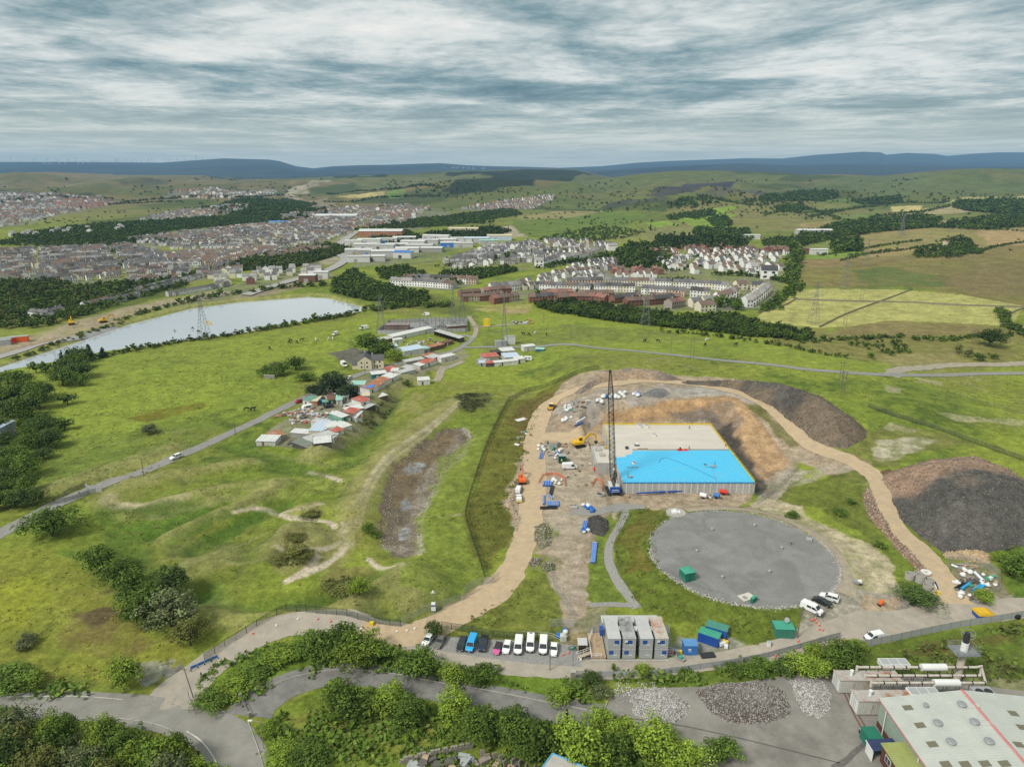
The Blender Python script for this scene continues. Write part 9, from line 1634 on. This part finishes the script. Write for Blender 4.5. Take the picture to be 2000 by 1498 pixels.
def estate(px,ang,row,sp,walls,roofs,name,keep=.8,sc=1.0,block=6):
 W=PW(px)[:,:2];c=W.mean(0);ca,sa=math.cos(ang),math.sin(ang);Q=np.column_stack([(W[:,0]-c[0])*ca+(W[:,1]-c[1])*sa,-(W[:,0]-c[0])*sa+(W[:,1]-c[1])*ca])
 yy=Q[:,1].min()
 while yy<Q[:,1].max():
  xx=Q[:,0].min()+ru(0,sp);k=0;wob=ru(-.12,.12);rw=pick(walls);rr=pick(roofs)
  while xx<Q[:,0].max():
   x=c[0]+xx*ca-yy*sa;y=c[1]+xx*sa+yy*ca+wob*(xx)
   if inside(np.array([x]),np.array([y]),W)[0]and random.random()<keep:
    if random.random()<.5:rw=pick(walls)
    if random.random()<.4:rr=pick(roofs)
    HS.append((x,y,ang+wob+(math.pi/2 if random.random()<.12 else 0)+random.gauss(0,.05),sc*ru(.9,1.3),sc,sc*ru(.85,1.05),rw,rr,f'{rw} walled house with {rr} roof in the {name}',name))
   k+=1;xx+=sp*(1 if k%block else 2.2)*ru(.95,1.1)
  yy+=row*ru(.85,1.15)
WT=dict(white=6,cream=3,grey=1,pink=.6);BR=dict(brick=6,stone=2,buff=1);MX=dict(white=5,cream=2,grey=2,stone=1,buff=1);SL=dict(slate=4,dark=2,brown=2,pale=1);BRR=dict(brown=5,dark=1,red=1)
terrace([(1106,558),(1178,558)],WT,SL,'left upper white terrace');terrace([(1182,558),(1250,559),(1311,561)],WT,SL,'middle upper white terrace');terrace([(1314,562),(1372,564),(1418,568)],WT,SL,'right upper white terrace')
terrace([(1053,567),(1152,570)],WT,SL,'left lower white terrace');terrace([(1160,569),(1240,571)],WT,SL,'middle lower white terrace');terrace([(1252,574),(1336,580)],WT,SL,'right lower white terrace');terrace([(1347,580),(1386,582)],WT,SL,'short white block at the end of the lower terrace',1.1)
terrace([(1034,592),(1090,589),(1110,586)],BR,BRR,'brick row beside the dark wood',.95);terrace([(1092,592),(1150,590),(1180,593)],BR,BRR,'second brick row above the dark wood',.95);terrace([(1060,583),(1120,580)],BR,BRR,'upper brick row behind the wood',.9);terrace([(1130,583),(1200,583)],BR,BRR,'upper right brick row',.9);terrace([(1200,594),(1232,590),(1254,587)],BR,BRR,'slanting brick row below the white terrace',.95);terrace([(1258,598),(1300,594),(1318,590)],BR,BRR,'brick row left of the pylon field',.95);terrace([(1268,588),(1330,590)],BR,BRR,'brick row behind the pylon',.9);terrace([(1312,604),(1338,599)],BR,BRR,'lowest brick row by the dark wood',1.0);terrace([(1225,600),(1255,598)],BR,BRR,'brick block at the upper rim of the wood',.95)
terrace([(1368,610),(1398,608)],dict(cream=3,white=2),dict(brown=3,pale=1),'pale row at the bottom of the hillside street',1.05);terrace([(1375,598),(1406,596)],dict(cream=3,white=2),dict(brown=3,pale=1),'pale row left of the hillside street',1.0);terrace([(1352,601),(1372,600)],WT,SL,'pair of white houses left of the hillside street',1.0)
terrace([(1462,602),(1478,592),(1492,581),(1502,571)],dict(cream=2,white=2),dict(brown=3,pale=1),'right row of the hillside street',1.15,1.7,rz0=.25);terrace([(1405,593),(1425,586),(1440,577)],dict(cream=2,white=2),dict(brown=3,pale=1),'left row of the hillside street',1.15,1.6,rz0=.25);terrace([(1440,567),(1460,566)],dict(cream=2),dict(brown=3),'short row at the head of the hillside street',1.1);terrace([(1466,568),(1492,569)],dict(cream=2),dict(dark=3),'cream row at the head of the hillside street',1.1)
terrace([(787,552),(860,553),(930,556)],dict(white=3,buff=2,cream=2),SL,'old terrace with pale fronts');terrace([(762,558),(830,561),(885,565)],dict(white=3,grey=1),SL,'lower old terrace beside the trees');terrace([(905,590),(950,588),(985,582)],BR,BRR,'brick row beside the straw field',.85);terrace([(900,582),(940,579)],BR,BRR,'left brick row behind the substation',.85);terrace([(945,578),(1000,574)],BR,BRR,'upper brick row behind the substation',.95);terrace([(965,595),(1015,588)],BR,BRR,'brick row at the corner of the straw field',.95);terrace([(960,572),(1010,568),(1030,562)],WT,SL,'white corner houses left of the long terraces',1.1)
estate([(1010,562),(1060,545),(1170,508),(1205,512),(1190,548),(1100,550),(1040,572)],.45,21,6.2,dict(white=5,grey=2,cream=1),SL,'close packed streets left of the wooded gap',.82,.9,9)
estate([(1195,530),(1290,530),(1300,548),(1200,546)],.2,18,7,dict(brick=4,white=1),dict(brown=3,red=3),'red roofed estate below the wooded gap',.8)
estate([(1280,514),(1340,497),(1440,490),(1520,502),(1524,543),(1440,538),(1360,535),(1300,530)],.35,19,8.5,dict(white=9,cream=1),dict(pale=2,brown=3,slate=2),'white estate on the right of the town',.72,1.05,4)
terrace([(1485,545),(1518,546)],dict(white=1),dict(dark=2,pale=1),'large white house at the right edge of the estate',1.7);terrace([(1466,535),(1482,535)],dict(white=1),dict(pale=1),'tall white house in the right part of the estate',1.5)
estate([(1240,494),(1400,484),(1535,490),(1535,499),(1400,494),(1300,506)],.05,17,8,dict(brick=2,buff=2,white=1),dict(brown=5,red=1),'brown roofed streets behind the white estate',.8)
estate([(862,514),(960,482),(1010,479),(1060,492),(1060,511),(960,520),(872,528)],-.2,20,6.3,dict(white=5,grey=2,stone=1),dict(slate=4,pale=2,dark=1),'grey roofed estate in front of the warehouses',.85,.9,9)
estate([(1010,478),(1085,470),(1195,478),(1180,493),(1110,508),(1065,506)],.3,20,7,MX,SL,'estate below the green hill',.8,.9)
terrace([(1062,521),(1094,510)],dict(white=1),SL,'row of white houses beside the playing field',1.1);terrace([(1045,521),(1062,521)],dict(white=1),dict(pale=1),'white block beside the playing field',1.3);terrace([(1105,510),(1140,504),(1180,492)],dict(white=2,cream=2,pink=1),dict(pale=2,brown=1),'curved white row on the estate edge',1.0);terrace([(1188,490),(1206,490)],dict(white=1),dict(pale=1),'white block alone below the cemetery',1.3)
estate([(-60,492),(100,488),(250,480),(335,500),(335,530),(170,552),(-60,545)],.55,16,5.3,MX,SL,'dense terraces on the far left',.9,.85,14);estate([(330,500),(480,488),(640,484),(640,492),(470,515),(340,520)],.05,18,5.4,WT,dict(brown=3,slate=2),'hillside terraces',.8,.9,16);estate([(250,470),(440,447),(620,427),(690,440),(688,457),(600,478),(470,486),(340,488)],.08,17,5.4,MX,SL,'town above the hillside terraces',.75,.85,12);estate([(280,522),(450,512),(480,528),(400,543),(250,556)],.3,17,5.6,MX,SL,'streets below the hillside terraces',.75,.88,10)
estate([(400,540),(560,528),(630,522),(620,535),(520,552),(430,562)],.15,20,6.5,dict(white=5,cream=2,brick=1),dict(slate=3,pale=2),'white buildings beside the motorway',.75)
for q,nm in(([(165,602),(240,588),(310,568),(385,545)],'outer slanting row by the motorway works'),([(255,576),(330,556),(400,542)],'inner slanting row by the motorway works'),([(330,580),(390,570),(450,558)],'grey slanting row left of the town')):terrace(q,dict(grey=2,white=2),dict(slate=3,pale=1),nm,.62)
terrace([(56,620),(90,622),(128,612)],dict(white=1),dict(slate=1),'white farm buildings beside the left wood',.8);terrace([(180,600),(240,585)],dict(grey=1),SL,'grey row left of the wood',.7)
WFAR=dict(white=5,cream=2,grey=1,pink=1,buff=1);RFAR=dict(slate=3,brown=3,pale=1,red=1)
estate([(-60,378),(60,379),(210,386),(225,397),(110,420),(30,440),(-60,458)],.3,36,8.5,WFAR,RFAR,'far left hill town',.6,1.2);estate([(100,398),(170,386),(230,398),(160,412)],.1,36,8.5,dict(pink=2,white=1),dict(red=3,brown=2),'far left brick estate',.8,1.2)
estate([(270,432),(340,415),(480,400),(492,408),(420,422),(300,434)],.1,38,8.5,WFAR,RFAR,'far estate among woods',.8,1.1);estate([(330,383),(530,370),(545,378),(420,390)],.1,60,12,WFAR,RFAR,'far upper estate',.7,1.4);estate([(540,425),(700,405),(800,402),(830,418),(780,440),(690,455),(600,442)],.1,26,7.5,WFAR,RFAR,'town centre',.6,1.1)
estate([(895,408),(1000,390),(1085,384),(1075,394),(1040,408),(960,412)],.2,32,7.5,WFAR,dict(brown=3,red=2,slate=1),'far estate at the foot of the hill',.85,1.15);estate([(720,400),(830,398),(860,410),(760,418)],.1,60,20,WFAR,RFAR,'far houses among trees',.4,1.1);estate([(20,455),(240,446),(250,452),(20,466)],.02,40,18,dict(white=1),dict(pale=1),'far white sheds',.7,1.1)
HS=[h for h in HS if not(h[1]>120 and HG(np.array([h[0]]),np.array([h[1]]))[0]<-3.2)]
HS.sort(key=lambda h:math.hypot(h[0],h[1])/h[4])
ADJ=dict(white='white',cream='cream',grey='grey',brick='red brick',pink='pinkish',buff='buff',stone='stone');RADJ=dict(slate='slate',dark='dark',brown='brown',pale='pale',red='reddish')
for i,(x,y,a,sx,sy,sz,wl_,rf_k,lab,grp)in enumerate(HS[:298]):
 z=g(x,y);o=empty('house',(x,y,z),a,' '.join(lab.split()[:16])if 'from the left' in lab else f'{ADJ[wl_]} house with {RADJ[rf_k]} roof in the {grp}','house','houses of the '+grp);o.scale=(sx,sy,sz)
 link('wall',HWM[wl_],o);r_=link('roof',HRM[rf_k],o)
 if i%3!=1:link('chimney',HCM,r_)
 if i<170:
  for wx,wz in((-1.2,.8),(1.2,.8),(-1.2,3.3),(1.2,3.3)):link('window',HWI,o,(wx,-HD/2-.004,wz))
def unit_house():
 w,d,h,r=HW,HD,HH,HR;ov=.3
 V=[(-w/2,-d/2,-1),(w/2,-d/2,-1),(w/2,d/2,-1),(-w/2,d/2,-1),(-w/2,-d/2,h),(w/2,-d/2,h),(w/2,d/2,h),(-w/2,d/2,h),(-w/2,0,h+r),(w/2,0,h+r)];F=[(0,1,5,4),(2,3,7,6),(1,2,6,9),(1,9,5,5),(3,0,4,8),(3,8,7,7)]
 V2=[(-w/2,-d/2-ov,h-.15),(w/2,-d/2-ov,h-.15),(w/2,0,h+r+.1),(-w/2,0,h+r+.1),(w/2,d/2+ov,h-.15),(-w/2,d/2+ov,h-.15)];F2=[(0,1,2,3),(3,2,4,5)]
 V3=[];F3=[]
 for wx in(-1.2,1.2):
  for wz in(.8,3.2):n=len(V3);V3+=[(wx-.5,-d/2-.04,wz),(wx+.5,-d/2-.04,wz),(wx+.5,-d/2-.04,wz+1.2),(wx-.5,-d/2-.04,wz+1.2)];F3.append((n,n+1,n+2,n+3))
 return[np.array(v,float)for v in(V,V2,V3)],[F,F2,F3]
UV_,UF_=unit_house();rest=HS[298:]
Vs,Fs,Cs=[],[],[];n=0;rr_=np.random.default_rng(5)
zz=HG(np.array([h[0]for h in rest]),np.array([h[1]for h in rest]))
for(x,y,a,sx,sy,sz,wl_,rf_k,lab,grp),z in zip(rest,zz):
 ca,sa=math.cos(a),math.sin(a)
 for k in range(3):
  V=UV_[k]*np.array([sx,sy,sz]);Vs.append(np.column_stack([V[:,0]*ca-V[:,1]*sa+x,V[:,0]*sa+V[:,1]*ca+y,V[:,2]+z]));Fs+=[tuple(dict.fromkeys(i+n for i in f))for f in UF_[k]];c=WALLC[wl_]if k==0 else(ROOFC[rf_k]if k==1 else(.05,.055,.06));Cs.append(np.repeat(np.array([c])*rr_.uniform(.85,1.12),len(V),0));n+=len(V)
o=link('town_houses',np_mesh('town_houses',np.vstack(Vs),Fs,attr_mat('town_surface','col',(.4,),.1,.9),col=np.vstack(Cs)));tag(o,'the rest of the town, thousands of small houses in streets','houses',kind='stuff')
print('houses',len(HS))
def warehouse(u,v,w,d,h,wall,roof,label,rz=0,group=None):
 l=P1(u,v);o=empty('warehouse',(l.x,l.y,l.z-.3),rz,label,'warehouse',group);mb=MB();mb.add([(-w/2,0,0),(w/2,0,0),(w/2,d,0),(-w/2,d,0),(-w/2,0,h),(w/2,0,h),(w/2,d,h),(-w/2,d,h),(-w/2,d/2,h+w*.03),(w/2,d/2,h+w*.03)],[(0,1,5,4),(2,3,7,6),(1,2,6,9,5),(3,0,4,8,7)]);mb.mk('wall',sm(wall),o);mb=MB()
 for s in(0,1):
  e=-.4 if s==0 else d+.4;V=[(-w/2-.3,e,h+.02),(w/2+.3,e,h+.02),(w/2+.3,d/2,h+w*.03+.05),(-w/2-.3,d/2,h+w*.03+.05)];V+=[(a,b,c+.3)for a,b,c in V];mb.add(V,BOX6)
 mb.mk('roof',sm(roof),o);pb('door',sm(rc(['grey','dark','blue'])),o,(-w*.2,-w*.2+4,-.1,-.01,0,4))
warehouse(742,463,70,40,9,'rust','white','big store with pinkish wall and white ribbed roof behind the trading estate')
WH=[(700,497,34,18,'white','lgrey'),(722,500,30,16,'lgrey','grey'),(748,503,28,18,'white','lgrey'),(770,498,32,18,'lgrey','white'),(795,494,30,20,'white','white'),(818,489,36,20,'lgrey','lgrey'),(842,493,28,18,'white','grey'),(715,488,30,18,'white','white'),(745,488,34,18,'lgrey','lgrey'),(775,485,30,18,'white','grey'),(805,480,34,20,'white','white'),(835,478,30,20,'lgrey','lgrey'),(868,476,34,20,'white','white'),(900,474,32,20,'lgrey','white'),(930,474,36,22,'pblue','lgrey'),(955,478,26,16,'mint','lgrey'),(720,477,34,18,'white','white'),(755,475,30,18,'lgrey','white'),(790,472,34,20,'white','grey'),(700,513,26,16,'lgrey','white'),(730,511,26,16,'white','lgrey'),(785,505,22,14,'blue','white'),(880,484,26,16,'white','blue'),(905,484,26,16,'lgrey','lgrey'),(850,470,40,16,'white','white'),(690,480,24,14,'white','white')]
for u,v,w,d,rf,wlx in WH:warehouse(u,v,w,d,ru(5.5,7.5),wlx,rf,f'{SHN[wlx]} warehouse with {SHN[rf]} roof on the trading estate beside the motorway',ru(-.2,.2),'warehouses of the trading estate')
for u,v,w,d,rf,wlx,lab in((655,428,90,40,'white','lgrey','large white college block in the town centre'),(540,440,30,16,'blue','pblue','blue topped building in the middle of the town'),(905,455,50,22,'cream','cream','cream block among the dark trees'),(975,470,36,22,'cream','pblue','new pale building on the bare plot'),(1592,458,60,14,'white','lgrey','long grey white farm shed before the right woods'),(1600,498,22,10,'white','white','white farmhouse among trees on the right'),(1585,497,16,9,'brown','brown','brown barn left of the white farmhouse'),(1470,468,24,10,'white','white','white house below the golf course'),(1860,481,18,9,'brown','cream','small farmhouse beside the dark firs on the right'),(600,552,16,10,'white','brown','brick building with white trim beside the motorway'),(627,545,14,9,'white','white','white roadside cabin at the motorway bend')):warehouse(u,v,w,d,7,wlx,rf,lab,0)
for i,(u,v)in enumerate(((30,668),(18,670),(8,674),(42,667))):l=P1(u,v);thing_box('site_cabin',('blue','red','grey','orange')[i]+' cabin at the motorway works on the left edge','site cabin',(l.x,l.y,l.z),(8,4,3.5),(M_BLUE,M_RED,GREYP,M_ORG)[i],.4,None,.05,GREYP)
w=bpy.data.worlds.new('World');scn.world=w;w.use_nodes=True
nt=w.node_tree;N=nt.nodes;L=nt.links;N.clear()
SUN_EL,SUN_AZ=R(47),R(-128)
out=N.new('ShaderNodeOutputWorld');bg=N.new('ShaderNodeBackground');sv(bg,'Strength',.1)
sky=N.new('ShaderNodeTexSky');sky.sky_type='NISHITA';sky.sun_disc=False;sky.sun_elevation=SUN_EL;sky.sun_rotation=SUN_AZ;sky.altitude=300;sky.dust_density=2.0
tc=N.new('ShaderNodeTexCoord');sep=N.new('ShaderNodeSeparateXYZ');L.new(tc.outputs['Generated'],sep.inputs[0])
def mth(op,a,b=None,c=None):
 n=N.new('ShaderNodeMath');n.operation=op
 for i,v in enumerate((a,b,c)):
  if v is None:continue
  if isinstance(v,(int,float)):sv(n,i,v)
  else:L.new(v,n.inputs[i])
 return n.outputs[0]
def rng_(v,a,b,c,d,smooth=True):
 n=N.new('ShaderNodeMapRange');n.interpolation_type='SMOOTHSTEP' if smooth else 'LINEAR'
 for i,k in enumerate((a,b,c,d)):sv(n,i+1,k)
 L.new(v,n.inputs[0]);return n.outputs[0]
zc=mth('MAXIMUM',sep.outputs[2],0.0);den=mth('ADD',zc,.035)
px=mth('DIVIDE',sep.outputs[0],den);py=mth('DIVIDE',sep.outputs[1],den)
cmb=N.new('ShaderNodeCombineXYZ');L.new(px,cmb.inputs[0]);L.new(py,cmb.inputs[1])
def cloud(scale,sx,sy,rot,det,rough,dist,off):
 mp=N.new('ShaderNodeMapping');sv(mp,'Scale',(sx,sy,1));sv(mp,'Rotation',(0,0,rot));sv(mp,'Location',(off,off*.7,off*1.3))
 L.new(cmb.outputs[0],mp.inputs[0])
 n=N.new('ShaderNodeTexNoise');sv(n,'Scale',scale);sv(n,'Detail',det);sv(n,'Roughness',rough);sv(n,'Distortion',dist)
 L.new(mp.outputs[0],n.inputs['Vector']);return n.outputs[0]
c1=cloud(.60,1.05,1.0,R(5),12,.60,.4,3.1)
c2=cloud(2.0,1.1,1.0,R(-8),10,.66,.6,8.3)
c3=cloud(.28,.9,1.0,R(12),4,.5,.3,15.0)
c4=cloud(6.0,1.2,1.0,R(4),6,.6,.6,21.0)
den_=mth('ADD',mth('MULTIPLY',mth('SUBTRACT',c4,.5),.10),mth('ADD',mth('ADD',mth('MULTIPLY',c1,.56),mth('MULTIPLY',c2,.19)),mth('MULTIPLY',c3,.25)))
ramp=N.new('ShaderNodeValToRGB');L.new(den_,ramp.inputs[0]);cr_=ramp.color_ramp
K=[(.37,(.11,.20,.24)),(.44,(.215,.325,.355)),(.48,(.35,.45,.465)),(.52,(.52,.595,.59)),(.57,(.76,.795,.77)),(.64,(.95,.935,.88))]
cr_.elements[0].position=K[0][0];cr_.elements[0].color=(*K[0][1],1);cr_.elements[1].position=K[-1][0];cr_.elements[1].color=(*K[-1][1],1)
for p_,c_ in K[1:-1]:
 e=cr_.elements.new(p_);e.color=(*c_,1)
hz=rng_(sep.outputs[2],0.0,.11,1.0,0.0)
mixh=N.new('ShaderNodeMix');mixh.data_type='RGBA';L.new(mth('MULTIPLY',hz,.82),mixh.inputs['Factor']);L.new(ramp.outputs[0],mixh.inputs['A']);sv(mixh,'B',(.71,.745,.63,1))
sc_=N.new('ShaderNodeVectorMath');sc_.operation='SCALE';L.new(mixh.outputs['Result'],sc_.inputs[0]);L.new(rng_(sep.outputs[2],.2,.75,10.0,13.5),sc_.inputs['Scale'])
warm=N.new('ShaderNodeMix');warm.data_type='RGBA';warm.blend_type='MULTIPLY';L.new(rng_(sep.outputs[2],.2,.5,0,1),warm.inputs['Factor']);L.new(sc_.outputs[0],warm.inputs['A']);sv(warm,'B',(1.05,.98,.90,1))
mixs=N.new('ShaderNodeMix');mixs.data_type='RGBA';sv(mixs,'Factor',.93);L.new(sky.outputs[0],mixs.inputs['A']);L.new(warm.outputs['Result'],mixs.inputs['B'])
L.new(mixs.outputs['Result'],bg.inputs['Color']);L.new(bg.outputs[0],out.inputs[0])
sun=bpy.data.lights.new('sun','SUN');sun.energy=3.3;sun.angle=R(13);sun.color=(1,.96,.9)
so=bpy.data.objects.new('sun',sun);COL.objects.link(so)
dv=Vector((math.sin(SUN_AZ)*math.cos(SUN_EL),math.cos(SUN_AZ)*math.cos(SUN_EL),math.sin(SUN_EL)))
so.rotation_euler=(-dv).to_track_quat('-Z','Y').to_euler();so.location=(0,0,200)
hm=bpy.data.materials.new('haze');hm.use_nodes=True;hn=hm.node_tree;hn.nodes.clear()
ho=hn.nodes.new('ShaderNodeOutputMaterial');ab=hn.nodes.new('ShaderNodeVolumeAbsorption');em=hn.nodes.new('ShaderNodeEmission');ad=hn.nodes.new('ShaderNodeAddShader')
SIG=4.8e-5;HC=(.18,.355,.535)
sv(ab,'Color',(0,0,0,1));sv(ab,'Density',SIG)
sv(em,'Color',(*HC,1));sv(em,'Strength',SIG)
hn.links.new(ab.outputs[0],ad.inputs[0]);hn.links.new(em.outputs[0],ad.inputs[1]);hn.links.new(ad.outputs[0],ho.inputs['Volume'])
hb=MB();hb.box(-40000,40000,-200,17000,-300,420)
o=hb.mk('haze',hm);tag(o,kind='structure')
cam=bpy.data.cameras.new('camera');cam.sensor_width=36;cam.lens=36*FPX/2000;cam.clip_start=1;cam.clip_end=90000
co=bpy.data.objects.new('camera',cam);COL.objects.link(co);co.location=(0,0,CAMH);co.rotation_euler=(math.pi/2-PITCH,0,0);scn.camera=co
scn.render.engine='CYCLES'
scn.view_settings.view_transform='Standard';scn.view_settings.look='None';scn.view_settings.exposure=0;scn.view_settings.gamma=1
scn.cycles.max_bounces=4;scn.cycles.diffuse_bounces=2;scn.cycles.glossy_bounces=2;scn.cycles.transmission_bounces=2;scn.cycles.transparent_max_bounces=4
scn.cycles.use_denoising=False
